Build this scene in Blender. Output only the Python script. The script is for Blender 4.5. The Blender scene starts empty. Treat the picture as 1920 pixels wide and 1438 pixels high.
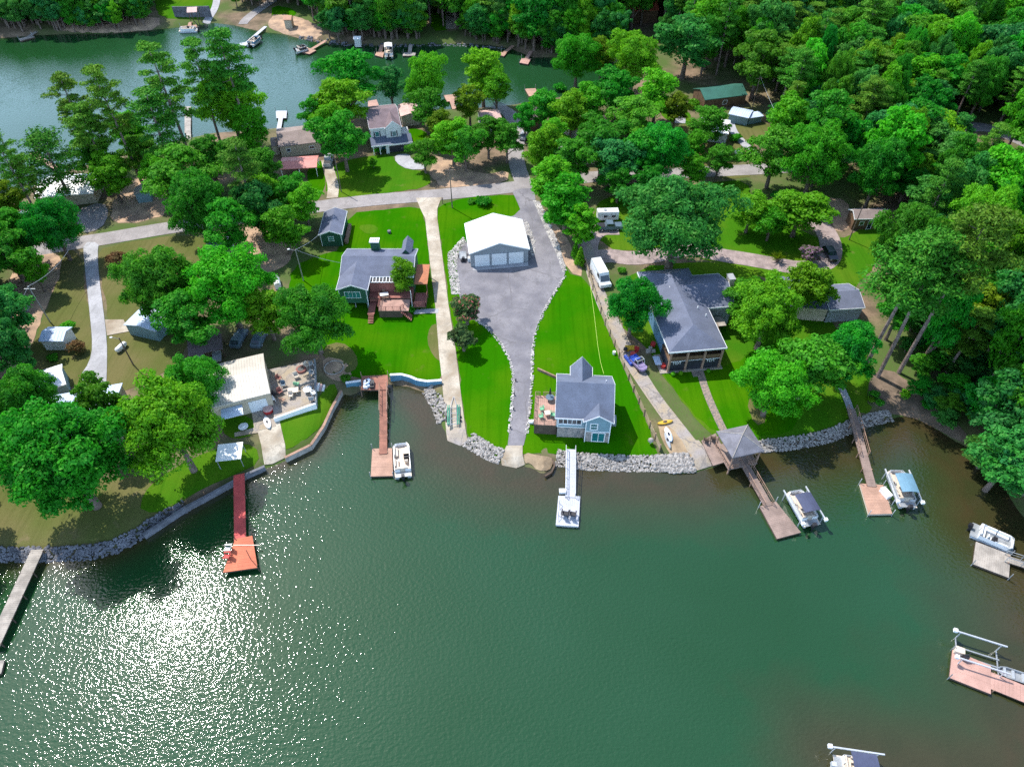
import bpy, bmesh, math, random
import numpy as np
from mathutils import Vector, Matrix
from mathutils.geometry import delaunay_2d_cdt

# ---------------------------------------------------------------- camera, sky, sun, exposure
scene = bpy.context.scene
COL = scene.collection
FPX, PITCH, CAMH = 1330.0, math.radians(46.0), 90.0
cam_d = bpy.data.cameras.new('camera')
cam = bpy.data.objects.new('camera', cam_d)
COL.objects.link(cam)
cam.location = (0, 0, CAMH)
cam.rotation_euler = (math.radians(90) - PITCH, 0, 0)
cam_d.sensor_width = 36.0
cam_d.lens = 36.0 * FPX / 1920.0
cam_d.clip_start = 0.5
cam_d.clip_end = 6000
scene.camera = cam

SUN = Vector((-0.412, 0.401, 0.818)).normalized()
world = bpy.data.worlds.new('World')
scene.world = world
world.use_nodes = True
wn = world.node_tree
bg = wn.nodes['Background']
sky = wn.nodes.new('ShaderNodeTexSky')
sky.sky_type = 'NISHITA'
sky.sun_disc = False
sky.sun_elevation = math.asin(SUN.z)
sky.sun_rotation = math.atan2(SUN.x, SUN.y)
sky.air_density = 1.0
sky.dust_density = 0.8
sky.ozone_density = 1.5
# bright summer haze low in the sky, all the way round, with loose cloud in it
tcw = wn.nodes.new('ShaderNodeTexCoord')
sxyz = wn.nodes.new('ShaderNodeSeparateXYZ')
wn.links.new(tcw.outputs['Generated'], sxyz.inputs[0])
el = wn.nodes.new('ShaderNodeMapRange')
el.interpolation_type = 'SMOOTHSTEP'
el.inputs[1].default_value = 0.62
el.inputs[2].default_value = 0.10
wn.links.new(sxyz.outputs[2], el.inputs[0])
cn = wn.nodes.new('ShaderNodeTexNoise')
cn.inputs['Scale'].default_value = 2.6
cn.inputs['Detail'].default_value = 6.0
wn.links.new(tcw.outputs['Generated'], cn.inputs['Vector'])
cr = wn.nodes.new('ShaderNodeMapRange')
cr.inputs[1].default_value = 0.35
cr.inputs[2].default_value = 0.65
cr.inputs[3].default_value = 0.55
cr.inputs[4].default_value = 1.0
wn.links.new(cn.outputs[0], cr.inputs[0])
ml = wn.nodes.new('ShaderNodeMath')
ml.operation = 'MULTIPLY'
wn.links.new(el.outputs[0], ml.inputs[0])
wn.links.new(cr.outputs[0], ml.inputs[1])
mxw = wn.nodes.new('ShaderNodeMix')
mxw.data_type = 'RGBA'
mxw.inputs[7].default_value = (9.0, 13.5, 19.0, 1)
wn.links.new(ml.outputs[0], mxw.inputs[0])
wn.links.new(sky.outputs[0], mxw.inputs[6])
wn.links.new(mxw.outputs[2], bg.inputs[0])
bg.inputs[1].default_value = 0.15
sun_d = bpy.data.lights.new('sun', 'SUN')
sun_d.energy = 4.1
sun_d.angle = math.radians(0.53)
sun_d.color = (1.0, 0.955, 0.88)
sun = bpy.data.objects.new('sun', sun_d)
COL.objects.link(sun)
sun.location = (-80, 80, 160)
sun.rotation_euler = SUN.to_track_quat('Z', 'Y').to_euler()
vs = scene.view_settings
vs.view_transform = 'Standard'
vs.look = 'None'
vs.exposure = 0.62
vs.gamma = 1.0
vs.use_curve_mapping = False
scene.cycles.max_bounces = 8
scene.cycles.transparent_max_bounces = 8
scene.cycles.use_denoising = False
scene.cycles.sample_clamp_indirect = 4.0

rnd = random.Random(7)
PI = math.pi

# ---------------------------------------------------------------- pixel (photo, 1920 wide) to ground
SP, CP = math.sin(PITCH), math.cos(PITCH)


def P(px, py, z=0.0):
    x, y = px - 960.0, 719.0 - py
    dx, dy, dz = x, y * SP + FPX * CP, y * CP - FPX * SP
    t = (z - CAMH) / dz
    return (dx * t, dy * t)


def depth(x, y, z):
    return y * CP - (z - CAMH) * SP


def pix(x, y, z):
    d = depth(x, y, z)
    return (960 + FPX * x / d, 719 - FPX * (y * SP + (z - CAMH) * CP) / d)


# ---------------------------------------------------------------- the two lake arms and the terrain height
NEAR = [(-900, 1110), (-400, 1085), (-150, 1062), (0, 1047), (80, 1046), (130, 1047), (200, 1040), (250, 1015), (300, 985), (350, 955),
        (400, 925), (440, 903), (480, 885), (497, 878), (520, 870), (536, 863), (560, 852), (585, 838), (607, 806), (626, 768),
        (643, 738), (662, 742), (682, 726), (705, 720), (742, 720), (772, 726), (800, 737), (816, 765), (826, 788), (834, 805),
        (841, 824), (875, 832), (893, 845), (915, 856), (935, 864), (950, 872), (968, 876), (985, 873), (1000, 877), (1015, 887),
        (1028, 885), (1037, 873), (1042, 868), (1060, 872), (1090, 877), (1130, 877), (1170, 880), (1200, 876), (1240, 882),
        (1270, 887), (1300, 886), (1342, 874), (1366, 864), (1382, 858), (1400, 852), (1432, 848), (1450, 846), (1480, 841),
        (1510, 833), (1550, 827), (1585, 812), (1602, 800), (1630, 796), (1660, 788), (1690, 780), (1715, 782), (1750, 800),
        (1790, 825), (1830, 846), (1862, 884), (1885, 918), (1905, 950), (1930, 980), (1985, 1010), (2040, 1060), (2090, 1130),
        (2120, 1230), (2180, 1400), (2250, 1560)]
near_w = [P(*q) for q in NEAR] + [(90, -120), (-400, -120)]
FARL = [(-1300, 470), (-600, 455), (-200, 435), (-60, 418), (10, 385), (60, 352), (95, 330), (130, 320), (190, 302), (235, 288),
        (262, 280), (300, 272), (345, 262), (400, 250), (480, 245), (520, 241), (565, 238), (610, 230), (650, 218), (700, 208),
        (760, 206), (830, 206), (870, 205), (930, 201), (965, 197), (1000, 190), (1058, 182), (1110, 186), (1150, 178), (1178, 150),
        (1165, 122), (1120, 108), (1060, 108), (1000, 108), (960, 92), (920, 85), (860, 82), (780, 84), (700, 86), (640, 82),
        (600, 80), (560, 72), (530, 64), (490, 60), (440, 48), (400, 43), (340, 51), (300, 55), (200, 63), (130, 64), (60, 67),
        (0, 72), (-100, 78), (-400, 70), (-900, 60), (-1600, 50)]
far_w = [P(*q) for q in FARL]


def axis(lo, hi, c0, c1, far):
    core = np.arange(c0, c1 + 0.5, 1.0)
    a, s, left = c0, 2.0, []
    while a > lo:
        a -= s
        s *= 1.25
        left.append(a)
    a, s, right = c1, 2.0, []
    while a < hi:
        a += s
        s *= 1.25
        right.append(a)
    return np.array(left[::-1] + list(core) + right)


GX = axis(-1500, 1500, -215, 215, 0)
GY = axis(-800, 1800, 15, 330, 0)


def inside_np(X, Y, poly):
    r = np.zeros(X.shape, bool)
    n = len(poly)
    for i in range(n):
        x1, y1 = poly[i]
        x2, y2 = poly[(i + 1) % n]
        if y1 == y2:
            continue
        c = ((y1 > Y) != (y2 > Y)) & (X < (x2 - x1) * (Y - y1) / (y2 - y1) + x1)
        r ^= c
    return r


def dist_np(X, Y, poly, closed=True):
    d = np.full(X.shape, 1e9)
    n = len(poly)
    for i in range(n if closed else n - 1):
        x1, y1 = poly[i]
        x2, y2 = poly[(i + 1) % n]
        vx, vy = x2 - x1, y2 - y1
        L = vx * vx + vy * vy + 1e-9
        t = np.clip(((X - x1) * vx + (Y - y1) * vy) / L, 0, 1)
        d = np.minimum(d, (X - x1 - t * vx) ** 2 + (Y - y1 - t * vy) ** 2)
    return np.sqrt(d)


MX, MY = np.meshgrid(GX, GY, indexing='ij')


def signed(X, Y):
    s = 1e9
    for poly in (near_w, far_w):
        d = dist_np(X, Y, poly)
        d = np.where(inside_np(X, Y, poly), -d, d)
        s = np.minimum(s, d)
    return s


SD = signed(MX, MY)


def prof(sd):
    land = 1.15 * (1 - np.exp(-np.maximum(sd, 0) / 1.7)) + 0.9 * np.clip((sd - 4) / 55, 0, 1)
    return np.where(sd > 0, land, np.maximum(sd * 0.32, -3.0))


HZ = prof(SD)
_far = np.clip((MY - 300) / 400, 0, 1)
HZ = np.where(SD > 3, HZ + _far * 14 * (0.5 + 0.5 * np.sin(MX * 0.011) * np.cos(MY * 0.009)), HZ)


def _interp(A, x, y):
    i = int(np.clip(np.searchsorted(GX, x) - 1, 0, len(GX) - 2))
    j = int(np.clip(np.searchsorted(GY, y) - 1, 0, len(GY) - 2))
    u = (x - GX[i]) / (GX[i + 1] - GX[i])
    v = (y - GY[j]) / (GY[j + 1] - GY[j])
    return float(A[i, j] * (1 - u) * (1 - v) + A[i + 1, j] * u * (1 - v) + A[i, j + 1] * (1 - u) * v + A[i + 1, j + 1] * u * v)


def gz(x, y):
    return _interp(HZ, x, y)


def sdist(x, y):
    return _interp(SD, x, y)


def T(px, py, up=0.0):
    """point of the place seen at this pixel of the photograph, `up` metres above the ground"""
    z = 1.6
    for _ in range(4):
        x, y = P(px, py, z + up)
        z = max(gz(x, y), 0.0)
    x, y = P(px, py, z + up)
    return (x, y, z)


# ---------------------------------------------------------------- materials
MATS = {}


def _new(name):
    m = bpy.data.materials.new(name)
    m.use_nodes = True
    nt = m.node_tree
    return m, nt, nt.nodes['Principled BSDF']


def _tex(nt, scale, detail=3.0, kind='noise', stretch=None):
    tc = nt.nodes.new('ShaderNodeTexCoord')
    src = tc.outputs['Object']
    if stretch:
        mp = nt.nodes.new('ShaderNodeMapping')
        mp.inputs['Scale'].default_value = stretch
        nt.links.new(src, mp.inputs[0])
        src = mp.outputs[0]
    if kind == 'noise':
        t = nt.nodes.new('ShaderNodeTexNoise')
        t.inputs['Scale'].default_value = scale
        t.inputs['Detail'].default_value = detail
    else:
        t = nt.nodes.new('ShaderNodeTexVoronoi')
        t.inputs['Scale'].default_value = scale
    nt.links.new(src, t.inputs['Vector'])
    return t


def _mix(nt, a, b, fac):
    n = nt.nodes.new('ShaderNodeMix')
    n.data_type = 'RGBA'
    for sock, v in ((n.inputs[6], a), (n.inputs[7], b)):
        if isinstance(v, tuple):
            sock.default_value = (*v, 1)
        else:
            nt.links.new(v, sock)
    if isinstance(fac, float):
        n.inputs[0].default_value = fac
    else:
        nt.links.new(fac, n.inputs[0])
    return n.outputs[2]


def _ramp(nt, src, lo, hi):
    n = nt.nodes.new('ShaderNodeMapRange')
    n.inputs[1].default_value = lo
    n.inputs[2].default_value = hi
    nt.links.new(src, n.inputs[0])
    return n.outputs[0]


def pm(name, col, rough=0.7, var=0.18, scale=1.2, metal=0.0, col2=None, bump=0.0, bscale=None, spec=0.5, stretch=None, fine=0.12, wave=None, crack=0):
    if name in MATS:
        return MATS[name]
    m, nt, b = _new(name)
    if col2 is None:
        col2 = tuple(c * (1 - var) for c in col)
    hi = tuple(min(1, c * (1 + var * 0.6)) for c in col)
    t = _tex(nt, scale, 4.0, stretch=stretch)
    c1 = _mix(nt, hi, col2, _ramp(nt, t.outputs[0], 0.36, 0.66))
    t2 = _tex(nt, scale * 9, 3.0, stretch=stretch)
    dark = tuple(c * (1 - 3 * fine) for c in col)
    out = _mix(nt, c1, dark, _ramp(nt, t2.outputs[0], 0.5, 0.85))
    if wave:
        w = nt.nodes.new('ShaderNodeTexWave')
        w.inputs['Scale'].default_value = wave[1]
        w.bands_direction = wave[0]
        w.wave_profile = 'SAW'
        tc = nt.nodes.new('ShaderNodeTexCoord')
        nt.links.new(tc.outputs['Object'], w.inputs['Vector'])
        out = _mix(nt, out, tuple(c * 0.6 for c in col), _ramp(nt, w.outputs['Fac'], 0.8, 1.0))
    if crack:
        v = nt.nodes.new('ShaderNodeTexVoronoi')
        v.feature = 'DISTANCE_TO_EDGE'
        v.inputs['Scale'].default_value = crack
        tcc = nt.nodes.new('ShaderNodeTexCoord')
        wob = nt.nodes.new('ShaderNodeTexNoise')
        wob.inputs['Scale'].default_value = 0.8
        ad = nt.nodes.new('ShaderNodeVectorMath')
        nt.links.new(tcc.outputs['Object'], wob.inputs['Vector'])
        nt.links.new(tcc.outputs['Object'], ad.inputs[0])
        nt.links.new(wob.outputs['Color'], ad.inputs[1])
        nt.links.new(ad.outputs[0], v.inputs['Vector'])
        out = _mix(nt, tuple(c * 0.72 for c in col), out, _ramp(nt, v.outputs['Distance'], 0.003, 0.012))
        st = _tex(nt, 0.7, 5.0, stretch=(1.0, 0.35, 1))
        out = _mix(nt, out, tuple(c * 0.62 for c in col), _ramp(nt, st.outputs[0], 0.58, 0.85))
    nt.links.new(out, b.inputs['Base Color'])
    b.inputs['Roughness'].default_value = rough
    b.inputs['Metallic'].default_value = metal
    b.inputs['Specular IOR Level'].default_value = spec
    if bump:
        bt = _tex(nt, bscale or scale * 8, 4.0)
        bn = nt.nodes.new('ShaderNodeBump')
        bn.inputs['Strength'].default_value = bump
        bn.inputs['Distance'].default_value = 0.1
        nt.links.new(bt.outputs[0], bn.inputs['Height'])
        nt.links.new(bn.outputs[0], b.inputs['Normal'])
    MATS[name] = m
    return m


def leafmat(name, a, b_, c, trans=0.45, flower=None):
    """foliage: per-leaf and per-tree tone, part of the light passing through"""
    if name in MATS:
        return MATS[name]
    m, nt, b = _new(name)
    geo = nt.nodes.new('ShaderNodeNewGeometry')
    oi = nt.nodes.new('ShaderNodeObjectInfo')
    t = _tex(nt, 0.35, 2.0)
    col = _mix(nt, a, b_, geo.outputs['Random Per Island'])
    col = _mix(nt, col, c, _ramp(nt, t.outputs[0], 0.45, 0.7))
    hs = nt.nodes.new('ShaderNodeHueSaturation')
    mr = nt.nodes.new('ShaderNodeMapRange')
    mr.inputs[3].default_value = 0.480
    mr.inputs[4].default_value = 0.528
    nt.links.new(oi.outputs['Random'], mr.inputs[0])
    mv = nt.nodes.new('ShaderNodeMapRange')
    mv.inputs[3].default_value = 0.78
    mv.inputs[4].default_value = 1.22
    mul = nt.nodes.new('ShaderNodeMath')
    mul.operation = 'MULTIPLY'
    mul.inputs[1].default_value = 7.31
    fr = nt.nodes.new('ShaderNodeMath')
    fr.operation = 'FRACT'
    nt.links.new(oi.outputs['Random'], mul.inputs[0])
    nt.links.new(mul.outputs[0], fr.inputs[0])
    nt.links.new(fr.outputs[0], mv.inputs[0])
    nt.links.new(col, hs.inputs['Color'])
    nt.links.new(mr.outputs[0], hs.inputs['Hue'])
    nt.links.new(mv.outputs[0], hs.inputs['Value'])
    out = nt.nodes['Material Output']
    d = nt.nodes.new('ShaderNodeBsdfDiffuse')
    tr = nt.nodes.new('ShaderNodeBsdfTranslucent')
    gl = nt.nodes.new('ShaderNodeBsdfGlossy')
    gl.inputs['Roughness'].default_value = 0.55
    gl.inputs['Color'].default_value = (0.6, 0.7, 0.4, 1)
    mx = nt.nodes.new('ShaderNodeMixShader')
    mx.inputs[0].default_value = trans
    mx2 = nt.nodes.new('ShaderNodeMixShader')
    mx2.inputs[0].default_value = 0.02
    nt.links.new(hs.outputs[0], d.inputs[0])
    nt.links.new(hs.outputs[0], tr.inputs[0])
    nt.links.new(d.outputs[0], mx.inputs[1])
    nt.links.new(tr.outputs[0], mx.inputs[2])
    nt.links.new(mx.outputs[0], mx2.inputs[1])
    nt.links.new(gl.outputs[0], mx2.inputs[2])
    nt.links.new(mx2.outputs[0], out.inputs[0])
    nt.nodes.remove(b)
    MATS[name] = m
    return m


def m_ground():
    m, nt, b = _new('forest_floor')
    t1 = _tex(nt, 0.05, 5.0)
    t2 = _tex(nt, 0.3, 6.0)
    t3 = _tex(nt, 3.0, 4.0)
    c = _mix(nt, (0.24, 0.17, 0.115), (0.13, 0.10, 0.065), _ramp(nt, t2.outputs[0], 0.38, 0.62))
    c = _mix(nt, c, (0.075, 0.12, 0.03), _ramp(nt, t1.outputs[0], 0.42, 0.58))
    c = _mix(nt, c, (0.10, 0.075, 0.05), _ramp(nt, t3.outputs[0], 0.52, 0.8))
    nt.links.new(c, b.inputs['Base Color'])
    b.inputs['Roughness'].default_value = 0.95
    b.inputs['Specular IOR Level'].default_value = 0.1
    return m


def m_lawn(name, a, b2, dry, amount):
    m, nt, b = _new(name)
    t1 = _tex(nt, 0.09, 4.0)
    t2 = _tex(nt, 0.45, 4.0)
    t3 = _tex(nt, 7.0, 3.0)
    t4 = _tex(nt, 1.0, 2.0, stretch=(1.6, 0.06, 1))
    c = _mix(nt, a, b2, _ramp(nt, t1.outputs[0], 0.4, 0.62))
    c = _mix(nt, c, dry, _ramp(nt, t2.outputs[0], 0.78 - amount, 1.0 - amount))
    c = _mix(nt, c, tuple(x * 0.72 for x in a), _ramp(nt, t4.outputs[0], 0.5, 1.0))
    c = _mix(nt, c, tuple(x * 0.5 for x in a), _ramp(nt, t3.outputs[0], 0.55, 0.95))
    nt.links.new(c, b.inputs['Base Color'])
    b.inputs['Roughness'].default_value = 0.95
    b.inputs['Specular IOR Level'].default_value = 0.0
    bn = nt.nodes.new('ShaderNodeBump')
    bn.inputs['Strength'].default_value = 0.5
    bn.inputs['Distance'].default_value = 0.12
    nt.links.new(t3.outputs[0], bn.inputs['Height'])
    nt.links.new(bn.outputs[0], b.inputs['Normal'])
    return m


def m_water():
    m, nt, b = _new('lake_water')
    at = nt.nodes.new('ShaderNodeAttribute')
    at.attribute_name = 'shallow'
    t1 = _tex(nt, 0.035, 4.0)
    t2 = _tex(nt, 0.16, 5.0)
    deep = _mix(nt, (0.010, 0.050, 0.014), (0.013, 0.057, 0.020), _ramp(nt, t1.outputs[0], 0.35, 0.65))
    mud = _mix(nt, (0.046, 0.036, 0.015), (0.032, 0.036, 0.013), _ramp(nt, t2.outputs[0], 0.4, 0.65))
    add = nt.nodes.new('ShaderNodeMath')
    add.operation = 'MULTIPLY_ADD'
    add.inputs[1].default_value = 0.55
    nt.links.new(t2.outputs[0], add.inputs[0])
    nt.links.new(at.outputs['Fac'], add.inputs[2])
    c = _mix(nt, deep, mud, _ramp(nt, add.outputs[0], 0.42, 1.05))
    nt.links.new(c, b.inputs['Base Color'])
    b.inputs['Roughness'].default_value = 0.032
    b.inputs['IOR'].default_value = 1.6
    b.inputs['Coat Weight'].default_value = 0.0
    b.inputs['Coat Roughness'].default_value = 0.27
    b.inputs['Coat IOR'].default_value = 1.4
    # fine ripples, stronger in the breezy patches
    r1 = _tex(nt, 1.9, 2.0, stretch=(1.0, 1.3, 1))
    r2 = _tex(nt, 2.6, 1.0, stretch=(0.8, 1.25, 1))
    r3 = _tex(nt, 0.03, 3.0)
    amp = nt.nodes.new('ShaderNodeMapRange')
    amp.inputs[1].default_value = 0.36
    amp.inputs[2].default_value = 0.62
    amp.inputs[3].default_value = 0.55
    amp.inputs[4].default_value = 1.15
    nt.links.new(r3.outputs[0], amp.inputs[0])
    s = nt.nodes.new('ShaderNodeMath')
    s.operation = 'MULTIPLY_ADD'
    s.inputs[1].default_value = 0.35
    nt.links.new(r2.outputs[0], s.inputs[0])
    nt.links.new(r1.outputs[0], s.inputs[2])
    bn = nt.nodes.new('ShaderNodeBump')
    bn.inputs['Distance'].default_value = 0.066
    nt.links.new(amp.outputs[0], bn.inputs['Strength'])
    nt.links.new(s.outputs[0], bn.inputs['Height'])
    nt.links.new(bn.outputs[0], b.inputs['Normal'])
    return m


M = {}
M['ground'] = m_ground()
M['lawn'] = m_lawn('lawn_green', (0.022, 0.138, 0.001), (0.052, 0.158, 0.002), (0.11, 0.135, 0.02), 0.14)
M['lawn2'] = m_lawn('lawn_mixed', (0.042, 0.15, 0.006), (0.085, 0.165, 0.010), (0.16, 0.16, 0.045), 0.12)
M['olive'] = m_lawn('lawn_olive', (0.105, 0.12, 0.035), (0.15, 0.135, 0.055), (0.22, 0.165, 0.095), 0.14)
M['water'] = m_water()
M['asphalt'] = pm('old_asphalt', (0.20, 0.19, 0.205), 0.9, 0.25, 0.25, fine=0.1, col2=(0.135, 0.13, 0.15), bump=0.2, crack=0.09)
M['road'] = pm('road_tar', (0.29, 0.265, 0.26), 0.9, 0.2, 0.3, bump=0.1, crack=0.17)
M['concrete'] = pm('concrete', (0.42, 0.37, 0.30), 0.85, 0.3, 0.3, col2=(0.26, 0.20, 0.135), bump=0.1, crack=0.17)
M['concrete2'] = pm('concrete_pale', (0.37, 0.37, 0.39), 0.85, 0.18, 0.3, bump=0.1, crack=0.17)
M['concrete3'] = pm('concrete_grey', (0.27, 0.24, 0.225), 0.85, 0.3, 0.4, col2=(0.36, 0.29, 0.20), bump=0.1, crack=0.17)
M['bank'] = pm('dark_bank_soil', (0.17, 0.12, 0.085), 0.95, 0.35, 0.5, col2=(0.09, 0.07, 0.045), bump=0.3)  # darker brown soil for the eastern bank
M['dirt'] = pm('bare_dirt', (0.42, 0.28, 0.18), 0.95, 0.35, 0.4, col2=(0.25, 0.17, 0.12), bump=0.3)
M['pinkgravel'] = pm('pink_gravel', (0.32, 0.25, 0.235), 0.95, 0.3, 0.8, bump=0.4)
M['sand'] = pm('shore_sand', (0.33, 0.24, 0.15), 0.95, 0.3, 0.6, bump=0.3)
M['stone'] = pm('pale_stone', (0.50, 0.47, 0.44), 0.85, 0.4, 0.9, col2=(0.28, 0.26, 0.25))
M['greystone'] = pm('grey_stone', (0.15, 0.15, 0.17), 0.85, 0.4, 0.9)
M['white'] = pm('white_paint', (0.78, 0.78, 0.78), 0.5, 0.06, 1.0, fine=0.03)
M['whitemetal'] = pm('white_metal_roof', (0.80, 0.81, 0.82), 0.4, 0.06, 0.4, fine=0.02)
M['shingle'] = pm('grey_shingles', (0.125, 0.145, 0.20), 0.9, 0.14, 0.5, fine=0.1, bump=0.25, bscale=14, spec=0.2)
M['shingle2'] = pm('blue_grey_shingles', (0.135, 0.15, 0.205), 0.9, 0.14, 0.5, fine=0.12, bump=0.25, bscale=14, spec=0.2)
M['brownshingle'] = pm('mauve_shingles', (0.20, 0.15, 0.16), 0.9, 0.16, 0.6, fine=0.12, bump=0.25, bscale=14, spec=0.2)
M['tanshingle'] = pm('tan_shingles', (0.27, 0.21, 0.19), 0.9, 0.16, 0.6, fine=0.12, bump=0.25, bscale=14)
M['greenmetal'] = pm('green_metal_roof', (0.04, 0.15, 0.11), 0.5, 0.15, 0.4)
M['redmetal'] = pm('red_metal_roof', (0.52, 0.12, 0.08), 0.5, 0.2, 0.5)
M['pinkroof'] = pm('faded_pink_roof', (0.56, 0.36, 0.32), 0.7, 0.2, 0.5)
M['bluesiding'] = pm('blue_siding', (0.20, 0.32, 0.36), 0.7, 0.1, 1.0, wave=('Z', 0.9))
M['greensiding'] = pm('green_siding', (0.02, 0.10, 0.055), 0.7, 0.15, 1.0, wave=('Z', 0.9))
M['whitesiding'] = pm('white_siding', (0.72, 0.72, 0.70), 0.6, 0.08, 1.0, wave=('Z', 0.9))
M['tanwall'] = pm('tan_wall', (0.48, 0.40, 0.29), 0.8, 0.15, 0.8)
M['greywall'] = pm('grey_wall', (0.25, 0.27, 0.29), 0.7, 0.12, 0.8)
M['brownwall'] = pm('brown_boards', (0.15, 0.085, 0.045), 0.8, 0.3, 1.0, wave=('X', 1.2))
M['brick'] = pm('rubble_brick', (0.26, 0.19, 0.15), 0.9, 0.5, 3.0, col2=(0.13, 0.13, 0.12), bump=0.5)
M['redwood'] = pm('reddish_deck', (0.27, 0.095, 0.075), 0.75, 0.25, 0.8, stretch=(1, 1, 1))
M['pinkwood'] = pm('faded_deck', (0.42, 0.25, 0.20), 0.8, 0.2, 0.8)
M['reddock'] = pm('red_painted_boards', (0.58, 0.075, 0.065), 0.7, 0.25, 0.6)
M['orangedock'] = pm('orange_painted_boards', (0.56, 0.14, 0.065), 0.7, 0.22, 0.6)
M['browndock'] = pm('brown_boards_dock', (0.29, 0.12, 0.08), 0.8, 0.3, 0.7)
M['tandock'] = pm('tan_boards', (0.42, 0.25, 0.18), 0.8, 0.2, 0.7)
M['greydock'] = pm('weathered_boards', (0.36, 0.32, 0.28), 0.85, 0.3, 0.7)
M['mauvedock'] = pm('mauve_boards', (0.27, 0.195, 0.165), 0.85, 0.25, 0.7)
M['palegrey'] = pm('pale_grey_decking', (0.46, 0.47, 0.52), 0.7, 0.08, 0.7)
M['salmondock'] = pm('salmon_boards', (0.46, 0.27, 0.22), 0.8, 0.15, 0.7)
M['wood'] = pm('fence_wood', (0.40, 0.30, 0.20), 0.85, 0.3, 0.9, wave=('Z', 1.0))
M['darkwood'] = pm('dark_wood', (0.10, 0.065, 0.045), 0.85, 0.3, 0.9)
M['postwood'] = pm('post_wood', (0.33, 0.20, 0.14), 0.85, 0.3, 0.9)
M['bark'] = pm('bark', (0.17, 0.125, 0.10), 0.95, 0.4, 1.4, bump=0.5)
M['pinebark'] = pm('pine_bark', (0.23, 0.165, 0.14), 0.95, 0.4, 1.4, bump=0.5)
M['glass'] = pm('window_glass', (0.02, 0.035, 0.05), 0.08, 0.3, 0.7, spec=0.9)
M['tealglass'] = pm('teal_glass', (0.02, 0.16, 0.17), 0.12, 0.2, 0.7, spec=0.8)
M['black'] = pm('black_plastic', (0.015, 0.015, 0.02), 0.5, 0.2, 1.0)
M['dark'] = pm('dark_screen', (0.018, 0.02, 0.03), 0.6, 0.2, 1.0)
M['aluminium'] = pm('aluminium', (0.62, 0.64, 0.67), 0.35, 0.1, 1.0, metal=0.35)
M['galv'] = pm('galvanised', (0.36, 0.38, 0.40), 0.4, 0.2, 1.0, metal=0.3)
M['bluewall'] = pm('blue_painted_wall', (0.10, 0.25, 0.36), 0.7, 0.25, 0.8)
M['cream'] = pm('cream_vinyl', (0.62, 0.52, 0.42), 0.6, 0.08, 1.0)
M['navy'] = pm('navy_canvas', (0.055, 0.065, 0.12), 0.8, 0.15, 1.0)
M['blue'] = pm('blue_canvas', (0.13, 0.26, 0.36), 0.7, 0.12, 1.0)
M['tarpblue'] = pm('blue_tarp', (0.02, 0.07, 0.42), 0.5, 0.2, 1.0)
M['bluemetal'] = pm('pale_blue_roof', (0.52, 0.62, 0.78), 0.45, 0.1, 0.5)
M['rubber'] = pm('rubber', (0.02, 0.02, 0.02), 0.8, 0.1, 1.0)
M['red'] = pm('red_plastic', (0.45, 0.03, 0.03), 0.5, 0.1, 1.0)
M['yellow'] = pm('yellow_plastic', (0.62, 0.38, 0.03), 0.5, 0.15, 1.0)
M['greenpaint'] = pm('green_bunks', (0.0, 0.22, 0.13), 0.6, 0.15, 1.0)
M['mint'] = pm('mint_cushion', (0.16, 0.42, 0.24), 0.7, 0.15, 1.0)
M['terracotta'] = pm('terracotta_cover', (0.42, 0.15, 0.07), 0.8, 0.15, 1.0)
M['carblack'] = pm('black_car_paint', (0.012, 0.015, 0.022), 0.2, 0.1, 1.0, spec=0.8)
M['carblue'] = pm('grey_blue_car_paint', (0.11, 0.16, 0.21), 0.25, 0.1, 1.0, spec=0.8)
M['carwhite'] = pm('white_car_paint', (0.74, 0.75, 0.76), 0.25, 0.05, 1.0, spec=0.8)
M['cargrey'] = pm('silver_car_paint', (0.36, 0.38, 0.40), 0.25, 0.05, 1.0, spec=0.8)
M['leafA'] = leafmat('leaves_oak', (0.032, 0.228, 0.009), (0.081, 0.348, 0.014), (0.049, 0.264, 0.022))
M['leafB'] = leafmat('leaves_bright', (0.068, 0.312, 0.005), (0.149, 0.420, 0.011), (0.095, 0.360, 0.014))
M['leafC'] = leafmat('leaves_blue_green', (0.022, 0.180, 0.027), (0.054, 0.288, 0.045), (0.041, 0.228, 0.023))
M['leafP'] = leafmat('pine_needles', (0.041, 0.174, 0.013), (0.108, 0.264, 0.018), (0.061, 0.204, 0.016), trans=0.2)
M['leafY'] = leafmat('leaves_yellow_green', (0.121, 0.252, 0.007), (0.189, 0.312, 0.013), (0.081, 0.240, 0.009))
M['leafR'] = leafmat('leaves_russet', (0.16, 0.075, 0.035), (0.24, 0.12, 0.06), (0.08, 0.09, 0.03))
M['leafM'] = leafmat('crape_myrtle_leaves', (0.05, 0.11, 0.03), (0.11, 0.16, 0.05), (0.09, 0.09, 0.05))
M['bloomPink'] = leafmat('pink_bloom', (0.62, 0.10, 0.17), (0.70, 0.20, 0.26), (0.55, 0.12, 0.18))
M['bloomMauve'] = leafmat('mauve_bloom', (0.30, 0.16, 0.26), (0.42, 0.25, 0.36), (0.22, 0.14, 0.20))

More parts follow.
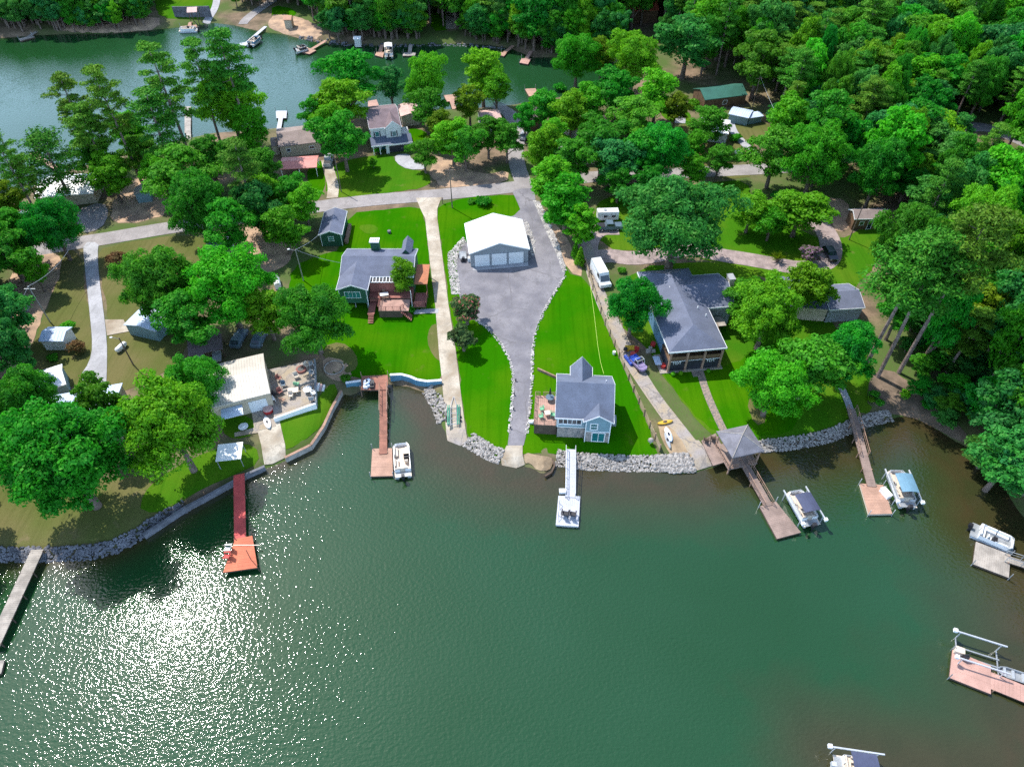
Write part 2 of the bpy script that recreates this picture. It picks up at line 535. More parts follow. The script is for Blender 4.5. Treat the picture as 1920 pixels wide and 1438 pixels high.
# ---------------------------------------------------------------- mesh helpers
class MB:
    def __init__(s):
        s.v, s.f = [], []

    def add(s, vs_, fs):
        o = len(s.v)
        s.v += [tuple(p) for p in vs_]
        s.f += [tuple(i + o for i in f) for f in fs]
        return s

    def box(s, x0, x1, y0, y1, z0, z1):
        return s.add([(x0, y0, z0), (x1, y0, z0), (x1, y1, z0), (x0, y1, z0), (x0, y0, z1), (x1, y0, z1), (x1, y1, z1), (x0, y1, z1)],
                     [(3, 2, 1, 0), (4, 5, 6, 7), (0, 1, 5, 4), (1, 2, 6, 5), (2, 3, 7, 6), (3, 0, 4, 7)])

    def prism(s, poly, z0, z1):
        """poly counter-clockwise seen from above"""
        n = len(poly)
        a = sum(poly[i][0] * poly[(i + 1) % n][1] - poly[(i + 1) % n][0] * poly[i][1] for i in range(n))
        if a < 0:
            poly = poly[::-1]
        zz = (lambda p, z: z(p) if callable(z) else z)
        vv = [(p[0], p[1], zz(p, z0)) for p in poly] + [(p[0], p[1], zz(p, z1)) for p in poly]
        return s.add(vv, [tuple(range(n))[::-1], tuple(range(n, 2 * n))] + [(i, (i + 1) % n, (i + 1) % n + n, i + n) for i in range(n)])

    def sweep(s, prof_, axis_, a0, a1):
        """closed profile (u, z) swept along x or y"""
        n = len(prof_)
        if axis_ == 'x':
            vv = [(a0, u, z) for u, z in prof_] + [(a1, u, z) for u, z in prof_]
        else:
            vv = [(u, a0, z) for u, z in prof_] + [(u, a1, z) for u, z in prof_]
        return s.add(vv, [tuple(range(n)), tuple(range(n, 2 * n))[::-1]] + [(i, i + n, (i + 1) % n + n, (i + 1) % n) for i in range(n)])

    def tube(s, p0, p1, r0, r1=None, n=8, cap=True):
        r1 = r0 if r1 is None else r1
        a, b = Vector(p0), Vector(p1)
        d = (b - a).normalized()
        u = d.orthogonal().normalized()
        w = d.cross(u)
        vv = []
        for c, r in ((a, r0), (b, r1)):
            for k in range(n):
                t = 2 * PI * k / n
                vv.append(c + (u * math.cos(t) + w * math.sin(t)) * r)
        fs = [(k, (k + 1) % n, (k + 1) % n + n, k + n) for k in range(n)]
        if cap:
            fs += [tuple(range(n))[::-1], tuple(range(n, 2 * n))]
        return s.add(vv, fs)

    def path(s, pts, rs, n=6):
        """tapered tube through several points"""
        rings = []
        for i, p in enumerate(pts):
            a = Vector(pts[max(0, i - 1)])
            b = Vector(pts[min(len(pts) - 1, i + 1)])
            d = (b - a).normalized()
            u = Vector((1, 0, 0)) if abs(d.x) < 0.8 else Vector((0, 1, 0))
            u = (u - d * u.dot(d)).normalized()
            w = d.cross(u)
            rings.append([Vector(p) + (u * math.cos(2 * PI * k / n) + w * math.sin(2 * PI * k / n)) * rs[i] for k in range(n)])
        vv = [q for r in rings for q in r]
        fs = []
        for i in range(len(pts) - 1):
            for k in range(n):
                fs.append((i * n + k, i * n + (k + 1) % n, (i + 1) * n + (k + 1) % n, (i + 1) * n + k))
        fs += [tuple(range(n))[::-1], tuple(range((len(pts) - 1) * n, len(pts) * n))]
        return s.add(vv, fs)

    def ball(s, c, r, n=8, m=5, sq=(1, 1, 1), top=False):
        vv, fs = [], []
        lo = 0 if not top else m // 2
        for j in range(lo, m + 1):
            ph = -PI / 2 + PI * j / m
            for k in range(n):
                t = 2 * PI * k / n
                vv.append((c[0] + r * sq[0] * math.cos(ph) * math.cos(t), c[1] + r * sq[1] * math.cos(ph) * math.sin(t), c[2] + r * sq[2] * math.sin(ph)))
        for j in range(m - lo):
            for k in range(n):
                fs.append((j * n + k, j * n + (k + 1) % n, (j + 1) * n + (k + 1) % n, (j + 1) * n + k))
        return s.add(vv, fs)

    def mesh(s, name, mat):
        me = bpy.data.meshes.new(name)
        me.from_pydata([tuple(map(float, p)) for p in s.v], [], s.f)
        me.materials.append(mat)
        me.update()
        return me

    def build(s, name, mat, parent=None, loc=None, kind=None, smooth=False):
        me = s.mesh(name, mat)
        if smooth:
            me.polygons.foreach_set('use_smooth', [True] * len(me.polygons))
        o = bpy.data.objects.new(name, me)
        COL.objects.link(o)
        if parent is not None:
            o.parent = parent
        if loc is not None:
            o.location = loc
        if kind:
            o['kind'] = kind
        return o


def tag(o, label, cat, group=None):
    o['label'] = label
    o['category'] = cat
    if group:
        o['group'] = group
    return o


def thing(name, label, cat, loc=(0, 0, 0), rz=0.0, group=None):
    o = bpy.data.objects.new(name, None)
    o.empty_display_size = 0.5
    COL.objects.link(o)
    o.location = loc
    o.rotation_euler = (0, 0, rz)
    return tag(o, label, cat, group)


KIDS = {}


def copy_thing(root, loc, rz, label, group=None, scale=None):
    r = root.copy()
    COL.objects.link(r)
    r.location = loc
    r.rotation_euler = (0, 0, rz)
    r['label'] = label
    if group:
        r['group'] = group
    if scale:
        r.scale = scale
    if root.name not in KIDS:
        KIDS[root.name] = [(c, list(c.children)) for c in root.children]
    for ch, subs in KIDS[root.name]:
        c = ch.copy()
        COL.objects.link(c)
        c.parent = r
        for g in subs:
            d = g.copy()
            COL.objects.link(d)
            d.parent = c
    return r


def inside(p, poly):
    x, y = p
    r = False
    n = len(poly)
    for i in range(n):
        x1, y1 = poly[i]
        x2, y2 = poly[(i + 1) % n]
        if (y1 > y) != (y2 > y) and x < (x2 - x1) * (y - y1) / (y2 - y1) + x1:
            r = not r
    return r


def smooth_poly(pts, closed=True, it=1):
    for _ in range(it):
        out = []
        n = len(pts)
        rng = range(n) if closed else range(n - 1)
        if not closed:
            out.append(pts[0])
        for i in rng:
            a, b = pts[i], pts[(i + 1) % n]
            out.append((a[0] * .75 + b[0] * .25, a[1] * .75 + b[1] * .25))
            out.append((a[0] * .25 + b[0] * .75, a[1] * .25 + b[1] * .75))
        if not closed:
            out.append(pts[-1])
        pts = out
    return pts


def drape(name, poly, mat, off, label=None, kind='structure', zmin=None, wob=0.0):
    """a sheet following the terrain inside a world-space outline"""
    b = []
    n = len(poly)
    for i in range(n):
        a, c = poly[i], poly[(i + 1) % n]
        L = math.hypot(c[0] - a[0], c[1] - a[1])
        k = max(1, int(L / 1.5))
        nx, ny = -(c[1] - a[1]) / (L + 1e-6), (c[0] - a[0]) / (L + 1e-6)
        for j in range(k):
            t = j / k
            w = rnd.uniform(-wob, wob) if j else 0
            b.append((a[0] + (c[0] - a[0]) * t + nx * w, a[1] + (c[1] - a[1]) * t + ny * w))
    nb = len(b)
    pts = list(b)
    x0, x1 = min(p[0] for p in b), max(p[0] for p in b)
    y0, y1 = min(p[1] for p in b), max(p[1] for p in b)
    ix = [x for x in np.arange(math.ceil(x0), x1, 1.0)]
    iy = [y for y in np.arange(math.ceil(y0), y1, 1.0)]
    if ix and iy:
        X, Y = np.meshgrid(ix, iy, indexing='ij')
        ok = inside_np(X, Y, poly) & (dist_np(X, Y, poly) > 0.35)
        for i, x in enumerate(ix):
            for j, y in enumerate(iy):
                if ok[i, j] and ((int(x) % 3 == 0 and int(y) % 3 == 0) or sdist(x, y) < 7):
                    pts.append((x, y))
    vv, ee, ff, *_ = delaunay_2d_cdt([Vector(p) for p in pts], [(i, (i + 1) % nb) for i in range(nb)], [], 1, 1e-5)
    me = bpy.data.meshes.new(name)
    zs = [gz(v.x, v.y) + off for v in vv]
    if zmin is not None:
        zs = [max(z, zmin) for z in zs]
    ff2 = []
    for f in ff:
        a, c, d = (vv[i] for i in f[:3])
        ar = (c.x - a.x) * (d.y - a.y) - (d.x - a.x) * (c.y - a.y)
        ff2.append(tuple(f) if ar > 0 else tuple(f)[::-1])
    me.from_pydata([(v.x, v.y, z) for v, z in zip(vv, zs)], [], ff2)
    me.materials.append(mat)
    o = bpy.data.objects.new(name, me)
    COL.objects.link(o)
    if kind:
        o['kind'] = kind
    return o


def dpx(name, pts, mat, off, sm=1, **k):
    return drape(name, smooth_poly([T(*q)[:2] for q in pts], True, sm) if sm else [T(*q)[:2] for q in pts], mat, off, **k)


def strip_w(pts, w, sm=2):
    """outline of a band of width w (metres) along world points"""
    pts = smooth_poly(pts, False, sm) if sm else pts
    L, R = [], []
    for i, p in enumerate(pts):
        a = pts[max(0, i - 1)]
        b = pts[min(len(pts) - 1, i + 1)]
        dx, dy = b[0] - a[0], b[1] - a[1]
        q = math.hypot(dx, dy) + 1e-9
        ww = w if not callable(w) else w(i / (len(pts) - 1))
        L.append((p[0] - dy / q * ww / 2, p[1] + dx / q * ww / 2))
        R.append((p[0] + dy / q * ww / 2, p[1] - dx / q * ww / 2))
    return L + R[::-1]


def spx(name, pts, w, mat, off, sm=2, **k):
    return drape(name, strip_w([T(*q)[:2] for q in pts], w, sm), mat, off, **k)


# ---------------------------------------------------------------- terrain and water
def grid_mesh(name, Z, mat, att=None):
    nx, ny = len(GX), len(GY)
    co = np.stack([MX, MY, Z], -1).reshape(-1, 3).astype(np.float32)
    idx = np.arange(nx * ny).reshape(nx, ny)
    q = np.stack([idx[:-1, :-1], idx[1:, :-1], idx[1:, 1:], idx[:-1, 1:]], -1).reshape(-1, 4)
    me = bpy.data.meshes.new(name)
    me.vertices.add(len(co))
    me.vertices.foreach_set('co', co.ravel())
    me.loops.add(q.size)
    me.loops.foreach_set('vertex_index', q.ravel().astype(np.int32))
    me.polygons.add(len(q))
    me.polygons.foreach_set('loop_start', np.arange(0, q.size, 4, dtype=np.int32))
    me.polygons.foreach_set('use_smooth', np.ones(len(q), bool))
    me.update(calc_edges=True)
    me.validate()
    if att is not None:
        a = me.attributes.new('shallow', 'FLOAT', 'POINT')
        a.data.foreach_set('value', att.ravel().astype(np.float32))
    me.materials.append(mat)
    o = bpy.data.objects.new(name, me)
    COL.objects.link(o)
    o['kind'] = 'structure'
    return o


grid_mesh('ground', HZ, M['ground'])
dn = -np.minimum(SD, 0)
sh = np.exp(-dn / 3.2)
ramp = dist_np(MX, MY, [P(*q) for q in [(840, 830), (930, 870), (1010, 885), (1100, 880), (1300, 888), (1400, 860), (1560, 835), (1680, 795), (1790, 840), (1880, 950)]], False)
sh = np.maximum(sh, 0.95 * np.exp(-(ramp / 9.5) ** 1.5))
rb = dist_np(MX, MY, [P(*q) for q in [(1890, 980), (1990, 1100), (2010, 1250), (2000, 1400), (2000, 1560)]], False)
sh = np.maximum(sh, 1.0 * np.exp(-(rb / 15.0) ** 1.6))
rc = dist_np(MX, MY, [P(*q) for q in [(1560, 1420), (1800, 1438), (2000, 1400)]], False)
sh = np.maximum(sh, 0.75 * np.exp(-(rc / 9.0) ** 1.6))
dpt = dist_np(MX, MY, [P(*q) for q in [(770, 745), (810, 800), (835, 850)]], False)
sh = np.maximum(sh, 0.9 * np.exp(-(dpt / 4.5) ** 1.6))
sh = np.where(MY > 110, sh * 0.35, sh)
water = grid_mesh('water', np.zeros_like(HZ), M['water'], sh)

# ---------------------------------------------------------------- lawns, roads, drives
def lw(pts, mat='lawn', off=0.03, sm=1, wob=0.28, name='lawn', **k):
    return dpx(name, pts, M[mat], off, sm, wob=wob, **k)


lw([(652, 400), (720, 393), (785, 387), (797, 405), (808, 500), (818, 580), (826, 672), (829, 713), (800, 722), (775, 717), (748, 708),
    (728, 706), (690, 712), (660, 706), (625, 700), (600, 655), (560, 610), (540, 560), (545, 500), (600, 478), (642, 468)])
lw([(822, 386), (870, 371), (960, 364), (1003, 375), (1060, 512), (1100, 522), (1132, 600), (1172, 690), (1236, 848), (1225, 856),
    (1150, 860), (1090, 860), (1040, 850), (1000, 850), (960, 852), (935, 858), (905, 842), (878, 828), (868, 770), (857, 660),
    (842, 572), (830, 485), (820, 405)])
lw([(1150, 600), (1222, 660), (1240, 700), (1290, 770), (1330, 812), (1345, 818), (1430, 828), (1480, 828), (1560, 814), (1600, 788),
    (1640, 768), (1622, 752), (1636, 690), (1622, 660), (1560, 620), (1560, 560), (1470, 560), (1400, 500), (1340, 490), (1180, 500)], 'lawn2')
lw([(1205, 640), (1245, 655), (1262, 700), (1370, 690), (1440, 640), (1520, 640), (1500, 800), (1440, 822), (1345, 815), (1290, 770)], 'lawn', 0.05)
lw([(1108, 385), (1170, 362), (1340, 342), (1400, 338), (1412, 380), (1470, 415), (1560, 460), (1650, 405), (1690, 440), (1640, 500),
    (1580, 560), (1480, 540), (1380, 500), (1250, 470), (1120, 470)], 'lawn2', 0.03)
lw([(612, 318), (650, 300), (700, 292), (735, 290), (742, 305), (762, 318), (805, 322), (808, 352), (700, 366), (610, 372)], 'lawn2')
lw([(580, 308), (608, 300), (612, 330), (602, 372), (588, 378), (575, 345)], 'lawn')
lw([(295, -30), (420, -30), (412, 10), (380, 36), (350, 38), (300, 34), (290, 12)], 'lawn2')
lw([(508, 8), (560, 20), (545, 42), (512, 40)], 'lawn')
lw([(808, 18), (852, 20), (848, 56), (806, 60)], 'lawn')
lw([(975, 190), (1062, 184), (1075, 200), (1040, 215), (980, 214)], 'lawn')
lw([(1230, 195), (1290, 205), (1300, 235), (1250, 230)], 'lawn2')
lw([(1262, 235), (1330, 230), (1420, 240), (1410, 300), (1340, 315), (1270, 300)], 'olive')
lw([(1370, 225), (1440, 225), (1450, 262), (1400, 260)], 'olive')
lw([(1345, 322), (1410, 324), (1405, 334), (1345, 336)], 'olive', 0.04)
lw([(760, 240), (800, 245), (810, 275), (775, 275)], 'lawn')
# the drier yards on the west side
lw([(195, 462), (330, 440), (400, 450), (370, 560), (350, 660), (310, 700), (205, 745), (196, 690), (205, 600), (190, 530), (183, 480)], 'olive')
lw([(105, 470), (150, 470), (160, 540), (170, 600), (178, 690), (160, 735), (60, 700), (40, 690), (75, 620), (100, 540), (118, 490)], 'olive')
lw([(-80, 1046), (60, 1036), (130, 1030), (205, 1024), (250, 998), (300, 968), (345, 940), (380, 915), (300, 890), (150, 900), (-80, 880)], 'olive')
lw([(300, 890), (430, 830), (480, 835), (488, 868), (440, 890), (380, 916), (330, 945), (290, 965), (255, 950)], 'lawn2', 0.05)
lw([(514, 768), (560, 776), (590, 762), (600, 740), (625, 715), (636, 740), (618, 775), (590, 815), (536, 848), (528, 830)], 'lawn2', 0.05)
lw([(420, 780), (475, 780), (478, 815), (440, 825), (415, 810)], 'lawn2', 0.05)
lw([(1820, 290), (1900, 300), (1880, 330), (1800, 315)], 'olive')
# worn and dry patches
lw([(806, 612), (820, 606), (827, 640), (828, 680), (812, 668), (800, 640)], 'olive', 0.05, 1, .5, name='worn_grass')
lw([(604, 650), (640, 640), (668, 662), (672, 690), (648, 702), (610, 700)], 'olive', 0.045, 1, .5, name='worn_grass')
lw([(668, 424), (700, 420), (712, 432), (690, 442)], 'lawn2', 0.05, 1, .5, name='worn_grass')
lw([(1398, 750), (1425, 745), (1440, 790), (1415, 800)], 'olive', 0.07, 1, .5, name='worn_grass')
# bare soil
lw([(60, 470), (110, 475), (118, 500), (95, 560), (60, 640), (40, 700), (0, 720), (-20, 640), (10, 540), (30, 500)], 'dirt', 0.05, name='dirt_yard')
lw([(805, 290), (850, 300), (900, 330), (955, 318), (950, 345), (870, 352), (812, 350)], 'dirt', 0.05, name='dirt_yard', wob=0.5)
lw([(1000, 378), (1012, 380), (1072, 460), (1098, 520), (1066, 512), (1040, 450)], 'dirt', 0.045, name='dirt_bank', wob=0.3)
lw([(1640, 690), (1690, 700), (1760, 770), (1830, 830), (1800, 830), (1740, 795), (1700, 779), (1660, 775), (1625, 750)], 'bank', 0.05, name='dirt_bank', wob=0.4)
lw([(605, 668), (650, 676), (662, 712), (628, 716), (606, 700)], 'dirt', 0.05, name='dirt_patch', wob=0.4)
lw([(1545, 370), (1590, 375), (1600, 420), (1570, 440), (1555, 410)], 'dirt', 0.05, name='dirt_patch', wob=0.4)
lw([(515, 22), (600, 45), (605, 74), (560, 66), (520, 58), (500, 50)], 'dirt', 0.05, name='dirt_bank', wob=0.4)
lw([(70, 5), (120, 30), (200, 40), (300, 30), (300, 52), (200, 60), (90, 56)], 'dirt', 0.05, name='dirt_bank', wob=0.5)
lw([(400, 440), (520, 410), (560, 450), (540, 500), (470, 520), (400, 480)], 'dirt', 0.04, name='dirt_yard', wob=0.4)
lw([(240, 335), (300, 335), (330, 400), (230, 425), (200, 400)], 'dirt', 0.04, name='dirt_yard', wob=0.4)

spx('road', [(-60, 492), (60, 470), (150, 455), (210, 446), (300, 430), (400, 416), (500, 402), (600, 387), (700, 375), (800, 368), (900, 358),
             (975, 350), (1060, 338), (1130, 330), (1200, 327), (1300, 324), (1400, 319), (1480, 315), (1560, 300), (1620, 290), (1720, 262),
             (1800, 240), (1850, 238), (1900, 258), (1990, 300)], 5.0, M['road'], 0.06, wob=0.08)
spx('side_road', [(985, 352), (972, 320), (966, 290), (972, 250), (960, 215), (930, 200)], 4.0, M['road'], 0.075, wob=0.1)
spx('driveway', [(623, 372), (626, 350), (618, 325), (612, 300)], 2.6, M['concrete'], 0.09)
spx('driveway', [(575, -40), (480, 22), (455, 45)], 3.5, M['road'], 0.09)
spx('driveway', [(1255, 195), (1272, 212), (1275, 232)], 3.2, M['concrete2'], 0.09)
spx('driveway', [(1368, 228), (1375, 250), (1400, 275), (1422, 295)], 2.2, M['concrete2'], 0.09)
spx('driveway', [(850, -10), (848, 20), (850, 55)], 5.0, M['concrete'], 0.09)
spx('driveway', [(405, -40), (408, 0), (400, 25), (385, 40)], 2.5, M['concrete2'], 0.09)
dpx('driveway', [(740, 291), (767, 289), (772, 300), (795, 310), (800, 318), (765, 319), (742, 306)], M['concrete2'], 0.09)
dpx('driveway', [(156, 455), (186, 455), (183, 475), (186, 520), (194, 580), (201, 640), (201, 690), (199, 735), (185, 755), (160, 735),
                 (150, 706), (168, 680), (174, 650), (170, 600), (164, 545), (158, 490)], M['concrete2'], 0.10, 1)
dpx('parking_pad', [(197, 600), (232, 600), (242, 622), (201, 630)], M['concrete'], 0.115, 0)
dpx('driveway', [(140, 395), (195, 378), (205, 402), (190, 430), (150, 440)], M['road'], 0.08)
# the long concrete drive running down to the ramp
dpx('driveway', [(780, 372), (828, 371), (820, 392), (820, 410), (830, 485), (841, 572), (855, 660), (862, 720), (868, 770), (875, 822),
                 (838, 822), (834, 780), (829, 715), (824, 672), (816, 572), (807, 500), (797, 410), (788, 392)], M['concrete'], 0.10, 0)
dpx('boat_ramp', [(836, 806), (873, 806), (877, 829), (858, 838), (839, 827)], M['concrete3'], 0.13, 0, zmin=-0.15)
# grey drive and turning pad of the cottage
PAD = [(958, 356), (1004, 353), (1002, 368), (1010, 392), (1030, 425), (1046, 462), (1058, 498), (1060, 518), (1040, 546), (1020, 582), (1004, 618),
       (998, 650), (997, 700), (994, 760), (987, 815), (980, 842), (951, 842), (955, 810), (961, 745), (962, 705), (955, 672), (938, 640),
       (918, 618), (898, 603), (876, 592), (862, 562), (858, 525), (856, 480), (872, 455), (920, 420), (978, 400), (968, 375)]
dpx('asphalt_drive', PAD, M['asphalt'], 0.08, 1, wob=0.1)
dpx('concrete_apron', [(886, 502), (990, 493), (991, 500), (887, 509)], M['concrete2'], 0.13, 0)
dpx('boat_ramp', [(950, 836), (980, 836), (984, 872), (968, 878), (941, 872), (939, 858)], M['concrete'], 0.13, 0, zmin=-0.12, wob=0.25)
dpx('sand_spit', [(983, 848), (1010, 855), (1034, 858), (1038, 866), (1030, 884), (1008, 884), (994, 868), (983, 870)], M['sand'], 0.14, 1, zmin=-0.05, wob=0.15)
# neighbour's drive, ramp and circular gravel drive
dpx('driveway', [(1098, 460), (1110, 455), (1122, 520), (1140, 560), (1170, 620), (1205, 690), (1240, 745), (1280, 795), (1312, 836), (1300, 862), (1275, 832),
                 (1240, 785), (1205, 735), (1175, 690), (1140, 620), (1112, 555), (1096, 500)], M['concrete3'], 0.09, 1)
dpx('sand_patch', [(1232, 790), (1252, 795), (1300, 850), (1302, 862), (1262, 862), (1240, 826)], M['sand'], 0.10, 1, wob=0.2)
dpx('boat_ramp', [(1278, 826), (1310, 826), (1341, 872), (1303, 884)], M['concrete3'], 0.12, 0, zmin=-0.1)
spx('gravel_drive', [(1105, 488), (1140, 478), (1180, 486), (1230, 480), (1290, 465), (1345, 478), (1400, 486), (1460, 497), (1510, 505),
                     (1552, 492), (1560, 465), (1550, 435), (1530, 415)], 4.6, M['pinkgravel'], 0.07, wob=0.2)
spx('gravel_drive', [(1104, 488), (1100, 455), (1120, 430), (1160, 430)], 4.4, M['pinkgravel'], 0.08, wob=0.2)
spx('footpath', [(1310, 690), (1325, 740), (1350, 795), (1362, 818)], 1.3, M['brick'], 0.11)
spx('footpath', [(1556, 700), (1575, 722), (1588, 750), (1594, 768)], 1.2, M['concrete2'], 0.11)
spx('footpath', [(776, 586), (800, 584), (822, 584)], 1.3, M['concrete2'], 0.12)
dpx('dock_path', [(500, 775), (520, 770), (535, 835), (536, 858), (512, 870), (496, 872), (490, 835), (484, 812), (440, 820), (440, 812), (488, 800)], M['concrete'], 0.12, 0)
dpx('paved_walk', [(472, 772), (512, 766), (518, 800), (478, 810)], M['concrete3'], 0.15, 0)


# ---------------------------------------------------------------- stones
def stone_proto(r):
    bm = bmesh.new()
    bmesh.ops.create_icosphere(bm, subdivisions=1, radius=1)
    for v in bm.verts:
        v.co *= r.uniform(0.75, 1.2)
    out = (np.array([v.co[:] for v in bm.verts]), [tuple(v.index for v in f.verts) for f in bm.faces])
    bm.free()
    return out


STP = [stone_proto(rnd) for _ in range(8)]


def stones(name, label, poly, n, size, mat, seed=0, raise_=0.1, zmin=-0.25):
    r = random.Random(seed)
    x0, x1 = min(p[0] for p in poly), max(p[0] for p in poly)
    y0, y1 = min(p[1] for p in poly), max(p[1] for p in poly)
    V, Fc, off, k = [], [], 0, 0
    tries = 0
    while k < n and tries < n * 40:
        tries += 1
        x, y = r.uniform(x0, x1), r.uniform(y0, y1)
        if not inside((x, y), poly):
            continue
        s = size * r.uniform(0.5, 1.35)
        v, f = STP[r.randrange(8)]
        a = r.uniform(0, 6.28)
        R = np.array([[math.cos(a), -math.sin(a), 0], [math.sin(a), math.cos(a), 0], [0, 0, 1]])
        z = max(gz(x, y), zmin) + raise_ + s * 0.2
        vv = (v * np.array([s, s * r.uniform(.6, 1), s * .65])) @ R.T + np.array([x, y, z])
        V.append(vv)
        Fc += [tuple(i + off for i in q) for q in f]
        off += len(vv)
        k += 1
    if not V:
        return
    me = bpy.data.meshes.new(name)
    me.from_pydata(np.concatenate(V).tolist(), [], Fc)
    me.materials.append(mat)
    o = bpy.data.objects.new(name, me)
    COL.objects.link(o)
    o['kind'] = 'stuff'
    if label:
        o['label'] = label
    return o


def spoly(pts, w, sm=1):
    return strip_w([T(*q)[:2] for q in pts], w, sm)


M['riprap'] = pm('riprap_stone', (0.34, 0.31, 0.285), 0.9, 0.5, 2.2, col2=(0.14, 0.13, 0.12))
stones('riprap_rocks', 'pale broken rocks along the bank west of the asphalt drive', spoly([(877, 824), (895, 836), (915, 848), (940, 858)], 2.6), 700, 0.20, M['riprap'], 1)
stones('riprap_rocks', 'pale broken rocks under the blue cottage lawn', spoly([(1043, 858), (1090, 866), (1170, 869), (1235, 868), (1300, 872)], 2.6), 2200, 0.20, M['riprap'], 2)
stones('riprap_rocks', 'broad heap of pale rocks beside the concrete ramp', [T(*q)[:2] for q in [(1230, 855), (1290, 850), (1304, 884), (1260, 888), (1225, 878)]], 700, 0.26, M['riprap'], 3)
stones('riprap_rocks', 'rocks along the bank beyond the gazebo', spoly([(1425, 836), (1470, 834), (1510, 827), (1555, 819), (1590, 802), (1630, 787), (1670, 780)], 2.1), 1500, 0.20, M['riprap'], 4)
stones('riprap_rocks', 'rocks beside the long concrete drive at the cove', spoly([(800, 730), (820, 755), (832, 790)], 2.2), 260, 0.28, M['riprap'], 5)
stones('riprap_rocks', 'grey rocks along the bank below the olive yard', spoly([(-60, 1040), (60, 1040), (130, 1040), (205, 1032), (250, 1008), (300, 976), (350, 947)], 2.0), 1300, 0.24, M['greystone'], 6)
stones('gravel_bed', 'white gravel bed west of the white garage', [T(*q)[:2] for q in [(869, 444), (840, 476), (840, 500), (847, 552), (864, 553), (858, 505), (858, 480), (874, 455)]], 1300, 0.15, M['stone'], 7, 0.05)
stones('gravel_bed', 'white gravel bed east of the white garage', [T(*q)[:2] for q in [(976, 413), (988, 414), (1004, 452), (1003, 478), (997, 480)]], 600, 0.15, M['stone'], 8, 0.06)
stones('gravel_bed', 'white gravel band along the asphalt drive', [T(*q)[:2] for q in [(999, 376), (1011, 378), (1034, 425), (1050, 465), (1062, 508), (1056, 512), (1040, 470), (1020, 425)]], 1700, 0.16, M['stone'], 9, 0.06)
stones('edging_stones', 'line of pale stones edging the asphalt west side', spoly([(872, 592), (900, 604), (936, 638), (957, 676), (963, 708), (961, 745), (955, 812)], 0.5), 330, 0.16, M['stone'], 10, 0.08)
stones('edging_stones', 'line of pale stones edging the asphalt east side', spoly([(1060, 518), (1040, 548), (1020, 584), (1005, 620), (999, 652), (998, 700), (995, 760), (988, 815)], 0.5), 380, 0.16, M['stone'], 11, 0.08)
stones('shore_rocks', 'low rocks along the far cove shore', spoly([(560, 72), (640, 84), (700, 88), (860, 84), (960, 92)], 2.0), 260, 0.4, M['greystone'], 12)


# ---------------------------------------------------------------- sea walls
def wall_line(name, label, pts, zt, th, mat, cap=None, zb=-1.5, seg=None):
    """retaining wall following points seen at its top; one block per stretch"""
    w = [P(*q, zt) for q in pts]
    t = thing(name, label, 'wall', (w[0][0], w[0][1], 0))
    o = np.array([w[0][0], w[0][1]])
    if seg:
        w2 = []
        for a, b in zip(w[:-1], w[1:]):
            L = math.hypot(b[0] - a[0], b[1] - a[1])
            k = max(1, round(L / seg))
            w2 += [(a[0] + (b[0] - a[0]) * i / k, a[1] + (b[1] - a[1]) * i / k) for i in range(k)]
        w = w2 + [w[-1]]
    for a, b in zip(w[:-1], w[1:]):
        a, b = np.array(a) - o, np.array(b) - o
        d = (b - a) / (np.linalg.norm(b - a) + 1e-9)
        n = np.array([-d[1], d[0]]) * th / 2
        b2 = b - d * 0.015
        MB().prism([tuple(a + n), tuple(b2 + n), tuple(b2 - n), tuple(a - n)], zb, zt + rnd.uniform(-.01, .01)).build('panel', mat, t)
        if cap:
            MB().prism([tuple(a + n * 1.5), tuple(b2 + n * 1.5), tuple(b2 - n * 1.5), tuple(a - n * 1.5)], zt + .012, zt + .09).build('cap', cap, t)
    return t


wall_line('sea_wall', 'weathered timber sea wall around the small lawn beside the cove', [(534, 858), (583, 834), (606, 800), (622, 765), (640, 732)], 1.1, 0.3, M['greydock'], M['postwood'], seg=2.4)
wall_line('sea_wall', 'dark timber sea wall between ramp and red dock', [(496, 874), (460, 890), (420, 912), (380, 934), (345, 952), (300, 982), (268, 1003)], 1.0, 0.3, M['greystone'], M['greystone'], seg=2.4)
wall_line('retaining_wall', 'blue painted wall with white cap curving round the lawn corner', [(731, 703), (752, 702), (768, 706), (782, 712), (800, 715), (828, 713)], 1.7, 0.3, M['bluewall'], M['white'], seg=1.8)
wall_line('retaining_wall', 'blue painted wall between the shrubs and the brown pier', [(648, 718), (662, 716), (677, 714)], 1.5, 0.3, M['bluewall'], M['white'])
wall_line('retaining_wall', 'curved low dark wall around the sand spit', [(986, 851), (1006, 856), (1030, 859), (1037, 862), (1040, 872), (1034, 885), (1022, 892)], 0.55, 0.22, M['darkwood'])
wall_line('retaining_wall', 'low timber wall along the far lawn below the boathouse', [(322, 13), (350, 13), (392, 12)], 4.5, 0.3, M['greystone'], seg=6, zb=0)

